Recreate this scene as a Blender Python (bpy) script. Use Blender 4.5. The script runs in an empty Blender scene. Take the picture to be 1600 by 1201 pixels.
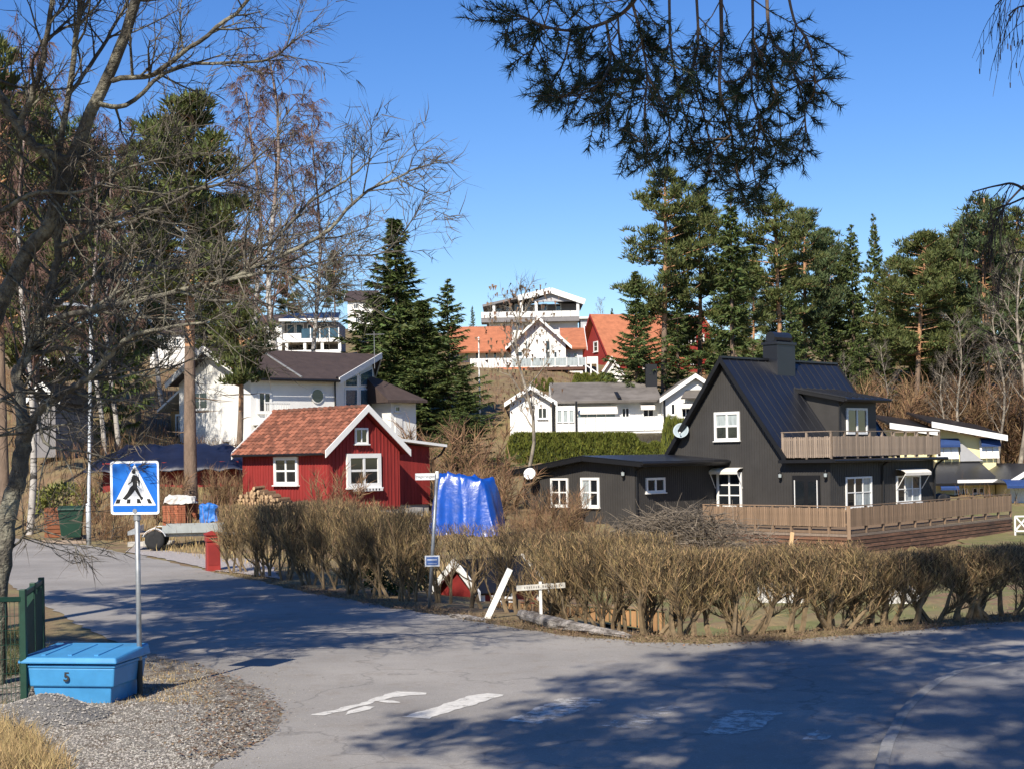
import bpy, math, random
import numpy as np
from mathutils import Vector, Matrix
random.seed(7)
R = math.radians
scene = bpy.context.scene
col = scene.collection

# ------------------------------------------------------------------ camera
F, CX, CY, EYE, ROLL = 2400.0, 800.0, 715.0, 2.7, 0.017
CR, SR = math.cos(ROLL), math.sin(ROLL)
cam_data = bpy.data.cameras.new("camera")
cam_data.sensor_width = 36.0
cam_data.lens = 36.0 * F / 1600.0
cam_data.shift_y = (CY - 600.5) / 1600.0
cam_data.clip_start = 0.1
cam_data.clip_end = 3000
cam = bpy.data.objects.new("camera", cam_data)
col.objects.link(cam)
cam.matrix_world = Matrix(((CR, SR, 0, 0), (0, 0, -1, 0), (-SR, CR, 0, EYE), (0, 0, 0, 1)))
scene.camera = cam
scene.render.resolution_x, scene.render.resolution_y = 1024, 768

# ------------------------------------------------------------------ light
SUN_EL = R(39)
LX, LY = 0.33, 0.944                      # the way sunlight travels over the ground
sun_data = bpy.data.lights.new("sun", 'SUN')
sun_data.energy = 4.8
sun_data.angle = R(0.53)
sun_data.color = (1.0, 0.92, 0.80)
sun = bpy.data.objects.new("sun", sun_data)
col.objects.link(sun)
ldir = Vector((LX * math.cos(SUN_EL), LY * math.cos(SUN_EL), -math.sin(SUN_EL))).normalized()
sun.rotation_euler = ldir.to_track_quat('-Z', 'Y').to_euler()
sun.location = (-20, -40, 60)
world = bpy.data.worlds.new("World")
scene.world = world
world.use_nodes = True
wn = world.node_tree.nodes
sky = wn.new('ShaderNodeTexSky')
sky.sky_type = 'NISHITA'
sky.sun_disc = False
sky.sun_elevation = SUN_EL
sky.sun_rotation = math.atan2(-LX, -LY)
sky.altitude = 0
sky.air_density = 1.0
sky.dust_density = 0.05
sky.ozone_density = 3.5
hsv = wn.new('ShaderNodeHueSaturation')
hsv.inputs['Saturation'].default_value = 1.30
hsv.inputs['Hue'].default_value = 0.515
world.node_tree.links.new(sky.outputs[0], hsv.inputs['Color'])
world.node_tree.links.new(hsv.outputs[0], wn['Background'].inputs[0])
wn['Background'].inputs[1].default_value = 0.094
vs = scene.view_settings
vs.view_transform = 'Standard'
vs.look = 'None'
vs.exposure = 0.6
vs.gamma = 1.0
vs.use_curve_mapping = False
scene.cycles.max_bounces = 6
scene.cycles.transparent_max_bounces = 8

# ------------------------------------------------------------------ geometry helpers
def P(px, py, d):
    u = (px - CX) / F; v = (CY - py) / F
    return Vector((d * (u * CR + v * SR), d, EYE + d * (-u * SR + v * CR)))
def G(px, py, z=0.0):
    u = (px - CX) / F; v = (CY - py) / F
    d = (z - EYE) / (-u * SR + v * CR)
    return P(px, py, d)
def zat(px, py, d): return P(px, py, d).z

class MB:
    def __init__(s): s.v = []; s.f = []; s.m = []
    def add(s, vs, fs, m=0):
        o = len(s.v); s.v.extend(vs); s.f.extend([tuple(i + o for i in f) for f in fs]); s.m.extend([m] * len(fs))
        return s
    def box(s, x0, x1, y0, y1, z0, z1, m=0):
        return s.add([(x0,y0,z0),(x1,y0,z0),(x1,y1,z0),(x0,y1,z0),(x0,y0,z1),(x1,y0,z1),(x1,y1,z1),(x0,y1,z1)],
            [(0,3,2,1),(4,5,6,7),(0,1,5,4),(1,2,6,5),(2,3,7,6),(3,0,4,7)], m)
    def hexa(s, a, b, m=0):
        """two quads (lists of four points) joined as a closed solid"""
        return s.add([tuple(p) for p in a] + [tuple(p) for p in b],
            [(0,1,2,3),(7,6,5,4),(0,4,5,1),(1,5,6,2),(2,6,7,3),(3,7,4,0)], m)
    def prism(s, poly, vec, m=0):
        n = len(poly); vec = Vector(vec)
        a = [tuple(p) for p in poly]; b = [tuple(Vector(p) + vec) for p in poly]
        fs = [tuple(range(n)), tuple(range(2*n-1, n-1, -1))]
        for i in range(n):
            j = (i + 1) % n
            fs.append((j, i, i + n, j + n))
        return s.add(a + b, fs, m)
    def beam(s, a, b, w, h, m=0, up=(0,0,1)):
        a = Vector(a); b = Vector(b); t = (b - a).normalized(); up = Vector(up)
        if abs(t.dot(up)) > .98: up = Vector((1,0,0))
        x = t.cross(up).normalized() * (w / 2); y = x.cross(t).normalized() * (h / 2)
        return s.hexa([a-x-y, a+x-y, a+x+y, a-x+y], [b-x-y, b+x-y, b+x+y, b-x+y], m)
    def tube(s, pts, rad, n=6, m=0, cap=True):
        o = len(s.v); k = len(pts); pts = [Vector(p) for p in pts]
        if not hasattr(rad, '__len__'): rad = [rad] * k
        ref = Vector((0,0,1))
        for i in range(k):
            t = (pts[min(i+1,k-1)] - pts[max(i-1,0)])
            t = t.normalized() if t.length > 1e-9 else Vector((0,0,1))
            if i: a = a - t*a.dot(t)
            if not i or a.length < .05:
                a = t.cross(ref)
                if a.length < .1: a = t.cross(Vector((1,0,0)))
            a.normalize(); b = a.cross(t)
            for j in range(n):
                an = 2*math.pi*j/n
                q = pts[i] + (a*math.cos(an) + b*math.sin(an))*rad[i]
                s.v.append((q.x,q.y,q.z))
        for i in range(k-1):
            for j in range(n):
                j2 = (j+1) % n
                s.f.append((o+i*n+j, o+i*n+j2, o+(i+1)*n+j2, o+(i+1)*n+j)); s.m.append(m)
        if cap:
            s.f.append(tuple(o+j for j in range(n-1,-1,-1))); s.m.append(m)
            s.f.append(tuple(o+(k-1)*n+j for j in range(n))); s.m.append(m)
        return s
    def lathe(s, prof, c=(0,0,0), n=16, m=0):
        o = len(s.v)
        for r, z in prof:
            for j in range(n):
                an = 2*math.pi*j/n
                s.v.append((c[0]+r*math.cos(an), c[1]+r*math.sin(an), c[2]+z))
        for i in range(len(prof)-1):
            for j in range(n):
                j2 = (j+1) % n
                s.f.append((o+i*n+j, o+i*n+j2, o+(i+1)*n+j2, o+(i+1)*n+j)); s.m.append(m)
        s.f.append(tuple(o+j for j in range(n-1,-1,-1))); s.m.append(m)
        s.f.append(tuple(o+(len(prof)-1)*n+j for j in range(n))); s.m.append(m)
        return s
    def mesh(s, name, mats, smooth=False):
        me = bpy.data.meshes.new(name)
        me.from_pydata(s.v, [], s.f)
        if not isinstance(mats, (list, tuple)): mats = [mats]
        for m in mats: me.materials.append(m)
        if len(mats) > 1: me.polygons.foreach_set('material_index', s.m)
        if smooth: me.polygons.foreach_set('use_smooth', [True]*len(s.f))
        me.update()
        return me
    def build(s, name, mats, parent=None, smooth=False, bevel=0, **tags):
        return link(name, s.mesh(name, mats, smooth), parent, bevel, **tags)

def link(name, me, parent=None, bevel=0, **tags):
    o = bpy.data.objects.new(name, me)
    col.objects.link(o)
    if parent is not None: o.parent = parent
    if bevel:
        b = o.modifiers.new('bevel', 'BEVEL'); b.width = bevel; b.segments = 2; b.limit_method = 'ANGLE'
    for k, v in tags.items(): o[k] = v
    return o
def empty(name, loc=(0,0,0), rz=0.0, **tags):
    o = bpy.data.objects.new(name, None)
    o.empty_display_size = .2
    o.location = loc; o.rotation_euler = (0,0,rz)
    col.objects.link(o)
    for k, v in tags.items(): o[k] = v
    return o
def copy_tree(o, parent=None):
    c = o.copy(); col.objects.link(c); c.parent = parent
    for ch in o.children: copy_tree(ch, c)
    return c

# ------------------------------------------------------------------ materials
MATS = {}
def mat(name, color, rough=.8, var=.15, scale=3.0, bump=0.0, bscale=40.0, metal=0.0, spec=.4, island=0.0,
        color2=None, stretch=None, coat=0.0, obvar=0.0, trans=0.0, c2lo=.45, c2hi=.62, hue=0.0):
    if name in MATS: return MATS[name]
    m = bpy.data.materials.new(name); m.use_nodes = True
    nt = m.node_tree; N = nt.nodes; L = nt.links
    b = N['Principled BSDF']
    b.inputs['Roughness'].default_value = rough
    b.inputs['Metallic'].default_value = metal
    b.inputs['Specular IOR Level'].default_value = spec
    if coat: b.inputs['Coat Weight'].default_value = coat
    tc = N.new('ShaderNodeTexCoord')
    vec = tc.outputs['Object']
    if stretch:
        mp = N.new('ShaderNodeMapping'); mp.inputs['Scale'].default_value = stretch
        L.new(vec, mp.inputs['Vector']); vec = mp.outputs[0]
    nz = N.new('ShaderNodeTexNoise'); nz.inputs['Scale'].default_value = scale; nz.inputs['Detail'].default_value = 6
    nz.inputs['Roughness'].default_value = .65
    L.new(vec, nz.inputs['Vector'])
    mx = N.new('ShaderNodeMix'); mx.data_type = 'RGBA'
    c = Vector(color)
    mx.inputs['A'].default_value = (*(c*(1-var)), 1); mx.inputs['B'].default_value = (*[min(1,x) for x in c*(1+var)], 1)
    rg = N.new('ShaderNodeMapRange'); rg.inputs[1].default_value = .3; rg.inputs[2].default_value = .7
    L.new(nz.outputs['Fac'], rg.inputs[0]); L.new(rg.outputs[0], mx.inputs['Factor'])
    out = mx.outputs['Result']
    if color2 is not None:
        n2 = N.new('ShaderNodeTexNoise'); n2.inputs['Scale'].default_value = scale*.37; n2.inputs['Detail'].default_value = 7
        n2.inputs['Roughness'].default_value = .7
        L.new(vec, n2.inputs['Vector'])
        r2 = N.new('ShaderNodeMapRange'); r2.inputs[1].default_value = c2lo; r2.inputs[2].default_value = c2hi
        L.new(n2.outputs['Fac'], r2.inputs[0])
        m2 = N.new('ShaderNodeMix'); m2.data_type = 'RGBA'
        L.new(r2.outputs[0], m2.inputs['Factor']); L.new(out, m2.inputs['A']); m2.inputs['B'].default_value = (*color2, 1)
        out = m2.outputs['Result']
    if island or obvar:
        hs = N.new('ShaderNodeHueSaturation')
        if island:
            g = N.new('ShaderNodeNewGeometry'); src = g.outputs['Random Per Island']; amt = island
        else:
            oi = N.new('ShaderNodeObjectInfo'); src = oi.outputs['Random']; amt = obvar
        mr = N.new('ShaderNodeMapRange'); mr.inputs[3].default_value = 1-amt; mr.inputs[4].default_value = 1+amt
        L.new(src, mr.inputs[0]); L.new(mr.outputs[0], hs.inputs['Value'])
        if hue:
            mh = N.new('ShaderNodeMapRange'); mh.inputs[3].default_value = .5-hue; mh.inputs[4].default_value = .5+hue
            ml = N.new('ShaderNodeMath'); ml.operation = 'MULTIPLY'; ml.inputs[1].default_value = 7.31
            fr = N.new('ShaderNodeMath'); fr.operation = 'FRACT'
            L.new(src, ml.inputs[0]); L.new(ml.outputs[0], fr.inputs[0]); L.new(fr.outputs[0], mh.inputs[0]); L.new(mh.outputs[0], hs.inputs['Hue'])
        L.new(out, hs.inputs['Color']); out = hs.outputs[0]
    L.new(out, b.inputs['Base Color'])
    if bump:
        n3 = N.new('ShaderNodeTexNoise'); n3.inputs['Scale'].default_value = bscale; n3.inputs['Detail'].default_value = 5
        L.new(vec, n3.inputs['Vector'])
        bp = N.new('ShaderNodeBump'); bp.inputs['Strength'].default_value = min(1, bump); bp.inputs['Distance'].default_value = .05*bump
        L.new(n3.outputs['Fac'], bp.inputs['Height']); L.new(bp.outputs[0], b.inputs['Normal'])
    if trans:
        tr = N.new('ShaderNodeBsdfTranslucent'); L.new(out, tr.inputs[0])
        ms = N.new('ShaderNodeMixShader'); ms.inputs[0].default_value = trans
        L.new(b.outputs[0], ms.inputs[1]); L.new(tr.outputs[0], ms.inputs[2])
        L.new(ms.outputs[0], N['Material Output'].inputs['Surface'])
    MATS[name] = m
    return m
def groove(name, color, pitch, horizontal=False, rough=.7, var=.1, depth=.5):
    """painted boarding: fine grooves every `pitch` metres, as relief"""
    if name in MATS: return MATS[name]
    m = mat(name, color, rough, var, 1.3)
    nt = m.node_tree; N = nt.nodes; L = nt.links
    tc = N.new('ShaderNodeTexCoord'); sp = N.new('ShaderNodeSeparateXYZ'); L.new(tc.outputs['Object'], sp.inputs[0])
    if horizontal: v = sp.outputs['Z']
    else:
        ad = N.new('ShaderNodeMath'); ad.operation = 'ADD'; L.new(sp.outputs['X'], ad.inputs[0]); L.new(sp.outputs['Y'], ad.inputs[1]); v = ad.outputs[0]
    dv = N.new('ShaderNodeMath'); dv.operation = 'DIVIDE'; dv.inputs[1].default_value = pitch; L.new(v, dv.inputs[0])
    fr = N.new('ShaderNodeMath'); fr.operation = 'FRACT'; L.new(dv.outputs[0], fr.inputs[0])
    if not horizontal:
        mr = N.new('ShaderNodeMapRange'); mr.inputs[1].default_value = .0; mr.inputs[2].default_value = .14
        L.new(fr.outputs[0], mr.inputs[0]); hgt = mr.outputs[0]
    else:
        hgt = N.new('ShaderNodeMath'); hgt.operation = 'SUBTRACT'; hgt.inputs[0].default_value = 1; L.new(fr.outputs[0], hgt.inputs[1]); hgt = hgt.outputs[0]
    bp = N.new('ShaderNodeBump'); bp.inputs['Strength'].default_value = depth; bp.inputs['Distance'].default_value = .02
    L.new(hgt, bp.inputs['Height']); L.new(bp.outputs[0], N['Principled BSDF'].inputs['Normal'])
    return m

m_white = mat('white_paint', (.78,.77,.73), .55, .05, 2)
m_whitewall = groove('white_boarding', (.74,.73,.69), .14, True, .6, .06)
m_glass = mat('window_glass', (.012,.015,.018), .06, .2, 1, spec=.9)
m_glass_pale = mat('curtained_glass', (.34,.38,.38), .12, .35, 2.5, spec=.8, stretch=(3,3,.6))
m_black = mat('black_paint', (.043,.040,.037), .6, .15, 1.2)
m_blackroof = mat('black_sheet_metal', (.012,.013,.017), .38, .2, .9, spec=.6)
m_trim_black = mat('black_trim', (.010,.010,.011), .45, .1, 2)
m_red = mat('falun_red_paint', (.25,.024,.020), .85, .18, 2.2, stretch=(3,3,.5), obvar=.10)
m_redtrim = mat('deep_red_paint', (.22,.020,.017), .75, .15, 3)
m_tile = mat('weathered_clay_tile', (.215,.076,.043), .9, .35, 5, obvar=.45, color2=(.075,.048,.036), c2lo=.42, c2hi=.68)
m_orange_tile = mat('orange_clay_tile', (.40,.145,.07), .85, .2, 2.0, bump=.5, bscale=9)
m_wood_grey = mat('weathered_grey_timber', (.26,.20,.15), .85, .25, 4, stretch=(6,6,.6), obvar=.22)
m_wood_brown = mat('brown_stained_timber', (.23,.155,.098), .8, .25, 4, stretch=(6,6,.6), obvar=.22)
m_wood_red = mat('red_brown_boards', (.165,.085,.050), .7, .45, 2.2, stretch=(.7,.7,5), obvar=.25, color2=(.05,.03,.025), c2lo=.5, c2hi=.7)
m_wood_pale = mat('pale_new_timber', (.46,.30,.15), .8, .2, 5, stretch=(5,5,.8), obvar=.15)
m_galv = mat('galvanised_steel', (.34,.35,.35), .5, .25, 8, metal=.6)
m_alu = mat('grey_lamp_paint', (.46,.48,.48), .45, .1, 3, metal=.2)
m_concrete = mat('concrete', (.40,.38,.34), .9, .2, 3, bump=.2, bscale=30)
m_asphalt_roof = mat('grey_felt_roof', (.13,.115,.10), .9, .22, 1.2, color2=(.19,.17,.15))
m_brownroof = mat('dark_brown_tiles', (.060,.042,.036), .7, .22, 2, bump=.5, bscale=14)
m_yellow = mat('yellow_paint', (.78,.68,.36), .7, .06, 2)
m_blue_cloth = mat('blue_awning_cloth', (.016,.045,.15), .8, .15, 5)
m_white_cloth = mat('white_awning_cloth', (.72,.68,.60), .9, .06, 3)
m_grey_paint = mat('grey_paint', (.34,.34,.34), .7, .08, 2)
m_blacksheet = mat('black_plastic', (.012,.012,.013), .5, .2, 5)
m_rubber = mat('tyre_rubber', (.02,.02,.02), .85, .2, 9)
# ------------------------------------------------------------------ terrain
EDGE_PX = [(-700,806),(-300,818),(0,838),(140,852),(215,867),(340,894),(430,914),(500,929),(600,947),(700,962),(800,980),
           (900,994),(1000,1003),(1100,1006),(1250,999),(1400,986),(1600,970),(1900,950),(2400,925)]
EDGE = np.array([[G(x,y).x, G(x,y).y] for x,y in EDGE_PX])
def edge_dist(x, y):
    """distance to the far road edge, positive beyond it"""
    x = np.atleast_1d(np.asarray(x, float)); y = np.atleast_1d(np.asarray(y, float))
    best = np.full(x.shape, 1e9)
    for i in range(len(EDGE)-1):
        a, b = EDGE[i], EDGE[i+1]; ab = b-a
        t = np.clip(((x-a[0])*ab[0]+(y-a[1])*ab[1])/(ab@ab), 0, 1)
        best = np.minimum(best, np.hypot(x-a[0]-t*ab[0], y-a[1]-t*ab[1]))
    side = np.interp(x, EDGE[:,0], EDGE[:,1])
    return np.where(y > side, best, -best)
CTRL = [(400,46,.25),(500,42,.1),(700,34,-.4),(900,30,-.5),(1100,30,-.6),(1300,30,-.7),(1500,30,-.7),(1700,32,-.7),
 (240,53,.55),(300,55,.9),(400,56,1.0),(560,56,.9),(660,57,.5),(740,50,.1),(850,58,-.2),(930,63,-.5),(1100,60,-1.0),(1330,58,-1.4),
 (1500,60,-1.6),(1650,66,-1.6),(1580,76,-1.2),(150,58,.9),(60,62,1.0),(-100,66,1.2),(-400,75,1.5),(-900,90,1.5),(200,66,2.3),(100,68,2.6),(300,76,3.2),(330,88,3.5),(500,88,3.2),
 (620,86,2.6),(700,80,2.0),(850,88,2.2),(1000,88,2.0),(1100,82,.6),(1250,88,.9),(1450,92,.8),(1600,98,1.5),(140,90,5.5),(20,95,6.2),
 (250,105,7.2),(450,120,10.0),(560,120,9.6),(700,115,8),(830,125,9.6),(1000,130,9),(950,108,6.3),(1200,115,5),(1400,110,4),(1600,112,4.4),
 (1750,115,4.4),(100,130,11),(250,130,11),(560,165,16.4),(800,172,16),(1000,165,13),(1300,160,13),(1600,160,13),(-300,100,7),(-300,150,13),
 (0,200,21),(500,220,21),(900,220,18),(1300,220,19),(1800,200,17),(-900,160,10),(2300,160,5),(2300,80,-1),(0,400,20),(800,400,16),(1600,400,18),(2600,400,14),(-900,400,16)]
CP = np.array([[(px-CX)/F*d, d, z] for px,d,z in CTRL])
def _phi(r): return np.sqrt(r*r + 16.0)
_n = len(CP)
_A = np.zeros((_n+3,_n+3))
_A[:_n,:_n] = _phi(np.hypot(CP[:,None,0]-CP[None,:,0], CP[:,None,1]-CP[None,:,1])) - np.eye(_n)*.6
_A[:_n,_n] = 1; _A[:_n,_n+1:] = CP[:,:2]; _A[_n,:_n] = 1; _A[_n+1:,:_n] = CP[:,:2].T
_w = np.linalg.solve(_A, np.concatenate([CP[:,2], [0,0,0]]))
def HZ(x, y):
    x = np.atleast_1d(np.asarray(x, float)); y = np.atleast_1d(np.asarray(y, float))
    z = _phi(np.hypot(x[:,None]-CP[None,:,0], y[:,None]-CP[None,:,1])) @ _w[:_n] + _w[_n] + _w[_n+1]*x + _w[_n+2]*y
    t = np.clip((edge_dist(x, y) - .6)/5.0, 0, 1); t = t*t*(3-2*t)
    return z*t
def H(x, y): return float(HZ(x, y)[0])
def on(px, d, off=0.0):
    x = (px-CX)/F*d
    return Vector((x, d, H(x, d)+off))

def axis(a):  # graded grid lines
    return np.array(sorted(set(np.round(a, 3))))
gx = axis(np.concatenate([np.linspace(-600,-90,18), np.linspace(-90,-26,33), np.linspace(-26,30,141), np.linspace(30,90,31), np.linspace(90,600,18)]))
gy = axis(np.concatenate([np.linspace(-200,-6,12), np.linspace(-6,22,15), np.linspace(22,70,121), np.linspace(70,240,86), np.linspace(240,1500,22)]))
XX, YY = np.meshgrid(gx, gy)
ZZ = HZ(XX.ravel(), YY.ravel()).reshape(XX.shape)
far = np.clip((YY-300)/400, 0, 1); ZZ = ZZ*(1-far) + 14*far
ed = edge_dist(XX.ravel(), YY.ravel()).reshape(XX.shape)
rough = np.clip((ed-1)/6, 0, 1)
rng = np.random.default_rng(3)
ZZ = ZZ + rough*(.10*np.sin(XX*.9+1.3*np.sin(YY*.5))*np.cos(YY*.7+XX*.2) + .05*rng.standard_normal(XX.shape))
m_soil = mat('dry_leafy_ground', (.175,.115,.062), .95, .4, 1.4, bump=.9, bscale=9, color2=(.21,.17,.075), c2lo=.42, c2hi=.6)
nx_, ny_ = len(gx), len(gy)
g = MB()
g.v = [(float(a),float(b),float(c)) for a,b,c in zip(XX.ravel(), YY.ravel(), ZZ.ravel())]
g.f = [(j*nx_+i, j*nx_+i+1, (j+1)*nx_+i+1, (j+1)*nx_+i) for j in range(ny_-1) for i in range(nx_-1)]
g.m = [0]*len(g.f)
g.build('ground', m_soil, smooth=True, kind='structure')

# ------------------------------------------------------------------ road
def make_asphalt(name, base, warm):
    m = bpy.data.materials.new(name); m.use_nodes = True
    nt = m.node_tree; N = nt.nodes; L = nt.links; b = N['Principled BSDF']
    tc = N.new('ShaderNodeTexCoord')
    def noise(s, det=5, ro=.6):
        n = N.new('ShaderNodeTexNoise'); n.inputs['Scale'].default_value = s; n.inputs['Detail'].default_value = det; n.inputs['Roughness'].default_value = ro
        L.new(tc.outputs['Object'], n.inputs['Vector']); return n.outputs['Fac']
    def mixc(f, a, c, lo, hi):
        r = N.new('ShaderNodeMapRange'); r.inputs[1].default_value = lo; r.inputs[2].default_value = hi; L.new(f, r.inputs[0])
        x = N.new('ShaderNodeMix'); x.data_type = 'RGBA'; L.new(r.outputs[0], x.inputs['Factor'])
        if isinstance(a, tuple): x.inputs['A'].default_value = (*a,1)
        else: L.new(a, x.inputs['A'])
        x.inputs['B'].default_value = (*c,1)
        return x.outputs['Result']
    c = mixc(noise(.35), tuple(k*.82 for k in base), tuple(k*1.15 for k in base), .35, .65)
    c = mixc(noise(2.2, 6, .7), c, warm, .52, .78)
    c = mixc(noise(55, 3, .8), c, tuple(k*.45 for k in base), .56, .72)
    c = mixc(noise(38, 3, .8), c, tuple(min(1,k*1.8) for k in base), .60, .74)
    vo = N.new('ShaderNodeTexVoronoi'); vo.feature = 'DISTANCE_TO_EDGE'; vo.inputs['Scale'].default_value = .21
    ns = N.new('ShaderNodeTexNoise'); ns.inputs['Scale'].default_value = 1.1; ns.inputs['Detail'].default_value = 6
    L.new(tc.outputs['Object'], ns.inputs['Vector'])
    mxv = N.new('ShaderNodeVectorMath'); mxv.operation = 'MULTIPLY_ADD'; mxv.inputs[1].default_value = (1.6,1.6,1.6)
    L.new(ns.outputs['Color'], mxv.inputs[0]); L.new(tc.outputs['Object'], mxv.inputs[2]); L.new(mxv.outputs[0], vo.inputs['Vector'])
    r = N.new('ShaderNodeMapRange'); r.inputs[1].default_value = .0; r.inputs[2].default_value = .007; r.inputs[3].default_value = .38; r.inputs[4].default_value = 0
    L.new(vo.outputs['Distance'], r.inputs[0])
    x = N.new('ShaderNodeMix'); x.data_type = 'RGBA'; L.new(r.outputs[0], x.inputs['Factor']); L.new(c, x.inputs['A']); x.inputs['B'].default_value = (.05,.045,.04,1)
    L.new(x.outputs['Result'], b.inputs['Base Color'])
    b.inputs['Roughness'].default_value = .85
    bp = N.new('ShaderNodeBump'); bp.inputs['Strength'].default_value = .5; bp.inputs['Distance'].default_value = .01
    L.new(noise(70, 3, .7), bp.inputs['Height']); L.new(bp.outputs[0], b.inputs['Normal'])
    return m
m_asphalt = make_asphalt('bleached_asphalt', (.275,.256,.228), (.22,.19,.155))
m_pave = make_asphalt('pavement_asphalt', (.20,.195,.19), (.23,.20,.17))
def jag(pts, step=.35, amp=.07, seed=1):
    """resample a ground outline and make it ragged"""
    rr = random.Random(seed); out = []
    for a, b in zip(pts[:-1], pts[1:]):
        n = max(1, int((b-a).length/step))
        n = min(n, 60)
        nrm = Vector((-(b-a).y, (b-a).x, 0)).normalized()
        for i in range(n):
            out.append(a.lerp(b, i/n) + nrm*rr.uniform(-amp, amp))
    out.append(pts[-1]); return out
far_edge = jag([Vector((x,y,0)) for x,y in EDGE], .4, .10, 2)
near_px = [(2400,1250),(1700,1500),(800,1500)]
left_px = [(430,1500),(310,1230),(330,1196),(385,1170),(428,1140),(436,1108),(400,1078),(330,1048),(250,1030),(200,1012),(120,975),(60,938),(0,905),(-300,868),(-800,840)]
left_edge = jag([G(x,y) for x,y in left_px], .3, .05, 5)
road_poly = far_edge + [G(x,y) for x,y in near_px] + left_edge
rd = MB(); rd.add([(p.x,p.y,.010) for p in road_poly], [tuple(range(len(road_poly)-1,-1,-1))])
road = rd.build('road', m_asphalt, kind='structure')

# pavement with kerb stones on the right
KERB = [(1372,1300),(1374,1230),(1378,1200),(1387,1168),(1412,1117),(1440,1090),(1466,1070),(1490,1058),(1530,1047),(1600,1036),(1750,1018)]
kp = [G(x,y) for x,y in KERB]
pv = [Vector((p.x,p.y,0)) for p in kp] + [G(2300,985), G(2400,1250), G(1800,1500)]
pm = MB(); pm.add([(p.x,p.y,.06) for p in pv], [tuple(range(len(pv)-1,-1,-1))])
pavement = pm.build('pavement', m_pave, kind='structure')
m_kerb = mat('kerb_stone', (.24,.235,.225), .85, .25, 6, bump=.4, bscale=20, obvar=.12)
def resample(pts, step):
    out = [pts[0].copy()]; acc = 0
    for a, b in zip(pts[:-1], pts[1:]):
        L_ = (b-a).length; t = step-acc
        while t <= L_:
            out.append(a.lerp(b, t/L_)); t += step
        acc = (acc + L_) % step
    return out
ks = resample(kp, .8)
for a, b in zip(ks[:-1], ks[1:]):
    k = MB(); t = (b-a).normalized(); n = Vector((-t.y,t.x,0))
    a2 = a + t*.006; b2 = b - t*.006
    q = [(-.06,0),( .06,0),(.06,.085),(.02,.095),(-.045,.088),(-.06,.06)]
    k.prism([a2 + n*(-u) + Vector((0,0,w-.02)) for u,w in q], b2-a2)
    k.build('kerb_stone', m_kerb, pavement)

# worn zebra crossing: ragged paint patches, one object for each stripe
def paint_mat(name, lo, hi, scale):
    m = mat(name, (.56,.54,.49), .85, .2, 10, bump=.2, bscale=60); nt = m.node_tree; N = nt.nodes; L = nt.links
    tc = N.new('ShaderNodeTexCoord'); n = N.new('ShaderNodeTexNoise'); n.inputs['Scale'].default_value = scale; n.inputs['Detail'].default_value = 9; n.inputs['Roughness'].default_value = .78
    L.new(tc.outputs['Object'], n.inputs['Vector'])
    r = N.new('ShaderNodeMapRange'); r.inputs[1].default_value = lo; r.inputs[2].default_value = hi; L.new(n.outputs['Fac'], r.inputs[0])
    L.new(r.outputs[0], N['Principled BSDF'].inputs['Alpha']); return m
PAINTS = [paint_mat('worn_road_paint', .32, .44, 6), paint_mat('thin_road_paint', .38, .56, 5), paint_mat('faint_road_paint', .43, .62, 5)]
STRIPES = [[(484,1119),(508,1119),(545,1110),(603,1093),(640,1087),(664,1086),(668,1083),(618,1081),(604,1086),(560,1101)],
 [(538,1118),(560,1114),(584,1107),(587,1105),(570,1104),(548,1112)],
 [(590,1098),(622,1099),(626,1097),(600,1095)],
 [(626,1122),(668,1124),(710,1110),(757,1097),(788,1086),(762,1084),(735,1087),(690,1103)],
 [(782,1128),(845,1132),(905,1113),(950,1094),(905,1091),(872,1093),(825,1113)],
 [(930,1136),(1000,1140),(1030,1125),(1065,1108),(1050,1104),(1010,1110),(975,1122)],
 [(1094,1146),(1140,1149),(1190,1140),(1222,1114),(1180,1112),(1168,1108),(1146,1112),(1120,1128)],
 [(1253,1157),(1292,1158),(1295,1150),(1278,1142),(1262,1148)]]
for i, st in enumerate(STRIPES):
    pts = [G(x,y) for x,y in st]; pts = jag(pts+[pts[0]], .09, .03, 20+i)[:-1]
    area = sum(a.x*b.y-b.x*a.y for a,b in zip(pts, pts[1:]+pts[:1]))
    if area < 0: pts.reverse()
    s_ = MB(); s_.add([(p.x,p.y,.015) for p in pts], [tuple(range(len(pts)))])
    s_.build('crossing_stripe', PAINTS[(0,0,0,0,1,2,1,1)[i]], road)

# ------------------------------------------------------------------ gravel and lawn sheets
m_gravelsheet = mat('gravel_bed', (.29,.265,.225), .95, .4, 9, bump=1.0, bscale=70, color2=(.17,.12,.075), c2lo=.48, c2hi=.62)
m_stone = mat('gravel_stone', (.28,.26,.23), .9, .2, 20, island=.5, hue=.02)
def sheet(name, px, z, m, seed, amp=.12, step=.3, **tags):
    pts = [G(x,y) for x,y in px]; pts = jag(pts+[pts[0]], step, amp, seed)[:-1]
    area = sum(a.x*b.y-b.x*a.y for a,b in zip(pts, pts[1:]+pts[:1]))
    if area < 0: pts.reverse()
    s_ = MB(); s_.add([(p.x,p.y,z) for p in pts], [tuple(range(len(pts)))])
    return s_.build(name, m, **tags), pts
GRAVEL_PX = [(-300,1500),(430,1500),(310,1235),(332,1196),(390,1168),(432,1140),(440,1108),(405,1078),(330,1046),(250,1026),(200,1008),(110,1000),(0,1010),(-300,1040)]
sheet('gravel_verge', GRAVEL_PX, .013, m_gravelsheet, 9, .04, .25, kind='structure')
sheet('gravel_drive', [(196,862),(212,852),(350,856),(420,878),(440,905),(340,892),(255,873)], .022,
      mat('pale_drive_gravel', (.40,.36,.33), .95, .3, 18, bump=.8, bscale=60), 10, .06, kind='structure')
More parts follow.
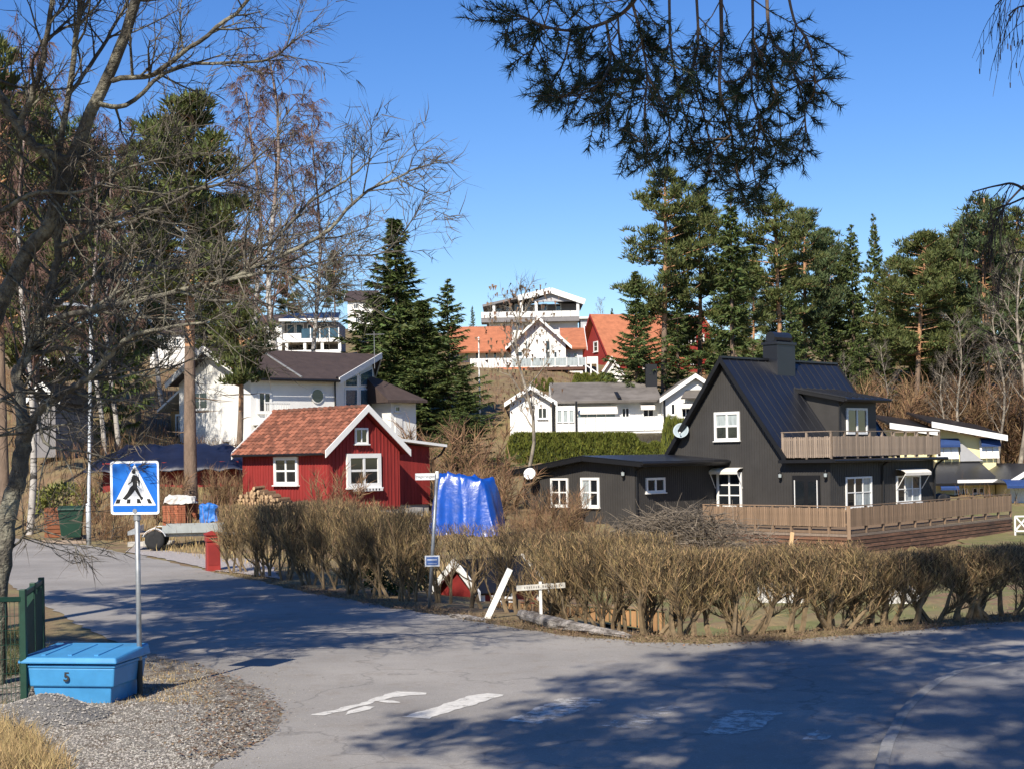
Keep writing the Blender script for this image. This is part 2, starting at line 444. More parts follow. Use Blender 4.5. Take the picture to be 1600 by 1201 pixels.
def inside(p, poly):
    c = False; n = len(poly)
    for i in range(n):
        a, b = poly[i], poly[i-1]
        if (a[1] > p[1]) != (b[1] > p[1]) and p[0] < (b[0]-a[0])*(p[1]-a[1])/(b[1]-a[1]) + a[0]: c = not c
    return c
def stone(mb, c, r, rr):
    o = len(mb.v)
    for d in ((1,0,0),(-1,0,0),(0,1,0),(0,-1,0),(0,0,1),(0,0,-1)):
        k = r*rr.uniform(.6,1.25)
        mb.v.append((c[0]+d[0]*k+rr.uniform(-.3,.3)*r, c[1]+d[1]*k+rr.uniform(-.3,.3)*r, c[2]+d[2]*k*.75))
    for t in ((0,2,4),(2,1,4),(1,3,4),(3,0,4),(2,0,5),(1,2,5),(3,1,5),(0,3,5)):
        mb.f.append(tuple(o+i for i in t)); mb.m.append(0)
rr = random.Random(11)
gp = MB(); n = 0
gpoly = GRAVEL_PX
while n < 13000:
    px, py = rr.uniform(-10,450), rr.uniform(1005,1205)
    py = 1005 + (py-1005)**1.0
    if not inside((px,py), gpoly): continue
    edge_fade = min(1, max(0, (455-px)/160))*min(1, max(.12,(py-1030)/90))
    if rr.random() > edge_fade: continue
    p = G(px,py); stone(gp, (p.x,p.y,.016), rr.uniform(.006,.016), rr); n += 1
for _ in range(1500):
    px, py = rr.uniform(280,560), rr.uniform(1040,1205)
    if inside((px,py), gpoly) or rr.random() > math.exp(-max(0,px-400-(40 if py<1130 else -40))/35): continue
    p = G(px,py); stone(gp, (p.x,p.y,.014), rr.uniform(.004,.010), rr)
gp.build('loose_gravel', m_stone, kind='stuff', label='loose grey gravel strewn over the verge by the roadside', category='gravel')
# heaped grit beside the sand box
hp = MB(); hc = G(62,1122); NH = 26
for j in range(NH+1):
    for i in range(NH+1):
        u, v = i/NH*2-1, j/NH*2-1
        r = math.hypot(u,v); z = max(0,.24*(1-r**1.5))*(1+.12*math.sin(5*u+3*v)) - (.06 if r > .98 else 0)
        hp.v.append((hc.x+u*.78, hc.y+v*.75, z+.005+rr.uniform(-.008,.008)))
for j in range(NH):
    for i in range(NH): hp.f.append((j*(NH+1)+i, j*(NH+1)+i+1, (j+1)*(NH+1)+i+1, (j+1)*(NH+1)+i)); hp.m.append(0)
heap = hp.build('grit_heap', mat('heap_grit', (.25,.24,.225), .95, .4, 40, bump=1, bscale=90), smooth=False,
    label='low heap of dark grey grit in front of the blue sand box', category='grit heap')
hs_ = MB()
for _ in range(900):
    a, q = rr.uniform(0,6.283), math.sqrt(rr.random())*.95
    u, v = q*math.cos(a), q*math.sin(a); z = max(0,.24*(1-q**1.5))*(1+.12*math.sin(5*u+3*v))
    stone(hs_, (hc.x+u*.78, hc.y+v*.75, z+.01), rr.uniform(.010,.02), rr)
hs_.build('grit_stones', m_stone, heap, kind='stuff')
# lawn behind the hedge
m_lawn = mat('spring_lawn', (.15,.15,.05), .95, .3, 2.0, bump=.8, bscale=25, color2=(.20,.155,.075))
ln = MB(); LN = 40
LN = 56; lp = [(x,y) for x in np.linspace(1.5,34,LN) for y in np.linspace(24.2,86,LN)]
lx = np.array([p[0] for p in lp]); ly = np.array([p[1] for p in lp])
lz = HZ(lx,ly)+.06; led = edge_dist(lx,ly)
ln.v = [(float(a),float(b),float(c)) for a,b,c in zip(lx,ly,lz)]
for i in range(LN-1):
    for j in range(LN-1):
        q = (i*LN+j, (i+1)*LN+j, (i+1)*LN+j+1, i*LN+j+1)
        if min(led[k] for k in q) > 1.5 and (max(ly[k] for k in q) < 54 or min(lx[k]/ly[k] for k in q) > .285): ln.f.append(q); ln.m.append(0)
ln.build('lawn', m_lawn, smooth=True, kind='structure')
# ------------------------------------------------------------------ building kit
EYEV = Vector((0,0,EYE))
class House:
    def __init__(s, name, label, origin, theta, cat='house', **tags):
        s.o = Vector(origin); s.th = theta
        s.e = empty(name, origin, theta, label=label, category=cat, **tags)
        s.inv = (Matrix.Translation(s.o) @ Matrix.Rotation(theta, 4, 'Z')).inverted()
    def wall(s, O, T):
        T = Vector((T[0],T[1],0)).normalized()
        return (Vector(O), T, T.cross(Vector((0,0,1))))
    def hit(s, w, px, py):
        """where the sight line through a photo point meets a wall: (distance along the wall, height)"""
        O, T, N = w
        a = s.inv @ EYEV; b = s.inv @ P(px, py, 1.0); d = b-a
        t = (O-a).dot(N)/d.dot(N); q = a+d*t
        return (q-O).dot(T), q.z
    def pt(s, w, u, z, n=0.0):
        O, T, N = w
        return Vector((O.x,O.y,0)) + T*u + N*n + Vector((0,0,z))
    def wbox(s, mb, w, u0, u1, z0, z1, n0, n1, m=0):
        mb.hexa([s.pt(w,u0,z0,n1), s.pt(w,u1,z0,n1), s.pt(w,u1,z1,n1), s.pt(w,u0,z1,n1)],
                [s.pt(w,u0,z0,n0), s.pt(w,u1,z0,n0), s.pt(w,u1,z1,n0), s.pt(w,u0,z1,n0)], m)
    def part(s, name, mb, m, parent=None, **k): return mb.build(name, m, parent or s.e, **k)
    def window(s, w, box, nx=2, ny=1, fm=None, base=0.0, fw=.09, mw=.05, glass=None, px=True, sill=True, name='window', proud=.07, pale=None):
        """a window from photo points (x0,y0,x1,y1) on a wall: frame with bars, and every pane its own piece"""
        fm = fm or m_white; glass = glass or m_glass
        if px:
            x0,y0,x1,y1 = box; xm, ym = (x0+x1)/2, (y0+y1)/2
            u0 = s.hit(w,x0,ym)[0]; u1 = s.hit(w,x1,ym)[0]; z1 = s.hit(w,xm,y0)[1]; z0 = s.hit(w,xm,y1)[1]
        else: u0,u1,z0,z1 = box
        fr = MB()
        for a,b,c,d in ((u0,u0+fw,z0,z1),(u1-fw,u1,z0,z1),(u0+fw,u1-fw,z0,z0+fw),(u0+fw,u1-fw,z1-fw,z1)):
            s.wbox(fr, w, a,b,c,d, -.02, proud)
        iu0,iu1,iz0,iz1 = u0+fw,u1-fw,z0+fw,z1-fw
        cu = [iu0+(iu1-iu0)*i/nx for i in range(nx+1)]; cz = [iz0+(iz1-iz0)*i/ny for i in range(ny+1)]
        for c in cu[1:-1]: s.wbox(fr, w, c-mw/2,c+mw/2,iz0,iz1,-.015,proud-.012)
        for i in range(nx):
            for c in cz[1:-1]:
                s.wbox(fr, w, cu[i]+(mw/2 if i else 0), cu[i+1]-(mw/2 if i<nx-1 else 0), c-mw*.4,c+mw*.4,-.01,proud-.018)
        if sill: s.wbox(fr, w, u0-.04,u1+.04,z0-.045,z0-.002,-.01,proud+.06)
        f = s.part(name, fr, fm)
        for i in range(nx):
            for j in range(ny):
                pn = MB(); s.wbox(pn, w, cu[i]+.001,cu[i+1]-.001,cz[j]+.001,cz[j+1]-.001, base+.004, base+.022)
                gm = glass
                if pale and (i,j) in pale: gm = m_glass_pale
                pn.build('pane', gm, f)
        return f, (u0,u1,z0,z1)
    def slab(s, mb, pts, th, m=0):
        """a roof plane from its corners (seen from above, anticlockwise), with thickness below"""
        n = (Vector(pts[1])-Vector(pts[0])).cross(Vector(pts[2])-Vector(pts[0])).normalized()
        if n.z < 0: n = -n
        mb.prism([Vector(p) for p in pts], -n*th, m)

# ------------------------------------------------------------------ black timber house
TH = R(45.5)
c0 = P(1224, 700, 66.0); FLOOR = -0.40
BH = House('black_house', 'black timber house with steep black metal roof and balcony above the entrance', (c0.x, c0.y, 0), TH)
GR = -1.35
wl = BH.wall((0,0,0), (0,-1))                      # gable plane, measured towards the extension
W = -BH.hit(wl, 1052, 690)[0]; Lh = 9.2
gx_w = BH.wall((0,W,0), (0,-1))                    # gable wall from its left end
EX = BH.hit(wl, 1297, 740)[0]                      # how far the extension stands out
front = BH.wall((0,-EX,0), (1,0))
Lh = BH.hit(front, 1459, 760)[0]
zr = BH.hit(wl, 1131, 561)[1]
ze = BH.hit(wl, 1221, 700)[1]
wb = MB()
wb.prism([(0,0,GR),(0,W,GR),(0,W,ze+.05),(0,W/2,zr-.14),(0,0,ze+.05)], (Lh,0,0))
BH.part('wall', wb, m_black)
zs = BH.hit(front, 1298, 722)[1]                   # balcony slab underside
eb = MB(); eb.box(.002, Lh-.002, -EX, -.002, GR, zs)
BH.part('extension_wall', eb, m_black)
# board joints
sd = MB(); pitch = .135
for i in range(int(W/pitch)+1):
    y = .05+i*pitch
    if y > W: break
    zt = ze + (zr-ze)*(1-abs(y-W/2)/(W/2)) - .16
    sd.box(-.014, -.001, y-.022, y+.022, GR, zt)
for i in range(int(EX/pitch)):
    y = -EX+.05+i*pitch; sd.box(-.012,.003,y-.022,y+.022,GR,zs)
for i in range(int(Lh/pitch)):
    x = .06+i*pitch; sd.box(x-.022,x+.022,-EX-.014,-EX-.001,GR,zs)
BH.part('siding', sd, m_black, kind='stuff')
# main roof: standing-seam panels, each a piece
ov = .28; half = W/2
sl = (zr-ze)/half; oy = .30
def rz(y): return zr - abs(y-half)*sl + .06
x0r, x1r = -.35, Lh+.35
core = MB()
for sgn in (-1,1):
    ye = half + sgn*(half+oy)
    BH.slab(core, [(x0r,half,rz(half)-.03),(x0r,ye,rz(ye)-.03),(x1r,ye,rz(ye)-.03),(x1r,half,rz(half)-.03)], .12)
roof = BH.part('roof', core, m_trim_black)
npan = 17; pw = (x1r-x0r)/npan
for sgn in (-1,1):
    ye = half + sgn*(half+oy+.05)
    for i in range(npan):
        pn = MB(); a = x0r+i*pw; b = a+pw
        BH.slab(pn, [(a+.02,half,rz(half)),(a+.02,ye,rz(ye)),(b-.02,ye,rz(ye)),(b-.02,half,rz(half))], .025)
        q = .014
        pn.hexa([(a-q,half,rz(half)-.01),(a+q,half,rz(half)-.01),(a+q,half,rz(half)+.03),(a-q,half,rz(half)+.03)],
                [(a-q,ye,rz(ye)-.01),(a+q,ye,rz(ye)-.01),(a+q,ye,rz(ye)+.03),(a-q,ye,rz(ye)+.03)])
        BH.part('roof_panel', pn, m_blackroof, roof)
for sgn in (-1,1):
    ye = half + sgn*(half+oy+.08)
    for xx in (x0r-.06, x1r):
        bg = MB()
        bg.hexa([(xx,half,rz(half)-.24),(xx+.055,half,rz(half)-.24),(xx+.055,half,rz(half)+.06),(xx,half,rz(half)+.06)],
                [(xx,ye,rz(ye)-.24),(xx+.055,ye,rz(ye)-.24),(xx+.055,ye,rz(ye)+.06),(xx,ye,rz(ye)+.06)])
        BH.part('barge_board', bg, m_trim_black, roof)
rc = MB(); rc.box(x0r,x1r,half-.09,half+.09,rz(half)-.03,rz(half)+.06); BH.part('ridge_cap', rc, m_blackroof, roof)
# chimney
rp = BH.wall((0,half,0),(1,0))
cu0 = BH.hit(rp,1199,550)[0]; cu1 = BH.hit(rp,1222,550)[0]
ctop = BH.hit(rp,1212,536)[1]
ch = MB(); ch.box(cu0,cu1+.25,half-.55,half+.25,zr-.9,ctop); ch.box(cu0-.06,cu1+.31,half-.61,half+.31,ctop-.12,ctop+.002)
chim = BH.part('chimney', ch, m_blackroof, roof, bevel=.01)
hd = MB(); hd.tube([(cu0+.02,half-.15,ctop+.22),(cu1+.23,half-.15,ctop+.22)], .26, 12); BH.part('chimney_hood', hd, m_blackroof, chim)
for xx in (cu0+.06,cu1+.2):
    hl = MB(); hl.box(xx-.03,xx+.03,half-.45,half+.15,ctop,ctop+.1)
    BH.part('hood_bracket', hl, m_trim_black, chim)
# dormer on the balcony side
dwx0 = BH.hit(front,1305,660)[0]-.1; dwx1 = dwx0+3.0
dplane = BH.wall((0,-.12,0),(1,0))
dwx0 = BH.hit(dplane,1311,660)[0]; dwx1 = BH.hit(dplane,1369,660)[0]
dz1 = BH.hit(dplane,1340,624)[1]
db = MB(); ymeet = half-(zr-dz1)/sl+.9
db.prism([(dwx0,-.12,zs+.05),(dwx0,half*.72,zs+.05),(dwx0,half*.72,dz1+.45),(dwx0,-.12,dz1)], (dwx1-dwx0,0,0))
dorm = BH.part('dormer', db, m_black)
dr = MB(); yb = half*.80; zb = dz1+.62
BH.slab(dr, [(dwx0-.30,-.62,dz1+.02),(dwx1+.30,-.62,dz1+.02),(dwx1+.30,yb,zb),(dwx0-.30,yb,zb)], .16)
drf = BH.part('dormer_roof', dr, m_trim_black, dorm)
for i in range(7):
    a = dwx0-.30+i*(dwx1-dwx0+.6)/7; b = a+(dwx1-dwx0+.6)/7
    pn = MB()
    BH.slab(pn, [(a+.015,-.66,dz1+.045),(b-.015,-.66,dz1+.045),(b-.015,yb,zb+.025),(a+.015,yb,zb+.025)], .02)
    pn.hexa([(a-.02,-.66,dz1+.03),(a+.02,-.66,dz1+.03),(a+.02,-.66,dz1+.09),(a-.02,-.66,dz1+.09)],[(a-.02,yb,zb),(a+.02,yb,zb),(a+.02,yb,zb+.07),(a-.02,yb,zb+.07)])
    pn.build('dormer_panel', m_blackroof, dorm)
gt = MB(); gt.tube([(dwx0-.32,-.70,dz1-.04),(dwx1+.32,-.70,dz1-.04)], .075, 8); gt.build('gutter', m_trim_black, dorm)
BH.window(BH.wall((0,-.12,0),(1,0)), (1322,637,1354,678), 2, 1, fw=.10, mw=.10, name='balcony_door', sill=False)
# balcony: slab, posts, rails and slats
sb = MB(); sb.box(-.45,Lh+.35,-EX-.45,-.02,zs,zs+.14)
BH.part('balcony_slab', sb, m_trim_black)
gt = MB(); gt.tube([(-.45,-EX-.5,zs+.07),(Lh+.38,-EX-.5,zs+.07)], .07, 8); BH.part('gutter', gt, m_trim_black)
ym = -EX-.20; zb0 = zs+.16
ztop = BH.hit(BH.wall((0,ym,0),(1,0)),1400,673)[1]
bal = empty('balcony_railing', (0,0,0)); bal.parent = BH.e
slat_me = MB().box(-.042,.042,-.011,.011,0,1).mesh('slat', m_wood_grey)
post_me = MB().box(-.045,.045,-.045,.045,0,1).mesh('post', m_wood_grey)
rs = random.Random(5)
def railing(parent, a, b, z0, z1, slat_z0, slat_z1, nposts, side, sm=slat_me, pm_=post_me, gap=.105, wood=None):
    a = Vector(a); b = Vector(b); d = b-a; L_ = d.length; t = d/L_; ang = math.atan2(t.y,t.x); n = Vector((-t.y,t.x,0))*side
    for i in range(nposts+1):
        p = a + d*(i/nposts)
        o = link('post', pm_, parent); o.location = (p.x,p.y,z0); o.rotation_euler = (0,0,ang); o.scale = (1,1,z1-z0-.03)
    k = int(L_/gap)
    for i in range(k):
        p = a + t*(.06+i*gap) + n*.062
        o = link('slat', sm, parent); o.location = (p.x,p.y,slat_z0+rs.uniform(-.01,.01)); o.rotation_euler = (rs.uniform(-.01,.01),rs.uniform(-.008,.008),ang); o.scale = (rs.uniform(.92,1.06),1,slat_z1-slat_z0+rs.uniform(-.012,.012))
    r_ = MB(); r_.beam(a-t*.06+Vector((0,0,z1)), b+t*.06+Vector((0,0,z1)), .11, .035)
    r_.build('handrail', wood or m_wood_grey, parent)
    for zz in (slat_z0+.1, slat_z1-.1):
        r_ = MB(); r_.beam(a+n*.03+Vector((0,0,zz)), b+n*.03+Vector((0,0,zz)), .03, .07); r_.build('rail', wood or m_wood_grey, parent)
railing(bal, (-.18,-.1,0), (-.18,ym,0), zb0, ztop, zb0+.06, ztop-.22, 2, -1)
railing(bal, (-.18,ym,0), (Lh+.2,ym,0), zb0, ztop, zb0+.1, ztop-.22, 9, -1)
railing(bal, (Lh+.2,ym,0), (Lh+.2,-.1,0), zb0, ztop, zb0+.1, ztop-.22, 2, -1)
# windows and doors
BH.window(gx_w, (1117,643,1156.5,688), 2, 2, pale={(0,1),(1,1)}, fw=.12, mw=.09)
f, bx_ = BH.window(gx_w, (1121,737,1160,793), 2, 3, fw=.11, mw=.07, name='french_window')
def awning(h, w, u0,u1,z, out, drop, m, name='awning', arms=True, n=6):
    a = MB(); prev = None; pts = []
    for i in range(n+1):
        t = i/n; pts.append((.04+out*math.sin(t*1.35)/math.sin(1.35), z - drop*(1-math.cos(t*1.35))/(1-math.cos(1.35))))
    for i in range(n):
        (n0,z0_),(n1,z1_) = pts[i],pts[i+1]
        a.hexa([h.pt(w,u0,z0_,n0),h.pt(w,u1,z0_,n0),h.pt(w,u1,z1_,n1),h.pt(w,u0,z1_,n1)],
               [h.pt(w,u0,z0_-.02,n0),h.pt(w,u1,z0_-.02,n0),h.pt(w,u1,z1_-.02,n1),h.pt(w,u0,z1_-.02,n1)])
    a.hexa([h.pt(w,u0,pts[-1][1]-.12,out+.03),h.pt(w,u1,pts[-1][1]-.12,out+.03),h.pt(w,u1,pts[-1][1],out+.04),h.pt(w,u0,pts[-1][1],out+.04)],
           [h.pt(w,u0,pts[-1][1]-.12,out+.01),h.pt(w,u1,pts[-1][1]-.12,out+.01),h.pt(w,u1,pts[-1][1],out+.02),h.pt(w,u0,pts[-1][1],out+.02)])
    o = h.part(name, a, m)
    if arms:
        for u in (u0+.03,u1-.03):
            r_ = MB(); r_.tube([h.pt(w,u,z-drop-.05,out), h.pt(w,u,z-drop-.75,.05)], .018, 6); r_.build('awning_arm', m_white, o)
    return o
awning(BH, gx_w, bx_[0]-.1, bx_[1]+.08, BH.hit(gx_w,1140,730)[1], .45, .16, m_white_cloth)
front2 = front
BH.window(front, (1320.5,744,1361,793), 3, 2, pale={(2,0),(2,1),(1,0)}, fw=.08, mw=.05)
f, bx2 = BH.window(front, (1400,742,1437,784), 3, 2, pale={(1,0),(1,1),(2,0)}, fw=.08, mw=.05)
awning(BH, front, bx2[0]-.06, bx2[1]+.12, BH.hit(front,1420,733)[1]+.04, .5, .17, m_white_cloth)
ew = BH.wall((0,0,0),(0,-1))
du0,dz = BH.hit(ew,1239,760); du1 = BH.hit(ew,1282,760)[0]; dzt = BH.hit(ew,1260,742)[1]
dm = MB(); BH.wbox(dm, ew, du0,du1,FLOOR,dzt,-.02,.05); door = BH.part('double_door', dm, m_trim_black)
mid = (du0+du1)/2
for a,b in ((du0+.16,mid-.1),(mid+.1,du1-.16)):
    pn = MB(); BH.wbox(pn, ew, a,b,FLOOR+.75,dzt-.25,.02,.062); pn.build('door_pane', m_glass, door)
    hn = MB(); BH.wbox(hn, ew, (a-.05 if a<mid else b+.02),(a-.02 if a<mid else b+.05),FLOOR+.7,dzt-.2,.05,.085); hn.build('door_trim', m_white, door)
def lantern(h, w, px, py):
    u,z = h.hit(w,px,py); e = empty('wall_lantern'); e.parent = h.e
    p = h.pt(w,u,z,.16); e.location = p
    b = MB(); b.lathe([(.02,-.18),(.08,-.10),(.078,-.09),(.02,-.08),(.02,.06),(.09,.07),(.085,.09),(.03,.14),(.015,.2)]); b.build('lantern_case', m_trim_black, e)
    gl = MB(); gl.lathe([(.066,-.085),(.078,.066)]); gl.build('lantern_glass', m_glass_pale, e)
    br = MB(); N = w[2]; br.tube([Vector((0,0,-.05)), -N*.1+Vector((0,0,-.12)), -N*.17+Vector((0,0,-.05))], .018, 6); br.build('bracket', m_trim_black, e)
lantern(BH, ew, 1222, 742); lantern(BH, ew, 1293, 741)
du = BH.hit(front,1378,760)[0]
def pipe(h, pts, r, m, name='downpipe'):
    q = MB(); q.tube(pts, r, 8); return h.part(name, q, m)
pipe(BH, [BH.pt(front,du,zs+.05,.45),BH.pt(front,du,zs-.15,.1),BH.pt(front,du,zs-.3,.07),BH.pt(front,du,GR,.07)], .05, m_trim_black)
pipe(BH, [BH.pt(front,Lh+.2,zs+.05,.45),BH.pt(front,Lh+.1,zs-.2,.1),BH.pt(front,Lh-.04,zs-.45,.07),BH.pt(front,Lh-.04,GR,.07)], .05, m_trim_black)
pipe(BH, [(dwx0-.1,-.66,dz1-.05),(dwx0-.06,-.2,dz1-.3),(dwx0-.06,-.17,zs+.2)], .04, m_trim_black)
def dish(h, w, px, py, r, m, aim, name='satellite_dish', out=.38):
    u,z = h.hit(w,px,py); p = h.pt(w,u,z,out)
    e = empty(name, p); e.parent = h.e
    d = MB(); aim = Vector(aim).normalized(); q = aim.to_track_quat('Z','Y')
    prof = [(r*.02,-.10),(r*.5,-.075),(r*.85,-.02),(r,.02),(r*.98,.03),(r*.8,-.005),(r*.45,-.055),(.01,-.08)]
    d.lathe(prof, n=24); d.v = [tuple(q @ Vector(v)) for v in d.v]; d.build('dish', m, e, smooth=True)
    a = MB(); a.tube([-aim*.08, -aim*.2+Vector((0,0,-.15)), -w[2]*out+Vector((0,0,-.2))], .025, 6)
    a.build('dish_mount', m_galv, e)
    a = MB(); a.tube([-aim*.05+Vector((0,0,-r)), aim*.35+Vector((0,0,-r*.6))], .015, 5); a.build('dish_arm', m_galv, e)
    l = MB(); c = aim*.35+Vector((0,0,-r*.6)); l.tube([c, c-aim*.1], .035, 8); l.build('receiver', m_white, e)
SOUTH = (BH.inv.to_3x3() @ Vector((-.25,-.9,.35)))
dish(BH, gx_w, 1072, 672, .36, mat('grey_dish', (.30,.36,.38), .5, .1, 4), SOUTH)
# low wing in front of the gable
wx = 5.6
wy1 = BH.hit(wl, 1118, 740)[0]*-1                   # where its right wall meets the gable
# right wall runs forward (minus x) from the gable at y = wy1
wr = BH.wall((-wx,wy1,0),(1,0))
u_c = BH.hit(wr, 992, 740)[0]; wx = wx - u_c
wr = BH.wall((-wx,wy1,0),(1,0))
wf_ = BH.wall((-wx,wy1,0),(0,-1)); wy2 = wy1 - BH.hit(wf_, 818, 740)[0]
wf = BH.wall((-wx,wy2,0),(0,-1))
zwe = BH.hit(wr,993,719)[1]; ymid = wy2 - BH.hit(wf,920,715)[0]; zwr = BH.hit(wf,920,712)[1]
wgm = MB()
zwl = BH.hit(wf,820,733)[1]
wgm.prism([(-wx,wy1,GR),(-wx,wy2,GR),(-wx,wy2,zwl-.2),(-wx,ymid,zwr-.22),(-wx,wy1,zwe-.2)], (wx-.004,0,0))
BH.part('wing_wall', wgm, m_black)
sd = MB()
for i in range(int((wy2-wy1)/pitch)):
    y = wy1+.05+i*pitch
    zt = (zwe+(zwr-zwe)*(y-wy1)/(ymid-wy1) if y<ymid else zwr+(zwl-zwr)*(y-ymid)/(wy2-ymid)) - .2
    sd.box(-wx-.014,-wx-.001,y-.022,y+.022,GR,zt)
for i in range(int(wx/pitch)):
    x = -wx+.05+i*pitch; sd.box(x-.022,x+.022,wy1-.014,wy1-.001,GR,zwe-.2)
BH.part('wing_siding', sd, m_black, kind='stuff')
o_ = .75
def wz(y): return zwe+(zwr-zwe)*(y-wy1)/(ymid-wy1) if y<ymid else zwr+(zwl-zwr)*(y-ymid)/(wy2-ymid)
wrf = MB(); BH.slab(wrf, [(-wx-.5,wy1-o_,wz(wy1-o_)),(.0,wy1-o_,wz(wy1-o_)),(.0,ymid,zwr),(-wx-.5,ymid,zwr)], .2)
BH.part('wing_roof', wrf, m_trim_black)
wrf = MB(); BH.slab(wrf, [(-wx-.5,ymid,zwr),(.0,ymid,zwr),(.0,wy2+o_,wz(wy2+o_)),(-wx-.5,wy2+o_,wz(wy2+o_))], .2)
wroof = BH.part('wing_roof', wrf, m_trim_black)
for k in range(12):
    y0_ = wy1-o_+k*(wy2-wy1+2*o_)/12; y1_ = y0_+(wy2-wy1+2*o_)/12-.012
    if y0_ < ymid < y1_: y1_ = ymid-.005
    pn = MB(); BH.slab(pn, [(-wx-.52,y0_,wz(y0_)+.03),(-.02,y0_,wz(y0_)+.03),(-.02,y1_,wz(y1_)+.03),(-wx-.52,y1_,wz(y1_)+.03)], .025)
    pn.build('wing_roof_sheet', m_blackroof, wroof)
gt = MB(); gt.tube([(-wx-.5,wy1-o_-.06,wz(wy1-o_)-.06),(0,wy1-o_-.06,wz(wy1-o_)-.06)], .065, 8)
gt.build('wing_gutter', m_trim_black, wroof); gt = MB()
gt.tube([(-wx+.1,wy1-o_,wz(wy1-o_)-.1),(-wx+.06,wy1-.12,zwe-.4),(-wx+.03,wy1-.06,zwe-.55),(-wx+.03,wy1-.06,GR)], .045, 8); gt.build('downpipe', m_trim_black, wroof)
BH.window(wf, (861.5,746.5,888.5,790.5), 2, 2, fw=.09, mw=.07)
BH.window(wf, (908.5,745.5,937.5,792), 2, 2, fw=.11, mw=.08, pale={(0,0),(0,1)})
BH.window(wr, (1008.5,745.5,1038,769), 2, 1, fw=.10, mw=.10)
lantern(BH, wf, 977, 739)
dish(BH, wf, 845, 739, .27, m_white, SOUTH, 'satellite_dish', .72)

# ------------------------------------------------------------------ terrace in front of the black house
T0 = G(1326, 833, FLOOR-.12); TR = G(1579, 806, FLOOR-.12); TL = G(1112, 826.5, FLOOR-.12)
TZ = FLOOR
ter = empty('timber_terrace', (T0.x,T0.y,0), 0, label='raised brown timber terrace with slatted railing round the black house', category='terrace')
def tl(p): return Vector((p.x-T0.x, p.y-T0.y, 0))
a_, b_, c_ = tl(TL), tl(T0), tl(TR)
eL = (a_-b_).normalized(); a_ = b_ + eL*max((a_-b_).length, 7.5)
inner = [tl(BH.e.matrix_world @ Vector((0,0,0)))] if False else None
dk = MB()
cxy = lambda v: Vector((v.x,v.y,0))
hx = lambda x,y: tl(Vector((c0.x,c0.y,0)) + Vector((math.cos(TH)*x-math.sin(TH)*y, math.sin(TH)*x+math.cos(TH)*y, 0)))
poly = [b_, c_, hx(Lh+3,-EX+.05), hx(0.02,-EX-.02), hx(-.03,wy1-.05), a_]
dk.prism([Vector((p.x,p.y,TZ-.14)) for p in poly], (0,0,.11))
dk.build('deck', m_wood_brown, ter)
zrt = zat(1326, 790.5, T0.y)
slat2 = MB().box(-.042,.042,-.011,.011,0,1).mesh('slat', m_wood_brown)
post2 = MB().box(-.05,.05,-.05,.05,0,1).mesh('post', m_wood_brown)
railing(ter, a_, b_, TZ-.3, zrt, TZ+.14, zrt-.07, 8, -1, slat2, post2, .10, m_wood_brown)
railing(ter, b_, c_, TZ-.3, zrt, TZ+.14, zrt-.07, 11, -1, slat2, post2, .10, m_wood_brown)
cp = MB(); cp.box(-.07,.07,-.07,.07,TZ-.35,zrt+.01); cp.build('corner_post', m_wood_brown, ter)
for p,q in ((a_,b_),(b_,c_)):
    t = (q-p).normalized(); n = Vector((t.y,-t.x,0))
    fb = MB(); fb.beam(p+n*.07+Vector((0,0,TZ-.20)), q+n*.07+Vector((0,0,TZ-.20)), .05, .10)
    fb.build('edge_beam', m_wood_grey, ter)
for (p,q) in ((a_,b_),(b_,c_)):
    t = (q-p).normalized(); n = Vector((t.y,-t.x,0)); L_ = (q-p).length
    for r_ in range(6):
        z1 = TZ-.27-r_*.165; s0 = 0
        while s0 < L_-.05:
            ln_ = min(rs.uniform(2.2,3.8), L_-s0)
            if L_-s0-ln_ < .6: ln_ = L_-s0
            bd = MB(); off = .09+rs.uniform(0,.012)
            bd.beam(p+t*s0+n*off+Vector((0,0,z1-.06)), p+t*(s0+ln_-.015)+n*off+Vector((0,0,z1-.06)), .028, .125)
            bd.build('skirt_board', m_wood_red, ter); s0 += ln_
    bk = MB(); bk.beam(p+n*.03+Vector((0,0,TZ-.75)), q+n*.03+Vector((0,0,TZ-.75)), .02, 1.0); bk.build('skirt_backing', m_trim_black, ter)
# ------------------------------------------------------------------ red shed with clay tiles
s0 = P(513, 740, 55.0)
RS = House('red_shed', 'red timber shed with weathered clay tile roof and white window frames', (s0.x,s0.y,0), R(45), 'shed')
gw = RS.wall((0,0,0),(1,0)); W2 = RS.hit(gw,623,740)[0]
sw_ = RS.wall((0,0,0),(0,-1)); L2 = -RS.hit(sw_,381,730)[0]
sw = RS.wall((0,L2,0),(0,-1))
mid_z = RS.hit(gw,570,640)[1]; eave_z = RS.hit(gw,513,711)[1]+.22; mid_z -= .06; basez = RS.hit(gw,600,791)[1]
hw = W2/2
def rsz(x): return eave_z + (mid_z-eave_z)*(1-abs(x-hw)/hw)
bd = MB(); bd.prism([(0,0,basez-.1),(W2,0,basez-.1),(W2,0,eave_z),(hw,0,mid_z-.06),(0,0,eave_z)], (0,L2,0)); RS.part('wall', bd, m_redtrim)
fd = MB(); fd.box(.03,W2+1.2,.03,L2-.03,basez-1.2,basez-.09); RS.part('foundation', fd, m_concrete)
x = 0
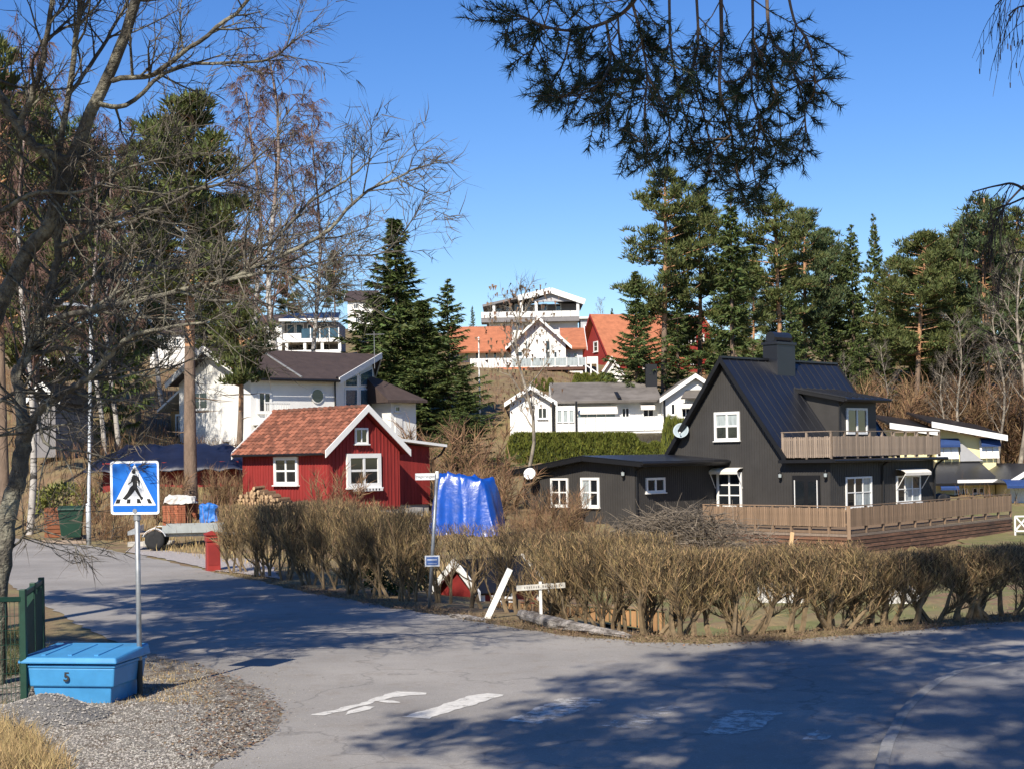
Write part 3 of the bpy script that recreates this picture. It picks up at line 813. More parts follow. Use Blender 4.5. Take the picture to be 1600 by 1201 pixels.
while x < W2-.02:       # gable boards, wide below and covering strips between
    wd = min(.17, W2-x); xa, xb = x+.004, x+wd-.004
    p = MB(); p.hexa([(xa,-.026,basez),(xb,-.026,basez),(xb,-.026,min(rsz(xb),rsz(hw))-.07),(xa,-.026,rsz(xa)-.07)],
                     [(xa,-.002,basez),(xb,-.002,basez),(xb,-.002,rsz(xb)-.07),(xa,-.002,rsz(xa)-.07)])
    p.build('plank', m_red, RS.e)
    q = MB(); q.box(xb-.018,xb+.022,-.045,-.027,basez-.03,min(rsz(xb-.018),rsz(xb+.022))-.08); q.build('batten', m_red, RS.e)
    x += wd
y = 0
while y < L2-.02:
    wd = min(.17, L2-y); p = MB(); p.box(-.026,-.002,y+.004,y+wd-.004,basez,eave_z-.02); p.build('plank', m_red, RS.e)
    q = MB(); q.box(-.045,-.027,y+wd-.022,y+wd+.018,basez,eave_z-.02); q.build('batten', m_red, RS.e)
    y += wd
oz = .16; ovy = .28; ovx = .32; slp = (mid_z-eave_z)/hw
def tz(x): return mid_z - abs(x-hw)*slp + oz
cr = MB()
for sg in (-1,1):
    xe = hw+sg*(hw+ovx)
    RS.slab(cr, [(hw,-ovy,tz(hw)-.03),(xe,-ovy,tz(xe)-.03),(xe,L2+ovy,tz(xe)-.03),(hw,L2+ovy,tz(hw)-.03)], .1)
srf = RS.part('roof', cr, m_redtrim)
ang = math.atan(slp); slen = (hw+ovx)/math.cos(ang)+.05
nrow, ncol = 13, 22; th_ = slen/nrow; tw = (L2+2*ovy)/ncol
tm = MB(); seg = 5
for k, zoff in ((0,0.0),):
    top = [(tw*1.06*i/seg, .030*math.sin(i/seg*math.pi*1.35+.2)) for i in range(seg+1)]
    for i in range(seg):
        (u0,h0),(u1,h1) = top[i],top[i+1]
        tm.hexa([(0,u0,h0+.02),(0,u1,h1+.02),(th_*1.12,u1,h1+.045),(th_*1.12,u0,h0+.045)],[(0,u0,h0),(0,u1,h1),(th_*1.12,u1,h1+.02),(th_*1.12,u0,h0+.02)])
tile_me = tm.mesh('tile', m_tile)
for sg in (-1,1):
    for r_ in range(nrow):
        if sg == 1 and r_ > 3: continue          # the far slope shows only its ridge courses
        for c_i in range(ncol):
            o = link('tile', tile_me, srf)
            dist = r_*th_
            xx = hw + sg*dist*math.cos(ang); zz = tz(hw) - dist*math.sin(ang) - .015 + rs.uniform(-.006,.006)
            o.location = (xx, -ovy + c_i*tw + (tw*1.05 if sg < 0 else 0), zz)
            o.rotation_euler = (0, ang+rs.uniform(-.02,.02), 0 if sg > 0 else math.pi)
for i in range(18):
    rt = MB(); y0_ = -ovy+i*(L2+2*ovy)/18; rt.tube([(hw,y0_,tz(hw)-.01),(hw,y0_+(L2+2*ovy)/18*1.06,tz(hw)+.012)], [.085,.10], 8); rt.build('ridge_tile', m_tile, srf)
for sg in (-1,1):
    for yy in (-ovy-.045, L2+ovy):
        xe = hw+sg*(hw+ovx+.03); b_ = MB()
        b_.hexa([(hw,yy,tz(hw)-.17),(hw,yy+.04,tz(hw)-.17),(hw,yy+.04,tz(hw)+.09),(hw,yy,tz(hw)+.09)],
                [(xe,yy,tz(xe)-.17),(xe,yy+.04,tz(xe)-.17),(xe,yy+.04,tz(xe)+.09),(xe,yy,tz(xe)+.09)])
        b_.build('barge_board', m_white, srf)
gt = MB(); gt.tube([(-ovx-.06,-.2,tz(-ovx)-.06),(-ovx-.06,L2+.2,tz(-ovx)-.06)],.05,8); gt.build('gutter', m_trim_black, srf)
RS.window(gw, (552.5,668,573,693), 2, 1, fw=.07, mw=.05, base=.05, proud=.10)
f, b4 = RS.window(gw, (540,708,593,761), 2, 2, fw=.16, mw=.10, base=.05, proud=.11)
RS.window(sw, (431,713,468,757), 2, 2, fw=.12, mw=.08, base=.05, proud=.11)
fbx = MB(); RS.wbox(fbx, gw, b4[0]+.25, b4[1]-.05, b4[2]-.13, b4[2]-.02, .10, .24); fbx_o = RS.part('flower_box', fbx, m_white)
for i in range(8):
    u = b4[0]+.3+i*(b4[1]-b4[0]-.4)/8; k = MB(); RS.wbox(k, gw, u,u+.05,b4[2]-.11,b4[2]-.04,.241,.246); k.build('flower_box_slot', m_trim_black, fbx_o)
# side wing on the right, standing further back
ww = RS.wall((W2,0.9,0),(1,0)); wgu = RS.hit(ww,671,740)[0]; zw1 = RS.hit(ww,640,690)[1]; zw2 = RS.hit(ww,671,697)[1]
wgb = MB(); wgb.hexa([(W2,.9,basez),(W2+wgu,.9,basez),(W2+wgu,.9,zw2),(W2,.9,zw1)],[(W2,3.8,basez),(W2+wgu,3.8,basez),(W2+wgu,3.8,zw2),(W2,3.8,zw1)]); RS.part('side_wing', wgb, m_redtrim)
x = 0
while x < wgu-.03:
    wd = min(.17,wgu-x); zt = zw1+(zw2-zw1)*(x+wd)/wgu; p = MB(); p.box(W2+x+.004,W2+x+wd-.004,.874,.898,basez,zt-.03); p.build('plank', m_red, RS.e); x += wd
wr_ = MB(); RS.slab(wr_, [(W2-.3,.45,zw1+.22),(W2+wgu+.55,.45,zw2+.07),(W2+wgu+.55,4.0,zw2+.07),(W2-.3,4.0,zw1+.22)], .10); RS.part('wing_roof', wr_, m_white)
pipe(RS, [(W2+wgu+.5,.5,zw2),(W2+wgu+.45,.7,zw2-.3),(W2+wgu+.08,.85,zw2-.55),(W2+wgu+.08,.85,basez)], .045, m_trim_black)
ft = MB(); ft.box(W2+.1,W2+wgu-.02,.95,3.7,-.4,basez-.002); RS.part('wing_foundation', ft, m_concrete)

# ------------------------------------------------------------------ white house with the glazed prow
w0 = P(392, 640, 82.0)
WH = House('white_villa', 'large white villa with brown tiled roof and tall glazed corner behind the red shed', (w0.x,w0.y,0), R(40))
fw_ = WH.wall((0,0,0),(1,0)); gl_ = WH.wall((0,8,0),(0,-1))
zE = WH.hit(fw_,450,588)[1]; zRg = zE+1.62; zB = 2.6
x5 = WH.hit(fw_,524,600)[0]
Q = (10.6,4.0); Rr = (12.7,6.6)
m_whitep = mat('white_plaster', (.76,.75,.71), .8, .06, 1.0)
b = MB(); b.prism([(0,0,zB),(0,8,zB),(0,8,zE),(0,4,zRg),(0,0,zE)], (x5,0,0)); WH.part('wall', b, m_whitep)
b = MB(); b.hexa([(x5,0.005,zB),(Q[0],Q[1],zB),(Rr[0],Rr[1],zB),(x5,7.99,zB)],[(x5,0.005,zE),(Q[0],Q[1],zRg-.02),(Rr[0],Rr[1],zE+.55),(x5,7.99,zE)]); WH.part('prow_wall', b, m_white)
def whz(y): return zRg-abs(y-4)*(zRg-zE)/4+.1
for nm, pts in (('roof',[(-.6,-.55,whz(-.55)),(x5-.1,-.55,whz(-.55)),(11.35,4,whz(4)),(-.6,4,whz(4))]),('roof',[(-.6,4,whz(4)),(11.35,4,whz(4)),(13.6,8.4,whz(8.4)),(-.6,8.4,whz(8.4))])):
    b = MB(); WH.slab(b, pts, .16); WH.part(nm, b, m_brownroof)
for a_p, b_p in (((x5-.1,-.58),(11.4,4)),((11.4,4),(13.65,8.4)),((-.63,-.58),(-.63,4)),((-.63,4),(-.63,8.45))):
    za, zb = whz(a_p[1])-.08, whz(b_p[1])-.08
    b = MB(); b.beam((*a_p,za),(*b_p,zb),.06,.34); WH.part('barge_board', b, m_white)
b = MB(); b.tube([(-.6,-.62,whz(-.55)-.1),(x5-.1,-.62,whz(-.55)-.1)],.07,8); WH.part('gutter', b, m_trim_black)
fl = WH.wall((x5,0.005,0),(Q[0]-x5,Q[1]))
def polywin(h, w, pts, inset=.12, name='window'):
    """a pane with raked outline given by photo points"""
    uv = [h.hit(w,*p) for p in pts]; c = (sum(a for a,_ in uv)/len(uv), sum(z for _,z in uv)/len(uv))
    f = MB(); f.prism([h.pt(w,a,z,.06) for a,z in uv], -w[2]*.05); fo = h.part(name, f, m_white)
    sc_ = [(c[0]+(a-c[0])*(1-inset), c[1]+(z-c[1])*(1-inset)) for a,z in uv]
    g_ = MB(); g_.prism([h.pt(w,a,z,.075) for a,z in sc_], -w[2]*.03); g_.build('pane', m_glass_sky, fo)
m_glass_sky = mat('sky_tinted_glass', (.05,.10,.14), .08, .3, 1.2, spec=.9)  # blue of the reflected sky put into the pane colour
polywin(WH, fl, [(538,603),(557,603),(557,586),(538,594)]); polywin(WH, fl, [(561,603),(581,603),(581,575),(561,584)])
polywin(WH, fl, [(538,640),(557,640),(557,607),(538,607)]); polywin(WH, fl, [(561,640),(581,640),(581,607),(561,607)])
fr_ = WH.wall((*Q,0),(Rr[0]-Q[0],Rr[1]-Q[1]))
WH.window(fr_, (.35,.95,zB+2.2,zB+4.2), 1, 2, px=False, glass=m_glass_sky, sill=False); WH.window(fr_, (1.3,2.6,zB+2.2,zB+3.9), 2, 2, px=False, glass=m_glass_sky, sill=False)
u,z = WH.hit(fw_,495,618); b = MB(); q_ = MB()
b.tube([WH.pt(fw_,u,z,-.02),WH.pt(fw_,u,z,.08)], .42, 20); q_.tube([WH.pt(fw_,u,z,.0),WH.pt(fw_,u,z,.095)], .36, 20)
o = WH.part('round_window', b, m_white); q_.build('pane', m_glass, o)
WH.window(fw_, (402,611,424,645), 2, 1, fw=.12, name='balcony_door')
u0,zb0_ = WH.hit(fw_,383,637); u1 = WH.hit(fw_,434,637)[0]; zbb = WH.hit(fw_,410,658)[1]
u0 = max(u0,.1)
b = MB(); WH.wbox(b, fw_, u0,u1,zbb-.2,zbb,.0,1.3); bl = WH.part('balcony', b, m_white)
r_ = MB(); WH.wbox(r_, fw_, u0,u1,zbb+.92,zbb+1.0,1.22,1.3); r_.build('balcony_rail', m_white, bl)
for i in range(15):
    u = u0+.05+i*(u1-u0-.1)/14; k = MB(); WH.wbox(k, fw_, u-.02,u+.02,zbb,zbb+.94,1.24,1.28); k.build('baluster', m_white, bl)
WH.window(gl_, (349,687,361,704), 1, 1, name='cellar_window', fm=m_grey_paint)
WH.window(gl_, (300,612,326,640), 2, 2)
pipe(WH, [(x5-.2,-.5,zE),(x5-.1,-.12,zE-.3),(x5-.1,-.1,zB)], .05, m_trim_black)
vs_ = MB(); yv = .6; vs_.tube([(2.9,-.5,whz(-.5)+.04),(2.9,3.9,whz(3.9)+.04)],.06,6); WH.part('roof_flashing', vs_, m_galv)
# lower wing with its black roof, and the brown annex
lw = WH.wall((Rr[0]-.3,5.2,0),(1,-.35)); 
lo = P(611,650,90); lo_l = WH.inv @ lo
a1 = WH.inv @ P(611,650,90.5); a2 = WH.inv @ P(650,650,92.0); n_ = Vector((-(a2-a1).y,(a2-a1).x,0)).normalized()
zt = zat(630,626,91)
b = MB(); b.hexa([(a1.x,a1.y,1.5),(a2.x,a2.y,1.5),(a2.x,a2.y,zt),(a1.x,a1.y,zt)],[(a1.x+n_.x*4,a1.y+n_.y*4,1.5),(a2.x+n_.x*4,a2.y+n_.y*4,1.5),(a2.x+n_.x*4,a2.y+n_.y*4,zt),(a1.x+n_.x*4,a1.y+n_.y*4,zt)]); WH.part('low_wing', b, m_whitewall)
r1 = WH.inv @ P(606,624,89.7); r2 = WH.inv @ P(668,627,91.6); zr_ = zat(612,583,91.5)
b = MB(); b.hexa([(r1.x,r1.y,r1.z-.15),(r2.x,r2.y,r1.z-.15),(r2.x+n_.x*5,r2.y+n_.y*5,r1.z-.15),(r1.x+n_.x*5,r1.y+n_.y*5,r1.z-.15)],
    [(r1.x,r1.y,r1.z),(r2.x,r2.y,r1.z),(r2.x+n_.x*5,r2.y+n_.y*5,r1.z),(r1.x+n_.x*5,r1.y+n_.y*5,r1.z)])
t1 = r1+n_*2.3; t1.z = zr_; t2 = r1.lerp(r2,.45)+n_*2.3; t2.z = zr_-.3
b.hexa([(r1.x,r1.y,r1.z),(r2.x,r2.y,r1.z),(r2.x+n_.x*5,r2.y+n_.y*5,r1.z),(r1.x+n_.x*5,r1.y+n_.y*5,r1.z)],[t1-n_*.05,t2-n_*.05,t2+n_*.05,t1+n_*.05])
WH.part('wing_roof', b, m_asphalt_roof if False else m_brownroof)
lwall = (Vector((a1.x,a1.y,0)), (Vector((a2.x-a1.x,a2.y-a1.y,0))).normalized(), (Vector((a2.x-a1.x,a2.y-a1.y,0))).normalized().cross(Vector((0,0,1))))
WH.window(lwall, (616,634,624.5,643), 1, 1, fw=.06); 
b = MB(); uA = WH.hit(lwall,617,660)[0]; uB = WH.hit(lwall,628,660)[0]; WH.wbox(b, lwall, uA,uB,2.2,zat(620,648,90.5),-.01,.05); WH.part('door', b, m_white)
ax = WH.wall((1.2,10.4,0),(0,-1))
b = MB(); b.box(.8,3.6,8.01,10.6,2.4,zat(268,640,88)); WH.part('timber_annex', b, mat('golden_boards',(.32,.19,.07),.7,.25,3,stretch=(5,5,.6)))
b = MB(); WH.slab(b, [(.2,8.0,whz(8.4)-.15),(4,8.0,whz(8.4)-.15),(4,11.2,zat(256,638,88)),(.2,11.2,zat(256,638,88))], .14); WH.part('annex_roof', b, m_white)
WH.window(WH.wall((.8,10.6,0),(0,-1)), (.7,1.35,3.9,5.6), 2, 1, px=False, fw=.1)

# ------------------------------------------------------------------ white bungalow on the slope
def frontal(name, label, px, d, theta=0, cat='house'):
    o_ = P(px, 650, d); return House(name, label, (o_.x,o_.y,0), R(theta), cat)
BW = frontal('white_bungalow', 'long low white bungalow with grey felt roof and parapet balcony above green hedge', 797, 95)
f0 = BW.wall((0,0,0),(1,0))
def bu(px, w=f0, h=BW, py=650): return h.hit(w,px,py)[0]
def bz(py, px=900, w=f0, h=BW): return h.hit(w,px,py)[1]
def gable_block(h, x0, x1, y0, y1, zb, ze_, zr_, wallm, roofm, ov_=.35, th=.14, barge=None, fo=.4, axis='y', names=('wall','roof','barge_board'), roof_parts=True):
    b = MB()
    if axis == 'y':
        c = (x0+x1)/2; b.prism([(x0,y0,zb),(x1,y0,zb),(x1,y0,ze_),(c,y0,zr_),(x0,y0,ze_)], (0,y1-y0,0)); h.part(names[0], b, wallm)
        sl_ = (zr_-ze_)/(c-x0)
        for sg in (-1,1):
            xe = c+sg*(c-x0+ov_); zz = zr_-(c-x0+ov_)*sl_
            b = MB(); h.slab(b, [(c,y0-fo,zr_+th),(xe,y0-fo,zz+th),(xe,y1+fo,zz+th),(c,y1+fo,zr_+th)], th); ro = h.part(names[1], b, roofm)
            if barge:
                k = MB(); k.hexa([(c,y0-fo-.05,zr_-.1),(c,y0-fo-.003,zr_-.1),(c,y0-fo-.003,zr_+th+.04),(c,y0-fo-.05,zr_+th+.04)],[(xe,y0-fo-.05,zz-.1),(xe,y0-fo-.003,zz-.1),(xe,y0-fo-.003,zz+th+.04),(xe,y0-fo-.05,zz+th+.04)]); k.build(names[2], barge, ro)
    else:
        c = (y0+y1)/2; b.prism([(x0,y0,zb),(x0,y1,zb),(x0,y1,ze_),(x0,c,zr_),(x0,y0,ze_)], (x1-x0,0,0)); h.part(names[0], b, wallm)
        sl_ = (zr_-ze_)/(c-y0)
        for sg in (-1,1):
            ye = c+sg*(c-y0+ov_); zz = zr_-(c-y0+ov_)*sl_
            b = MB(); h.slab(b, [(x0-fo,c,zr_+th),(x0-fo,ye,zz+th),(x1+fo,ye,zz+th),(x1+fo,c,zr_+th)], th); ro = h.part(names[1], b, roofm)
            if barge:
                for xx in (x0-fo-.05, x1+fo+.003):
                    k = MB(); k.hexa([(xx,c,zr_-.1),(xx+.047,c,zr_-.1),(xx+.047,c,zr_+th+.04),(xx,c,zr_+th+.04)],[(xx,ye,zz-.1),(xx+.047,ye,zz-.1),(xx+.047,ye,zz+th+.04),(xx,ye,zz+th+.04)]); k.build(names[2], barge, ro)
gable_block(BW, 0, bu(862), 0, 9, 2.0, bz(627,830), bz(606,830), m_whitewall, m_asphalt_roof, barge=m_white)
xr0, xr1 = bu(1036), bu(1130)
gable_block(BW, xr0, xr1, -1.2, 9, 1.0, bz(622,1033), bz(590,1083), m_whitewall, m_asphalt_roof, barge=m_white)
gable_block(BW, bu(862)+.01, xr0-.01, 1.2, 9, 1.6, bz(622,950), bz(594,950), m_whitewall, m_asphalt_roof, ov_=.9, fo=-.02, axis='x')
f1 = BW.wall((0,1.2,0),(1,0))
f2 = BW.wall((0,-1.2,0),(1,0))
b = MB(); b.box(bu(868),xr0-.02,-.55,1.1,bz(674)-.15,bz(673)+.02); blc = BW.part('balcony', b, m_white)
pw_ = (xr0-bu(899))/9
for i in range(9):
    k = MB(); a = bu(899)+i*pw_; k.box(a+.01,a+pw_-.01,-.62,-.56,bz(674),bz(652)); k.build('parapet_panel', m_whitewall, blc)
k = MB(); k.box(bu(868),bu(898),-.62,1.15,bz(674),bz(634)); BW.part('enclosed_porch', k, m_whitewall)
for i in range(3):
    a = bu(869)+i*(bu(897)-bu(869))/3; BW.window(BW.wall((0,-.62,0),(1,0)), (a+.03,a+(bu(897)-bu(869))/3-.03,bz(660),bz(640)), 1, 1, px=False, fw=.04, glass=m_glass_pale, sill=False)
BW.window(f1, (902,643,962,660), 4, 1, fw=.05, glass=m_glass_sky, sill=False)
awning(BW, f1, bu(902,f1), bu(963,f1), bz(634,930,f1), 1.3, .42, m_white_cloth, arms=False)
awning(BW, f1, bu(1000,f1), bu(1022,f1), bz(630,1010,f1), .8, .30, m_white_cloth, arms=False)
BW.window(f1, (971,636,984,655), 2, 1, fw=.07, name='balcony_door', sill=False)
BW.window(f1, (1004,637,1022,652), 2, 1, fw=.07)
BW.window(f0, (840,636,855,654), 2, 1, fw=.07)
BW.window(f2, (1048,630,1055,648), 1, 1, fw=.06); BW.window(f2, (1064,630,1079,652), 2, 1, fw=.08)
awning(BW, f2, bu(1062,f2), bu(1092,f2), bz(629,1070,f2), .6, .25, m_white_cloth, arms=False)
pr = MB(); BW.slab(pr, [(xr0+.9,-2.0,bz(622,1075,f2)),(xr1,-2.0,bz(622,1075,f2)),(xr1,-1.2,bz(609,1075,f2)),(xr0+1.3,-1.2,bz(609,1075,f2))], .08); BW.part('porch_roof', pr, m_asphalt_roof)
for px_ in (864,900,1035): pipe(BW, [(bu(px_),-.66 if px_ != 1035 else -1.3,bz(627)),(bu(px_),-.66 if px_ != 1035 else -1.3,1.6)], .06, m_trim_black)
ck = BW.wall((0,3.6,0),(1,0)); b = MB(); b.box(bu(1010,ck),bu(1028,ck),3.6,4.4,bz(606,1018,ck)-.8,bz(569,1018,ck)); BW.part('chimney', b, m_trim_black)
b = MB(); b.box(bu(967,f1)-.15,bu(967,f1)+.15,2.2,7,bz(618),bz(616)); 
lf = MB(); BW.slab(lf, [(bu(966),.35,bz(620.5,960)),(bu(972),.35,bz(620.5,960)),(bu(968),4.9,bz(596,960)),(bu(962),4.9,bz(596,960))], .06); BW.part('roof_ladder', lf, m_trim_black)

# ------------------------------------------------------------------ yellow house at the right
YH = frontal('yellow_house', 'yellow house with black roofs, white trim and blue awnings at the right edge', 1462, 88)
y0 = YH.wall((0,0,0),(1,0)); yu = lambda px,w=y0,py=720: YH.hit(w,px,py)[0]; yz = lambda py,px=1530,w=y0: YH.hit(w,px,py)[1]
gable_block(YH, yu(1452), yu(1554), 0, 7, -2.2, yz(749), yz(722), m_yellow, m_blackroof, ov_=1.0, fo=.1, axis='x')
b = MB(); b.box(yu(1488),yu(1552),-.98,-.92,yz(754),yz(748)); YH.part('fascia', b, m_white)
gable_block(YH, yu(1556), yu(1625), -3.0, 5, -2.2, yz(748,1556), yz(727,1588), m_yellow, m_blackroof, barge=m_white, ov_=.5)
y3 = YH.wall((0,-3,0),(1,0))
awning(YH, y3, yu(1562,y3), yu(1640,y3), yz(748,1580,y3)+.0, 1.2, .35, m_blue_cloth, arms=False)
awning(YH, y0, yu(1462), yu(1490), yz(752), 1.0, .3, m_blue_cloth, arms=False)
b = MB(); YH.wbox(b, y3, yu(1578,y3),yu(1640,y3),yz(800,1590,y3),yz(757,1590,y3),0,.08); YH.part('white_shutter', b, groove('white_upright_boards',(.66,.67,.66),.3))
for bx_p in ((1491,762,1500,772),(1502,762,1511,774)): YH.window(y0, bx_p, 2, 1, fw=.06)
for bx_p in ((1519,761,1527,770),(1529,761,1537,770)): YH.window(y0, bx_p, 1, 1, fw=.05)
b = MB(); YH.wbox(b, y0, yu(1488),yu(1550),yz(776),yz(771),0,.03); YH.part('white_band', b, m_white)
yb_ = YH.wall((0,3.2,0),(1,0))
for (xa,xb,xw0,xw1,ya,yb2,ybt) in ((1385,1462,1462,1497,661,672,716),(1450,1567,1530,1560,659,680,716)):
    ua,ub = yu(xa,yb_),yu(xb,yb_)
    b = MB(); zt1, zt2 = yz(ya,xa,yb_), yz(yb2,xb,yb_)
    b.hexa([(ua+.4,3.2,1.0),(ub-.4,3.2,1.0),(ub-.4,3.2,zt2-.3),(ua+.4,3.2,zt1-.35)],[(ua+.4,7.5,1.0),(ub-.4,7.5,1.0),(ub-.4,7.5,zt2-.3),(ua+.4,7.5,zt1-.35)]); YH.part('upper_wall', b, m_yellow)
    b = MB(); YH.slab(b, [(ua,2.3,zt1),(ub,2.3,zt2),(ub,8,zt2+.75),(ua,8,zt1+.75)], .12); YH.part('upper_roof', b, m_blackroof)
    b = MB(); b.hexa([(ua,2.22,zt1-.32),(ub,2.22,zt2-.32),(ub,2.22,zt2+.02),(ua,2.22,zt1+.02)],[(ua,2.28,zt1-.32),(ub,2.28,zt2-.32),(ub,2.28,zt2+.02),(ua,2.28,zt1+.02)]); YH.part('barge_board', b, m_white)
    u0_,u1_ = yu(xw0,yb_),yu(xw1,yb_); n_f = 3
    for i in range(n_f):
        k = MB(); a = u0_+i*(u1_-u0_)/n_f; c = a+(u1_-u0_)/n_f
        k.prism([(a,2.9,yz(ybt,1500,yb_)),(c-.03,2.9,yz(ybt,1500,yb_)),(c-.03,3.15,yz(688,1500,yb_)),(a,3.15,yz(688,1500,yb_))],(0,.03,0)); YH.part('balcony_screen', k, m_white)
    awning(YH, yb_, u0_, u1_, yz(684,1500,yb_), .5, .4, m_blue_cloth, arms=False)
b = MB(); b.prism([(yu(1499,yb_),3.0,yz(690,1500,yb_)),(yu(1535,yb_),3.0,yz(720,1500,yb_)),(yu(1499,yb_),3.0,yz(720,1500,yb_))],(0,.1,0)); YH.part('stair_side', b, m_grey_paint)
b = MB()
lt = empty('white_lattice_gate', on(1594,72), 0, label='white cross-braced lattice panel at the right end of the terrace', category='lattice')
lz0 = zat(1590,829,72)-lt.location.z; lz1 = zat(1590,806,72)-lt.location.z
for nm_, a, b2 in (('rail',(-.3,0,lz0),(.9,0,lz0)),('rail',(-.3,0,lz1),(.9,0,lz1)),('brace',(-.3,.04,lz0),(.3,.04,lz1)),('brace',(-.3,-.04,lz1),(.3,-.04,lz0)),('brace',(.3,.04,lz0),(.9,.04,lz1)),('brace',(.3,-.04,lz1),(.9,-.04,lz0)),('post',(-.3,.0,-.1),(-.3,.0,lz1)),('post',(.9,0,-.1),(.9,0,lz1))):
    k = MB(); k.beam(a,b2,.06,.07); k.build(nm_, m_white, lt)

# ------------------------------------------------------------------ houses up the hill
OH = frontal('orange_roofed_house', 'white house with orange tiled roof and big arched gable windows on the hill', 797, 130)
o0 = OH.wall((0,0,0),(1,0)); ou = lambda px,w=o0: OH.hit(w,px,550)[0]; ozz = lambda py,px=840,w=o0: OH.hit(w,px,py)[1]
gable_block(OH, ou(799), ou(884), 0, 9, 7.5, ozz(537), ozz(498,842), m_whitep, m_orange_tile, barge=m_white, ov_=.5, fo=.6)
gable_block(OH, ou(700), ou(799)-.02, 2.5, 10, 7.5, ozz(538,750), ozz(503,750), m_whitep, m_orange_tile, axis='x', ov_=1.3, fo=.1)
gable_block(OH, ou(884)+.02, ou(911), 1.0, 9.6, 7.5, ozz(541,890), ozz(507,890), m_whitep, m_orange_tile, axis='x', ov_=.6, fo=.35, barge=m_white)
for a,b_ in (((806,548),(818,568)),((820,531),(826,568)),((851,531),(861,566)),((864,548),(872,572))):
    OH.window(o0, (a[0],a[1],b_[0],b_[1]), 1, 2, fw=.12, mw=.2)
o1 = OH.wall((0,1,0),(1,0)); OH.window(o1, (886,551,893,566), 1, 2, fw=.08); OH.window(o1, (895,550,903,565), 1, 2, fw=.08)
o2 = OH.wall((0,2.5,0),(1,0)); 
for xx in (712,726,742,757,770,785): OH.window(o2, (xx,547,xx+7,566), 1, 1, fw=.1)
b = MB(); b.box(ou(702),ou(912),-2.0,-.05,ozz(577)-.2,ozz(576)); od = OH.part('balcony_deck', b, mat('brown_deck',(.10,.05,.035),.8,.2,3))
for i in range(14):
    k = MB(); a = ou(735)+i*(ou(800)-ou(735))/14; k.box(a+.02,a+(ou(800)-ou(735))/14-.02,-2.0,-1.94,ozz(576),ozz(561)); k.build('balcony_board', m_white, od)
k = MB(); k.box(ou(800),ou(912),-2.0,-1.97,ozz(576)+.1,ozz(562)); OH.part('glass_balustrade', k, mat('pale_glass_panel',(.45,.50,.50),.1,.1,1,spec=.8) if False else m_glass_pale)
for xx in (812,830,848,866,884,902): 
    k = MB(); a = ou(xx); k.box(a-.03,a+.03,-2.05,-1.99,ozz(576),ozz(561)); k.build('balcony_post', m_white, od)
k = MB(); OH.slab(k, [(ou(773),-4.5,ozz(596,800)),(ou(826),-4.5,ozz(596,800)),(ou(826),-2.1,ozz(576,800)),(ou(773),-2.1,ozz(576,800))], .12); OH.part('lower_roof', k, m_orange_tile)
k = MB(); k.box(ou(775),ou(824),-4.0,-2.2,6.5,ozz(597,800)+.15); OH.part('lower_wall', k, m_whitep)
st = MB(); st.beam((ou(911),-1.9,ozz(571,911)),(ou(936),-1.9,ozz(588,936)),.08,.10); OH.part('stair_rail', st, m_white)
for xx,ya,yb2 in ((913,562,582),(921,561,583),(931,562,588)):
    k = MB(); k.box(ou(xx)-.06,ou(xx)+.06,-1.95,-1.85,ozz(yb2)-1,ozz(ya)); OH.part('stair_post', k, m_white)
k = MB(); k.box(ou(915),ou(932),-1.93,-1.88,ozz(572),ozz(561)); OH.part('stair_screen', k, m_whitewall)

TP = frontal('hilltop_house', 'grey and white hilltop house with shallow gable roof and wide balcony', 800, 172)
t0_ = TP.wall((0,0,0),(1,0)); tu = lambda px,w=t0_: TP.hit(w,px,500)[0]; tzz = lambda py,px=850,w=t0_: TP.hit(w,px,py)[1]
m_greywall = mat('grey_house_boards', (.20,.19,.19), .8, .1, 2)
b = MB(); b.box(tu(760),tu(903),2.6,9,13,tzz(472)); TP.part('wall', b, m_greywall)
zp, zl, zr2 = tzz(452,861), tzz(477,757), tzz(470,913)
b = MB(); TP.slab(b, [(tu(861),-.6,zp),(tu(861),9.5,zp),(tu(754),9.5,zl),(tu(754),-.6,zl)], .25); TP.part('roof', b, m_greywall)
b = MB(); TP.slab(b, [(tu(861),-.6,zp),(tu(914),-.6,zr2),(tu(914),9.5,zr2),(tu(861),9.5,zp)], .25); TP.part('roof', b, m_greywall)
for a,za,c,zc in ((861,zp,810,zp-(zp-zl)*51/107),(861,zp,914,zr2)):
    b = MB(); b.beam((tu(a),-.68,za-.2),(tu(c),-.68,zc-.2),.1,.62); TP.part('barge_board', b, m_white)
b = MB(); b.prism([(tu(830),-.2,tzz(472)),(tu(903),-.2,tzz(472)),(tu(861),-.2,tzz(459,861))],(0,.3,0)); TP.part('gable_panel', b, mat('pale_grey_boards',(.42,.42,.43),.8,.06,2))
b = MB(); b.box(tu(752),tu(905),-.5,2.5,tzz(496)-.5,tzz(496)); tb = TP.part('balcony', b, m_greywall)
for i in range(11):
    a = tu(752)+i*(tu(905)-tu(752))/11; k = MB(); k.box(a+.02,a+(tu(905)-tu(752))/11-.02,-.55,-.48,tzz(496),tzz(487)); k.build('parapet_panel', m_white, tb)
for xx in (772,815,838,903): k = MB(); k.box(tu(xx)-.15,tu(xx)+.15,-.45,-.2,tzz(496),tzz(472)-.0); TP.part('roof_post', k, m_white)
t2_ = TP.wall((0,2.6,0),(1,0))
for xx in (775,790,804,820,846,868): TP.window(t2_, (xx,475,xx+9,486), 1, 1, fw=.1)
b = MB(); b.box(tu(907),tu(929),-.5,4,14,tzz(499,918)); TP.part('side_block', b, mat('pale_grey_boards',(.42,.42,.43)))
b = MB(); b.box(tu(905),tu(933),-.9,4.3,tzz(499,918),tzz(496,918)); TP.part('side_roof', b, m_white)
TP.window(TP.wall((0,-.5,0),(1,0)), (912,508,919,521), 1, 1, fw=.12)
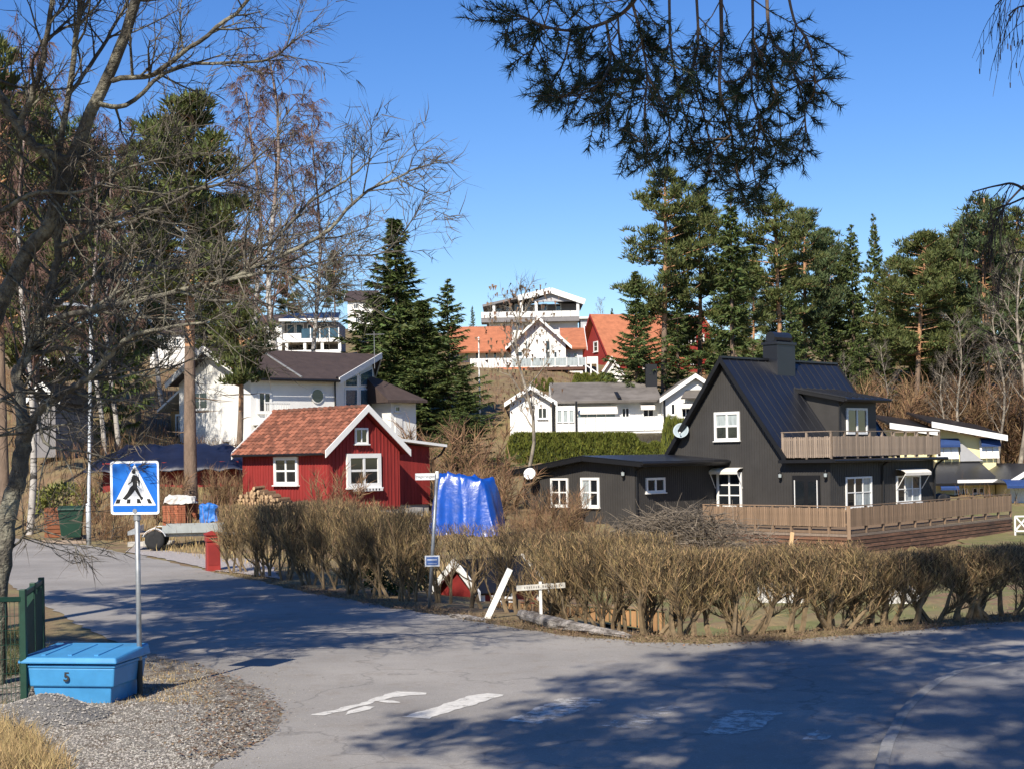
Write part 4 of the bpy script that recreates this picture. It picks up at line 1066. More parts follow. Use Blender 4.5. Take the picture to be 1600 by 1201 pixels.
b = MB(); b.box(tu(765),tu(903),.5,2.6,13,tzz(498)); TP.part('lower_wall', b, m_whitep)
b = MB(); b.box(tu(838),tu(850),-3,2,13,tzz(500)); TP.part('stair_tower', b, m_greywall)

RH = frontal('red_gabled_house', 'dark red house with bright orange roof half hidden by pines on the hill', 958, 140, 16)
h0 = RH.wall((0,0,0),(1,0)); hu = lambda px,w=h0: RH.hit(w,px,560)[0]; hzz = lambda py,px=1000,w=h0: RH.hit(w,px,py)[1]
m_hred = mat('house_red_paint',(.27,.025,.018),.8,.12,2)
gable_block(RH, 0, hu(1102), 0, 9, 7, hzz(556), hzz(494,1000,RH.wall((0,4.5,0),(1,0))), m_hred, m_orange_tile, axis='x', ov_=.6, fo=.5, barge=m_hred)
gable_block(RH, hu(1072), hu(1104), -1.2, 4, 7, hzz(520,1085), hzz(496,1085), m_hred, m_orange_tile, ov_=.4, names=('bay_wall','bay_roof','bay_barge_board'))
h1 = RH.wall((0,-1.2,0),(1,0))
RH.window(h1, (1079,521,1087,537), 1, 2, fw=.1); RH.window(h1, (1079,556,1087,570), 1, 2, fw=.1); RH.window(h1, (1093,521,1100,537), 1, 2, fw=.1)
RH.window(h0, (1035,560,1044,575), 2, 1, fw=.1); RH.window(h0, (1004,562,1014,577), 2, 1, fw=.1)
RH.window(RH.wall((0,9,0),(0,-1)), (4,5.2,hzz(545),hzz(528)), 1, 2, px=False, fw=.1)
k = MB(); k.box(hu(1052),hu(1072)-.05,-.9,-.1,hzz(540),hzz(520)); RH.part('white_bay', k, m_white); 
k = MB(); k.box(4.4,5.6,3.8,4.8,hzz(500),hzz(488)); RH.part('chimney', k, m_hred)
PO = frontal('white_gabled_porch', 'small white gabled garden house with steep roof below the red house', 938, 122)
p0_ = PO.wall((0,0,0),(1,0)); gable_block(PO, 0, PO.hit(p0_,975,570)[0], 0, 4, 6, PO.hit(p0_,940,588)[1], PO.hit(p0_,956,560)[1], m_white, m_orange_tile, barge=m_white, ov_=.25, fo=.3)

UL = frontal('balcony_house', 'white house with dark roof and glazed two-level balcony up the left slope', 393, 130)
u0w = UL.wall((0,0,0),(1,0)); uu = lambda px,w=u0w: UL.hit(w,px,520)[0]; uzz = lambda py,px=470,w=u0w: UL.hit(w,px,py)[1]
b = MB(); b.box(0,uu(440),0,8,8,uzz(500)); UL.part('wall', b, m_whitep)
b = MB(); b.box(uu(440)+.01,uu(524),2.0,8,8,uzz(500)); UL.part('recessed_wall', b, m_greywall)
b = MB(); UL.slab(b, [(uu(438),-.7,uzz(500)),(uu(530),-.7,uzz(500)),(uu(524),4,uzz(482)),(uu(448),4,uzz(482))], .2); UL.part('roof', b, mat('blue_black_tiles',(.012,.016,.032),.35,.2,3,spec=.6))
b = MB(); UL.slab(b, [(-.4,-.4,uzz(501)),(uu(440),-.4,uzz(501)),(uu(448),4,uzz(484)),(.8,4,uzz(484))], .2); UL.part('roof', b, m_brownroof)
b = MB(); b.box(uu(438),uu(531),-.75,-.65,uzz(503),uzz(499)); UL.part('fascia', b, m_white)
b = MB(); b.box(uu(444),uu(536),-1.4,2,uzz(534)-.15,uzz(531)); UL.part('balcony', b, m_white)
for i in range(4):
    a = uu(474)+i*(uu(532)-uu(474))/4; c = a+(uu(532)-uu(474))/4
    k = MB(); k.box(a+.04,c-.04,-1.38,-1.35,uzz(531),uzz(516)); UL.part('glass_balustrade', k, m_glass_sky)
    k = MB(); k.box(c-.04,c+.04,-1.4,-1.33,uzz(531),uzz(515)); UL.part('balcony_post', k, m_white)
for xx in (451,479,506,533): k = MB(); k.box(uu(xx)-.12,uu(xx)+.12,-1.3,-1.05,8.5,uzz(534)-.16); UL.part('pillar', k, m_white)
b = MB(); b.box(uu(446),uu(474),-1.4,-1.3,uzz(531),uzz(523)); UL.part('parapet', b, m_white)
b = MB(); b.box(uu(450),uu(535),-1.35,-1.28,uzz(553)-.6,uzz(549)); UL.part('lower_parapet', b, m_white)
u2w = UL.wall((0,2,0),(1,0))
for xx in (448,462,480,500): UL.window(u2w, (xx,506,xx+13,526), 1, 1, fw=.08, glass=m_glass_sky); UL.window(u2w, (xx,537,xx+15,549), 1, 1, fw=.06)
def simple_house(name, label, px0, px1, d, ytop, yeave, ybase, roofm, wallm, wins, th=0, axis='x'):
    h = frontal(name, label, px0, d, th); w = h.wall((0,0,0),(1,0))
    u1 = h.hit(w,px1,yeave)[0]; pm_ = (px0+px1)/2
    gable_block(h, 0, u1, 0, 6.5, h.hit(w,pm_,ybase)[1]-1.5, h.hit(w,pm_,yeave)[1], h.hit(h.wall((0,3.2 if axis=='x' else 0,0),(1,0)),pm_,ytop)[1], wallm, roofm, axis=axis, barge=m_white)
    for bx in wins: h.window(w, bx, 2, 1, fw=.1)
    return h
simple_house('white_slope_house', 'white house glimpsed between trunks on the left slope', 236, 291, 125, 503, 520, 572, m_brownroof, m_whitep, [(247,528,258,542),(270,528,281,542)])
simple_house('pale_slope_house', 'pale house behind the lamp post glimpsed through branches', 36, 112, 118, 528, 552, 600, m_asphalt_roof, m_whitep, [(50,562,62,578),(84,562,96,578)])
simple_house('ridge_house', 'small white house with balcony high on the ridge left of spruce', 546, 583, 172, 456, 470, 512, m_brownroof, m_whitep, [(552,474,560,484),(566,474,576,484),(555,494,563,506),(568,494,578,506)])
gs = simple_house('garden_shed', 'small grey garden shed with dark roof behind the near tree trunk', 52, 86, 72, 601, 620, 664, m_trim_black, m_greywall, [(62,626,74,640)], axis='y')
simple_house('brick_cottage', 'small brown cottage deep among the trees at right', 1495, 1525, 135, 560, 574, 592, mat('dull_brown_roof',(.11,.06,.04),.8,.2,2), mat('brown_boards',(.20,.08,.05),.8,.2,2), [(1502,578,1508,588)])
# ------------------------------------------------------------------ blue sand box
m_bluebox = mat('blue_glassfibre', (.055,.25,.50), .42, .14, 3, bump=.05, bscale=30, color2=(.06,.16,.27), c2lo=.52, c2hi=.78)
fr = G(174,1101); SBa = R(-10)
SB = empty('sand_box', (fr.x,fr.y,0), SBa, label='blue glassfibre sand box with sloping lid numbered five beside the crossing sign', category='sand box')
bw, bdp, bhh = 1.02, .82, .50
def frus(x0,x1,y0,y1,z0,X0,X1,Y0,Y1,z1): return [(x0,y0,z0),(x1,y0,z0),(x1,y1,z0),(x0,y1,z0)],[(X0,Y0,z1),(X1,Y0,z1),(X1,Y1,z1),(X0,Y1,z1)]
b = MB(); lo_, hi_ = frus(-bw+.10,-.04,.06,bdp-.06,-.06, -bw+.06,-.01,.03,bdp-.03,.20); b.hexa([lo_[0],lo_[3],lo_[2],lo_[1]][::-1], [hi_[0],hi_[3],hi_[2],hi_[1]][::-1])
b.build('lower_body', m_bluebox, SB, bevel=.015)
b = MB(); lo_, hi_ = frus(-bw+.03,.03,.0,bdp,.20, -bw-.02,.06,-.03,bdp+.02,.42); b.hexa(lo_, hi_); b.build('upper_body', m_bluebox, SB, bevel=.018)
b = MB(); lo_, hi_ = frus(-bw-.03,.07,-.04,bdp+.03,.42, -bw-.03,.07,-.04,bdp+.03,.455); b.hexa(lo_, hi_); b.build('rim', m_bluebox, SB, bevel=.01)
b = MB(); lo_, hi_ = frus(-bw-.07,.11,-.09,bdp+.05,.470, -bw-.05,.09,-.07,bdp+.03,.54)
hi_ = [hi_[0],hi_[1],(hi_[2][0],hi_[2][1],.60),(hi_[3][0],hi_[3][1],.60)]; b.hexa(lo_, hi_); lid = b.build('lid', m_bluebox, SB, bevel=.02)
for i in range(3):
    k = MB(); x = -bw+.16+i*.32; k.hexa([(x,.05,.548),(x+.05,.05,.548),(x+.05,.72,.586),(x,.72,.586)],[(x,.05,.56),(x+.05,.05,.56),(x+.05,.72,.60),(x,.72,.60)]); k.build('lid_rib', m_bluebox, lid)
def text_mesh(name, body, size, m, parent, loc, rot, align='CENTER', ext=.001, bold=.0):
    cu = bpy.data.curves.new(name, 'FONT'); cu.body = body; cu.size = size; cu.align_x = align; cu.align_y = 'CENTER'; cu.extrude = ext; cu.offset = size*bold
    t = bpy.data.objects.new(name+'_tmp', cu); col.objects.link(t)
    dg = bpy.context.evaluated_depsgraph_get(); me = bpy.data.meshes.new_from_object(t.evaluated_get(dg))
    bpy.data.objects.remove(t); me.materials.clear(); me.materials.append(m)
    o = link(name, me, parent); o.location = loc; o.rotation_euler = rot
    return o
m_ink = mat('black_ink', (.012,.012,.012), .6, .1, 5)
text_mesh('number', '5', .15, m_ink, SB, (-.52,-.030,.315), (R(90-8),0,0), bold=.03)

# ------------------------------------------------------------------ pedestrian crossing sign
sp_ = G(219,1087)
SG = empty('crossing_sign', (sp_.x,sp_.y,0), R(-14), label='blue and white pedestrian crossing sign on a grey steel pole', category='road sign')
ph = zat(221,800,sp_.y)
b = MB(); b.tube([(0,0,-.1),(0,0,ph+.45)], .03, 14); b.build('pole', m_galv, SG, smooth=True)
b = MB(); b.tube([(0,0,-.1),(0,0,.42)], .034, 14); b.build('pole_sleeve', mat('dark_pole_sleeve',(.03,.035,.035),.6,.2,6), SG)
b = MB(); b.tube([(0,0,ph-.09),(0,0,ph+.02)], .042, 14); b.tube([(0,-.03,ph+.02),(0,-.058,ph+.02)],.028,10); b.build('clamp', m_galv, SG)
S_ = .62
def su(x,y): return ((x-515)/860*S_, (1095-y)/980*S_ + ph - .02)
m_signw = mat('sign_white', (.74,.75,.75), .35, .05, 20); m_signb = mat('sign_blue', (.012,.13,.50), .35, .08, 8)
def flat(name, pts, y, m, parent, th=.002):
    k = MB(); k.prism([(p[0],y,p[1]) for p in pts], (0,th,0)); return k.build(name, m, parent)
def rrect(x0,y0,x1,y1,r,n=5):
    out = []
    for cx_,cy_,a0 in ((x1-r,y1-r,0),(x0+r,y1-r,90),(x0+r,y0+r,180),(x1-r,y0+r,270)):
        for i in range(n+1):
            a = R(a0+90*i/n); out.append((cx_+r*math.cos(a), cy_+r*math.sin(a)))
    return out
a = su(85,1095); c = su(945,115)
flat('sign_plate', rrect(a[0],a[1],c[0],c[1],.035), -.050, m_signw, SG, .012)
bk_ = flat('sign_back', rrect(a[0]+.01,a[1]+.01,c[0]-.01,c[1]-.01,.03), -.037, m_galv, SG, .003)
a = su(128,1050); c = su(915,155); flat('blue_field', rrect(a[0],a[1],c[0],c[1],.02), -.052, m_signb, SG)
flat('white_triangle', [su(525,165),su(135,930),su(890,930)][::-1], -.054, m_signw, SG)
fig = [(500,365),(545,375),(590,410),(618,480),(608,575),(590,572),(583,500),(566,470),(566,590),(600,680),(640,765),(672,785),(645,838),(625,825),(605,775),(560,710),(525,645),(470,720),(415,780),(362,828),(300,800),(330,770),(390,690),(440,600),(490,545),(488,490),(410,545),(398,532),(455,490),(475,400)]
flat('pedestrian_symbol', [su(*p) for p in fig], -.056, m_ink, SG)
flat('pedestrian_head', [su(508+34*math.cos(R(i*24)),312+40*math.sin(R(i*24))) for i in range(15)], -.0565, m_ink, SG)
for q in (((200,810),(270,810),(250,890),(172,890)),((385,812),(445,812),(440,890),(370,890)),((555,808),(605,808),(635,885),(558,890)),((728,810),(785,810),(828,895),(758,893))):
    flat('stripe_symbol', [su(*p) for p in q], -.0555, m_ink, SG)

# ------------------------------------------------------------------ green mesh fence at the left
m_fgreen = mat('dark_green_fence', (.010,.045,.028), .5, .2, 6)
gp0 = P(37,1000,17.4); gp1 = P(66,1000,21.0); gp2 = P(-260,1000,16.2)
GF = empty('mesh_fence', (gp0.x,gp0.y,0), 0, label='dark green wire mesh fence with steel posts at the left edge', category='fence')
def fence_run(a, b, h0, h1, posts):
    a = Vector((a.x-gp0.x,a.y-gp0.y,0)); b = Vector((b.x-gp0.x,b.y-gp0.y,0)); L_ = (b-a).length; t = (b-a)/L_
    w = MB(); n = int(L_/.05)
    for i in range(n+1):
        p = a+t*(i*.05); hh = h0+(h1-h0)*i/n
        w.tube([p+Vector((0,0,.03)),p+Vector((0,0,hh))], .0035, 3, cap=False)
    for k in range(8):
        w.tube([a+Vector((0,0,.05+k*(h0-.08)/7)), b+Vector((0,0,.05+k*(h1-.08)/7))], .004, 3, cap=False)
    w.build('wire_mesh', m_fgreen, GF, kind='stuff')
    for i in posts:
        p = a.lerp(b,i); hh = h0+(h1-h0)*i; q = MB(); q.box(p.x-.035,p.x+.035,p.y-.035,p.y+.035,-.1,hh+.06); q.build('post', m_fgreen, GF, bevel=.006)
    r_ = MB(); r_.beam(a+Vector((0,0,h0)),b+Vector((0,0,h1)),.04,.05); r_.build('top_rail', m_fgreen, GF)
fence_run(gp0, gp1, 1.25, 1.12, (0,.5,1)); fence_run(gp0, gp2, 1.2, 1.3, (.62,1))
# dark boards fixed along the run that leads away
for i in range(22):
    p = (gp1-gp0)*(.04+i/23.5); k = MB(); k.box(p.x-.006,p.x+.006,p.y-.055,p.y+.055,.12,1.05); k.build('fence_board', m_fgreen, GF)

# ------------------------------------------------------------------ red post box, trailer, bin, lamp
mb_ = G(333,891)
PB = empty('post_box', (mb_.x,mb_.y,0), R(20), label='tall red roadside post box at the end of the hedge', category='post box')
m_pb = mat('red_box_paint', (.28,.028,.022), .6, .12, 5)
b = MB(); b.hexa([(-.17,-.15,-.05),(.17,-.15,-.05),(.17,.15,-.05),(-.17,.15,-.05)],[(-.16,-.14,.74),(.16,-.14,.74),(.16,.14,.74),(-.16,.14,.74)]); b.build('pillar', m_pb, PB, bevel=.01)
b = MB(); b.box(-.18,.18,-.17,.17,.741,.90); hdp = b.build('head', m_pb, PB, bevel=.01)
b = MB(); b.prism([(-.20,-.20,.90),(.20,-.20,.90),(.20,-.20,.93),(0,-.20,1.0),(-.20,-.20,.93)],(0,.40,0)); b.build('cap', m_pb, PB)
b = MB(); b.box(-.11,.11,-.176,-.171,.80,.83); b.build('slot', m_ink, hdp)
b = MB(); b.box(-.13,.13,-.155,-.148,.15,.65); b.build('door_panel', m_redtrim, PB)

tg = on(275, 48.5, .0)
TRL = empty('flat_trailer', tg, R(8), label='grey galvanised flatbed trailer parked on the gravel drive', category='trailer')
m_tsheet = mat('dull_trailer_sheet', (.36,.38,.36), .5, .15, 4, metal=.4)
b = MB(); b.box(-1.1,1.4,-.75,.75,.48,.53); b.build('bed', m_wood_grey, TRL)
for i in range(4):
    x = -.4+i*.45; k = MB(); k.box(x,x+.44,-.78,-.755,.50,.74); k.build('side_panel', m_tsheet, TRL)
    k = MB(); k.box(x,x+.44,.755,.78,.50,.74); k.build('side_panel', m_tsheet, TRL)
for x,nm in ((-1.12,'tailboard'),(1.41,'headboard')):
    k = MB(); k.box(x,x+.025,-.75,.75,.50,.74); k.build(nm, m_tsheet, TRL)
k = MB(); k.hexa([(-1.45,-.72,.46),(-1.14,-.72,.50),(-1.14,.72,.50),(-1.45,.72,.46)],[(-1.45,-.72,.58),(-1.14,-.72,.72),(-1.14,.72,.72),(-1.45,.72,.58)]); k.build('ramp', m_galv, TRL)
for sy in (-1,1):
    k = MB(); k.box(-1.05,1.38,sy*.5-.04,sy*.5+.04,.38,.48); k.build('chassis_beam', m_galv, TRL)
    w = empty('wheel', (-.62,sy*.92,.30)); w.parent = TRL
    k = MB(); k.lathe([(.17,-.09),(.28,-.09),(.30,-.05),(.30,.05),(.28,.09),(.17,.09)], n=20); k.v = [(x,z,y) for x,y,z in k.v]; k.build('tyre', m_rubber, w, smooth=True)
    k = MB(); k.lathe([(.02,-.06),(.17,-.07),(.17,.07),(.02,.06)], n=16); k.v = [(x,z,y) for x,y,z in k.v]; k.build('rim', m_galv, w)
    k = MB()
    for i in range(8):
        a0, a1 = R(20+i*17.5), R(20+(i+1)*17.5); c_ = (-.62,.30)
        k.hexa([(c_[0]+.37*math.cos(a0),sy*.92-.13,c_[1]+.37*math.sin(a0)),(c_[0]+.37*math.cos(a1),sy*.92-.13,c_[1]+.37*math.sin(a1)),(c_[0]+.37*math.cos(a1),sy*.92+.13,c_[1]+.37*math.sin(a1)),(c_[0]+.37*math.cos(a0),sy*.92+.13,c_[1]+.37*math.sin(a0))],
               [(c_[0]+.355*math.cos(a0),sy*.92-.13,c_[1]+.355*math.sin(a0)),(c_[0]+.355*math.cos(a1),sy*.92-.13,c_[1]+.355*math.sin(a1)),(c_[0]+.355*math.cos(a1),sy*.92+.13,c_[1]+.355*math.sin(a1)),(c_[0]+.355*math.cos(a0),sy*.92+.13,c_[1]+.355*math.sin(a0))])
    k.build('mudguard', m_white, TRL)
k = MB(); k.beam((1.4,0,.42),(2.7,0,.42),.08,.08); k.build('drawbar', m_galv, TRL)
k = MB(); k.tube([(2.4,0,.42),(2.4,0,.02)],.03,8); k.build('jockey_leg', m_galv, TRL)

bg_ = on(110, 55.5); bg_.z = max(0, bg_.z)
BN = empty('wheelie_bin', bg_, R(12), label='dark green wheelie bin standing beside the lamp post', category='bin')
m_bin = mat('green_bin_plastic', (.012,.045,.028), .45, .1, 4)
b = MB(); b.hexa([(-.34,-.30,.10),(.34,-.30,.10),(.34,.30,.10),(-.34,.30,.10)],[(-.44,-.40,1.10),(.44,-.40,1.10),(.44,.40,1.10),(-.44,.40,1.10)]); b.build('body', m_bin, BN, bevel=.02)
b = MB(); b.hexa([(-.47,-.46,1.10),(.47,-.46,1.10),(.47,.42,1.14),(-.47,.42,1.14)],[(-.45,-.42,1.17),(.45,-.42,1.17),(.45,.40,1.24),(-.45,.40,1.24)]); b.build('lid', m_bin, BN, bevel=.015)
for sx in (-1,1):
    k = MB(); k.tube([(sx*.36,.32,.11),(sx*.28,.32,.11)],.11,14); k.build('wheel', m_rubber, BN)
k = MB(); k.tube([(-.3,.46,1.1),(.3,.46,1.1)],.02,8); k.build('handle', m_bin, BN)
cb = on(82, 57.5); CB = empty('compost_crate', cb, R(10), label='rust brown slatted crate just left of the green bin', category='crate')
for i in range(7):
    k = MB(); k.box(-.3,.3,-.3,.3,.02+i*.16,.155+i*.16); k.build('crate_slat', mat('rust_brown_boards',(.20,.07,.03),.8,.25,4,obvar=.15), CB)
for i,(px,dd) in enumerate(((88,53.6),(112,53.0))):
    p_ = on(px,dd); k = MB(); k.beam((-.55,0,.06),(.55,0,.06),.18,.10); o = k.build('sleeper', m_wood_grey); o.location = p_; o.rotation_euler = (0,0,R(-14+8*i))
    o['label'] = ('left grey timber sleeper lying at the foot of the green bin','right grey timber sleeper lying nearest the lamp post foot')[i]; o['category'] = 'sleeper'; o['group'] = 'sleepers by the bin'

lp_ = G(139,851)
LP = empty('street_lamp', (lp_.x,lp_.y,0), 0, label='slim grey street lamp post with flat lamp head at the left bend', category='street lamp')
lh = zat(147,482,lp_.y)
b = MB(); b.tube([(0,0,-.1),(0,0,1.4),(.02,0,1.42),(.20,0,lh)],[.085,.085,.06,.045],12); b.build('pole', m_alu, LP, smooth=True)
b = MB(); b.tube([(.20,0,lh-.03),(.12,-.2,lh+.05),(-.1,-.5,lh+.07)],[.03,.03,.028],8); b.build('arm', m_alu, LP)
b = MB(); b.hexa([(-.55,-1.0,lh+.02),(.08,-.45,lh+.02),(-.05,-.25,lh+.05),(-.68,-.8,lh+.05)],[(-.5,-.95,lh+.12),(.05,-.45,lh+.12),(-.07,-.3,lh+.13),(-.62,-.8,lh+.13)]); b.build('lamp_head', m_alu, LP, bevel=.01)

# ------------------------------------------------------------------ bricks, bags, firewood, tarpaulins
m_brick = mat('stacked_red_brick', (.30,.10,.05), .9, .2, 8, island=.3)
def brick_stack(px, d, nx, nz, label):
    p = on(px,d); e = empty('brick_stack', p, R(rs.uniform(-15,15)), label=label, category='brick stack', group='brick stacks by the pine')
    k = MB(); k.box(-.4,.4,-.3,.3,.0,.09); k.build('pallet', m_wood_grey, e)
    for z in range(nz):
        c = MB()
        for i in range(nx):
            for j in range(2):
                w_ = .8/nx; x = -.4+i*w_+rs.uniform(-.008,.008); y = -.3+j*.3
                c.box(x+.006,x+w_-.006,y+.006,y+.294,.092+z*.078,.092+z*.078+.070)
        c.build('brick_course', m_brick, e, kind='stuff')
    return e
brick_stack(272,54.2,6,9,'left brown brick stack under a white sheet behind the crossing sign'); brick_stack(289,54.8,6,9,'right brown brick stack standing against the pine trunk foot')
def drape(name, c, sx, sy, sz, m, label, cat, seed, folds=1.0, n=26, theta=0.0, sag=.12, boxy=False, **k):
    """a sheet pulled over a load: a rounded block with pulled folds and a ragged hem"""
    rr_ = random.Random(seed); mb = MB(); ph_ = [rr_.uniform(0,6) for _ in range(8)]
    rows = [(0.0,1.0),(.3,.98),(.62,.99),(.9,.98),(.985,.93),(1.0,.62),(1.0,.3),(1.0,.02)] if not boxy else [(0.0,1.06),(.3,1.0),(.62,.98),(.93,.97),(.99,.94),(1.0,.62),(1.0,.3),(1.0,.02)]
    rr2 = []
    for i in range(len(rows)-1):
        for q in range(3):
            t = q/3; rr2.append((rows[i][0]*(1-t)+rows[i+1][0]*t, rows[i][1]*(1-t)+rows[i+1][1]*t))
    rr2.append(rows[-1])
    N_ = n*4
    for h_,s_ in rr2:
        for i in range(N_):
            a = 2*math.pi*i/N_; ca,sa = math.cos(a),math.sin(a)
            pw_e = 9 if boxy else 5; q = (abs(ca)**pw_e+abs(sa)**pw_e)**(-1/pw_e)
            f_ = folds*(.035*math.sin(9*a+ph_[0]+3*h_)+.03*math.sin(17*a+ph_[1]-5*h_)+.02*math.sin(31*a+ph_[2]))*(1.15-h_*.6)*(.35 if boxy else 1)
            flare = 1+.10*(1-h_)**2
            x = ca*q*s_*flare*(1+f_); y = sa*q*s_*flare*(1+f_)
            z = h_ - sag*max(0,x*.5+.3*math.sin(3*x+ph_[3]))*(h_>.5) + .035*folds*math.sin(5*x+4*y+ph_[4])*math.cos(7*y-3*x+ph_[5])*(h_>.9)
            if h_ < .05: z += .12*math.sin(7*a+ph_[6])*math.sin(3*a+ph_[7])
            mb.v.append((x*sx/2, y*sy/2, z*sz))
    for j in range(len(rr2)-1):
        for i in range(N_):
            i2 = (i+1)%N_; mb.f.append((j*N_+i, j*N_+i2, (j+1)*N_+i2, (j+1)*N_+i)); mb.m.append(0)
    mb.f.append(tuple((len(rr2)-1)*N_+i for i in range(N_))); mb.m.append(0)
    o = mb.build(name, m, smooth=True, label=label, category=cat, **k); o.location = c; o.rotation_euler = (0,0,theta)
    if boxy:
        tx = bpy.data.textures.new(name+'_wrinkle','VORONOI'); tx.noise_scale = .75; tx.weight_1 = -1.0; tx.weight_2 = 1.0
    else:
        tx = bpy.data.textures.new(name+'_wrinkle','CLOUDS'); tx.noise_scale = .38; tx.noise_depth = 3
    sub = o.modifiers.new('sub','SUBSURF'); sub.levels = 1; sub.render_levels = 1
    dm_ = o.modifiers.new('wrinkle','DISPLACE'); dm_.texture = tx; dm_.strength = (.20 if boxy else .16)*folds; dm_.mid_level = .5; dm_.texture_coords = 'LOCAL'
    return o
m_btarp = mat('blue_tarpaulin', (.006,.060,.33), .30, .22, 2.5, spec=.6, bump=.5, bscale=6)
c_ = P(727,800,50.0); gz_ = H(c_.x,c_.y)
tb_ = MB(); NX, NY = 84, 64; rr_ = random.Random(4); zb_ = zat(727,838,50); Ht = zat(690,739,50)-zb_
lines = [((-1.0,-.9),(.95,.2)),((.95,.2),(-.3,-.95)),((.95,.2),(.4,-1.0)),((.95,.2),(1.2,-.9)),((-.2,-.2),(-.9,-1.0)),((-.2,-.2),(.1,-1.0)),((-1.1,.1),(.3,-.1)),((-.6,-.3),(-1.2,-.8)),((.3,-.1),(.9,-1.0)),((-.9,.5),(.9,.3)),((-.5,-.25),(-.45,-1.0))]
def seg_d(x, y, q):
    (ax_,ay_),(bx2_,by_) = q; t = max(0,min(1,((x-ax_)*(bx2_-ax_)+(y-ay_)*(by_-ay_))/((bx2_-ax_)**2+(by_-ay_)**2))); return math.hypot(x-ax_-t*(bx2_-ax_), y-ay_-t*(by_-ay_))
for j in range(NY+1):
    for i in range(NX+1):
        u = i/NX*2-1; v = j/NY*2-1; x = u*1.18; y = v*1.0
        ed_ = min(1-abs(u)+.02*math.sin(9*v), 1-abs(v)+.02*math.sin(6.3*u+1)+.015*math.sin(15.7*u+2.3)*math.sin(4.1*u)); ew_ = .30+.55*max(0,-v)**2; k = 1-(1-min(1,max(0,ed_)/ew_))**1.9
        top_ = Ht*(1-.20*(u+1)/2-.05*math.cos(3*u)*v) - .16*max(0,.25-math.hypot(u+.25,v+.35))
        z = top_*k + sum(a_*math.exp(-seg_d(x,y,q)/.07) for q,a_ in zip(lines,(.10,.09,.07,.06,.09,.07,.08,.06,.08,.05,.07)))*(.35+.65*k)
        z += .02*math.sin(14*x+5*y)*math.cos(11*y-4*x)*k + rr_.uniform(-.006,.006)
        bulge = (1-k)*.10*math.sin(8*u+2)*math.cos(5*v); tb_.v.append((x*(1+bulge*.5), y-(1-k)*(.04*math.sin(5.3*u+.6)+.03*math.sin(13*u)*math.sin(3.7*u+1)), max(z,-.25)))
for j in range(NY):
    for i in range(NX): tb_.f.append((j*(NX+1)+i,j*(NX+1)+i+1,(j+1)*(NX+1)+i+1,(j+1)*(NX+1)+i)); tb_.m.append(0)
o = tb_.build('blue_tarpaulin', m_btarp, smooth=True, label='crumpled bright blue tarpaulin pulled over a load beside the red shed', category='tarpaulin'); o.location = (c_.x,c_.y+.7,zb_); o.rotation_euler = (0,0,R(-8))
c_ = on(325,54.0); drape('blue_sack', (c_.x,c_.y,c_.z-.03), .62,.5,.62, mat('pale_blue_sack',(.03,.16,.50),.5,.25,4), 'open blue plastic sack standing by the pine trunk', 'sack', 8, 1.6, 14)
c_ = on(281,54.5); drape('white_sheet', (c_.x,c_.y,c_.z+.76), 1.0,.75,.26, mat('dirty_white_sheet',(.55,.53,.48),.7,.15,4), 'dirty white plastic sheet lying on top of the brick stacks', 'sheet', 12, 1.4, 14)
DS = frontal('tarp_roofed_shed', 'low red shed under a dark blue tarpaulin roof behind the crossing sign', 150, 63, 6, 'shed')
d0 = DS.wall((0,0,0),(1,0)); du_ = lambda px: DS.hit(d0,px,715)[0]; dz_ = lambda py,px=220: DS.hit(d0,px,py)[1]
b = MB(); b.box(.2,du_(372),.15,3.4,1.0,dz_(722)); DS.part('wall', b, m_redtrim)
m_navy = mat('navy_tarpaulin', (.010,.014,.034), .45, .3, 1.5, bump=.6, bscale=3)
nx4, ny4 = 24, 10; b = MB(); rr = random.Random(6)
for j in range(ny4+1):
    for i in range(nx4+1):
        u = i/nx4; v = j/ny4
        x = -.5+(du_(380)+1)*u; zt = dz_(735)+(dz_(694)-dz_(735))*math.sin(min(1,v*1.25)*math.pi/2)*(min(1,(.35+u*3.2))*min(1,(.55+(1-u)*2.2)))
        b.v.append((x, -.5+v*3.6, zt+.05*math.sin(6*x+3*v)+rr.uniform(-.03,.03)))
for j in range(ny4):
    for i in range(nx4): b.f.append((j*(nx4+1)+i,j*(nx4+1)+i+1,(j+1)*(nx4+1)+i+1,(j+1)*(nx4+1)+i)); b.m.append(0)
o = DS.part('tarpaulin_roof', b, m_navy, smooth=True); sm_ = o.modifiers.new('thick','SOLIDIFY'); sm_.thickness = .04

# firewood stacked against the shed's long wall
m_bark = mat('firewood_bark', (.16,.10,.06), .9, .3, 8, obvar=.25); m_endgrain = mat('firewood_ends', (.48,.33,.19), .9, .2, 10, obvar=.2)
lg = MB(); lg.tube([(0,0,0),(.5,0,0)], .085, 7); lg.m = [0]*7+[1,1]; log_me = lg.mesh('log', [m_bark, m_endgrain])
fwo = RS.e.matrix_basis @ Vector((-.75, 0, 0)); 
FW = empty('firewood_pile', (0,0,0), 0, label='untidy pile of split firewood against the long side of the red shed', category='firewood')
Mx = Matrix.Translation(RS.o) @ Matrix.Rotation(RS.th,4,'Z')
pile_top = zat(405,740,57)
for r_ in range(9):
    for i in range(30):
        y = .2+i*.155+rs.uniform(-.05,.05); z = basez-.35+r_*.135
        lim = basez+.75 - abs(y-3.3)*.30 if y > 1.6 else basez+.25
        if z > lim or y > L2: continue
        p = Mx @ Vector((-.85+rs.uniform(-.06,.06), y, z+rs.uniform(-.03,.03)))
        o = link('log', log_me, FW); o.location = p; o.rotation_euler = (rs.uniform(0,6), rs.uniform(-.12,.12), R(45)+rs.uniform(-.25,.25)); s_ = rs.uniform(.7,1.15); o.scale = (rs.uniform(.85,1.1), s_, s_*rs.uniform(.75,1))
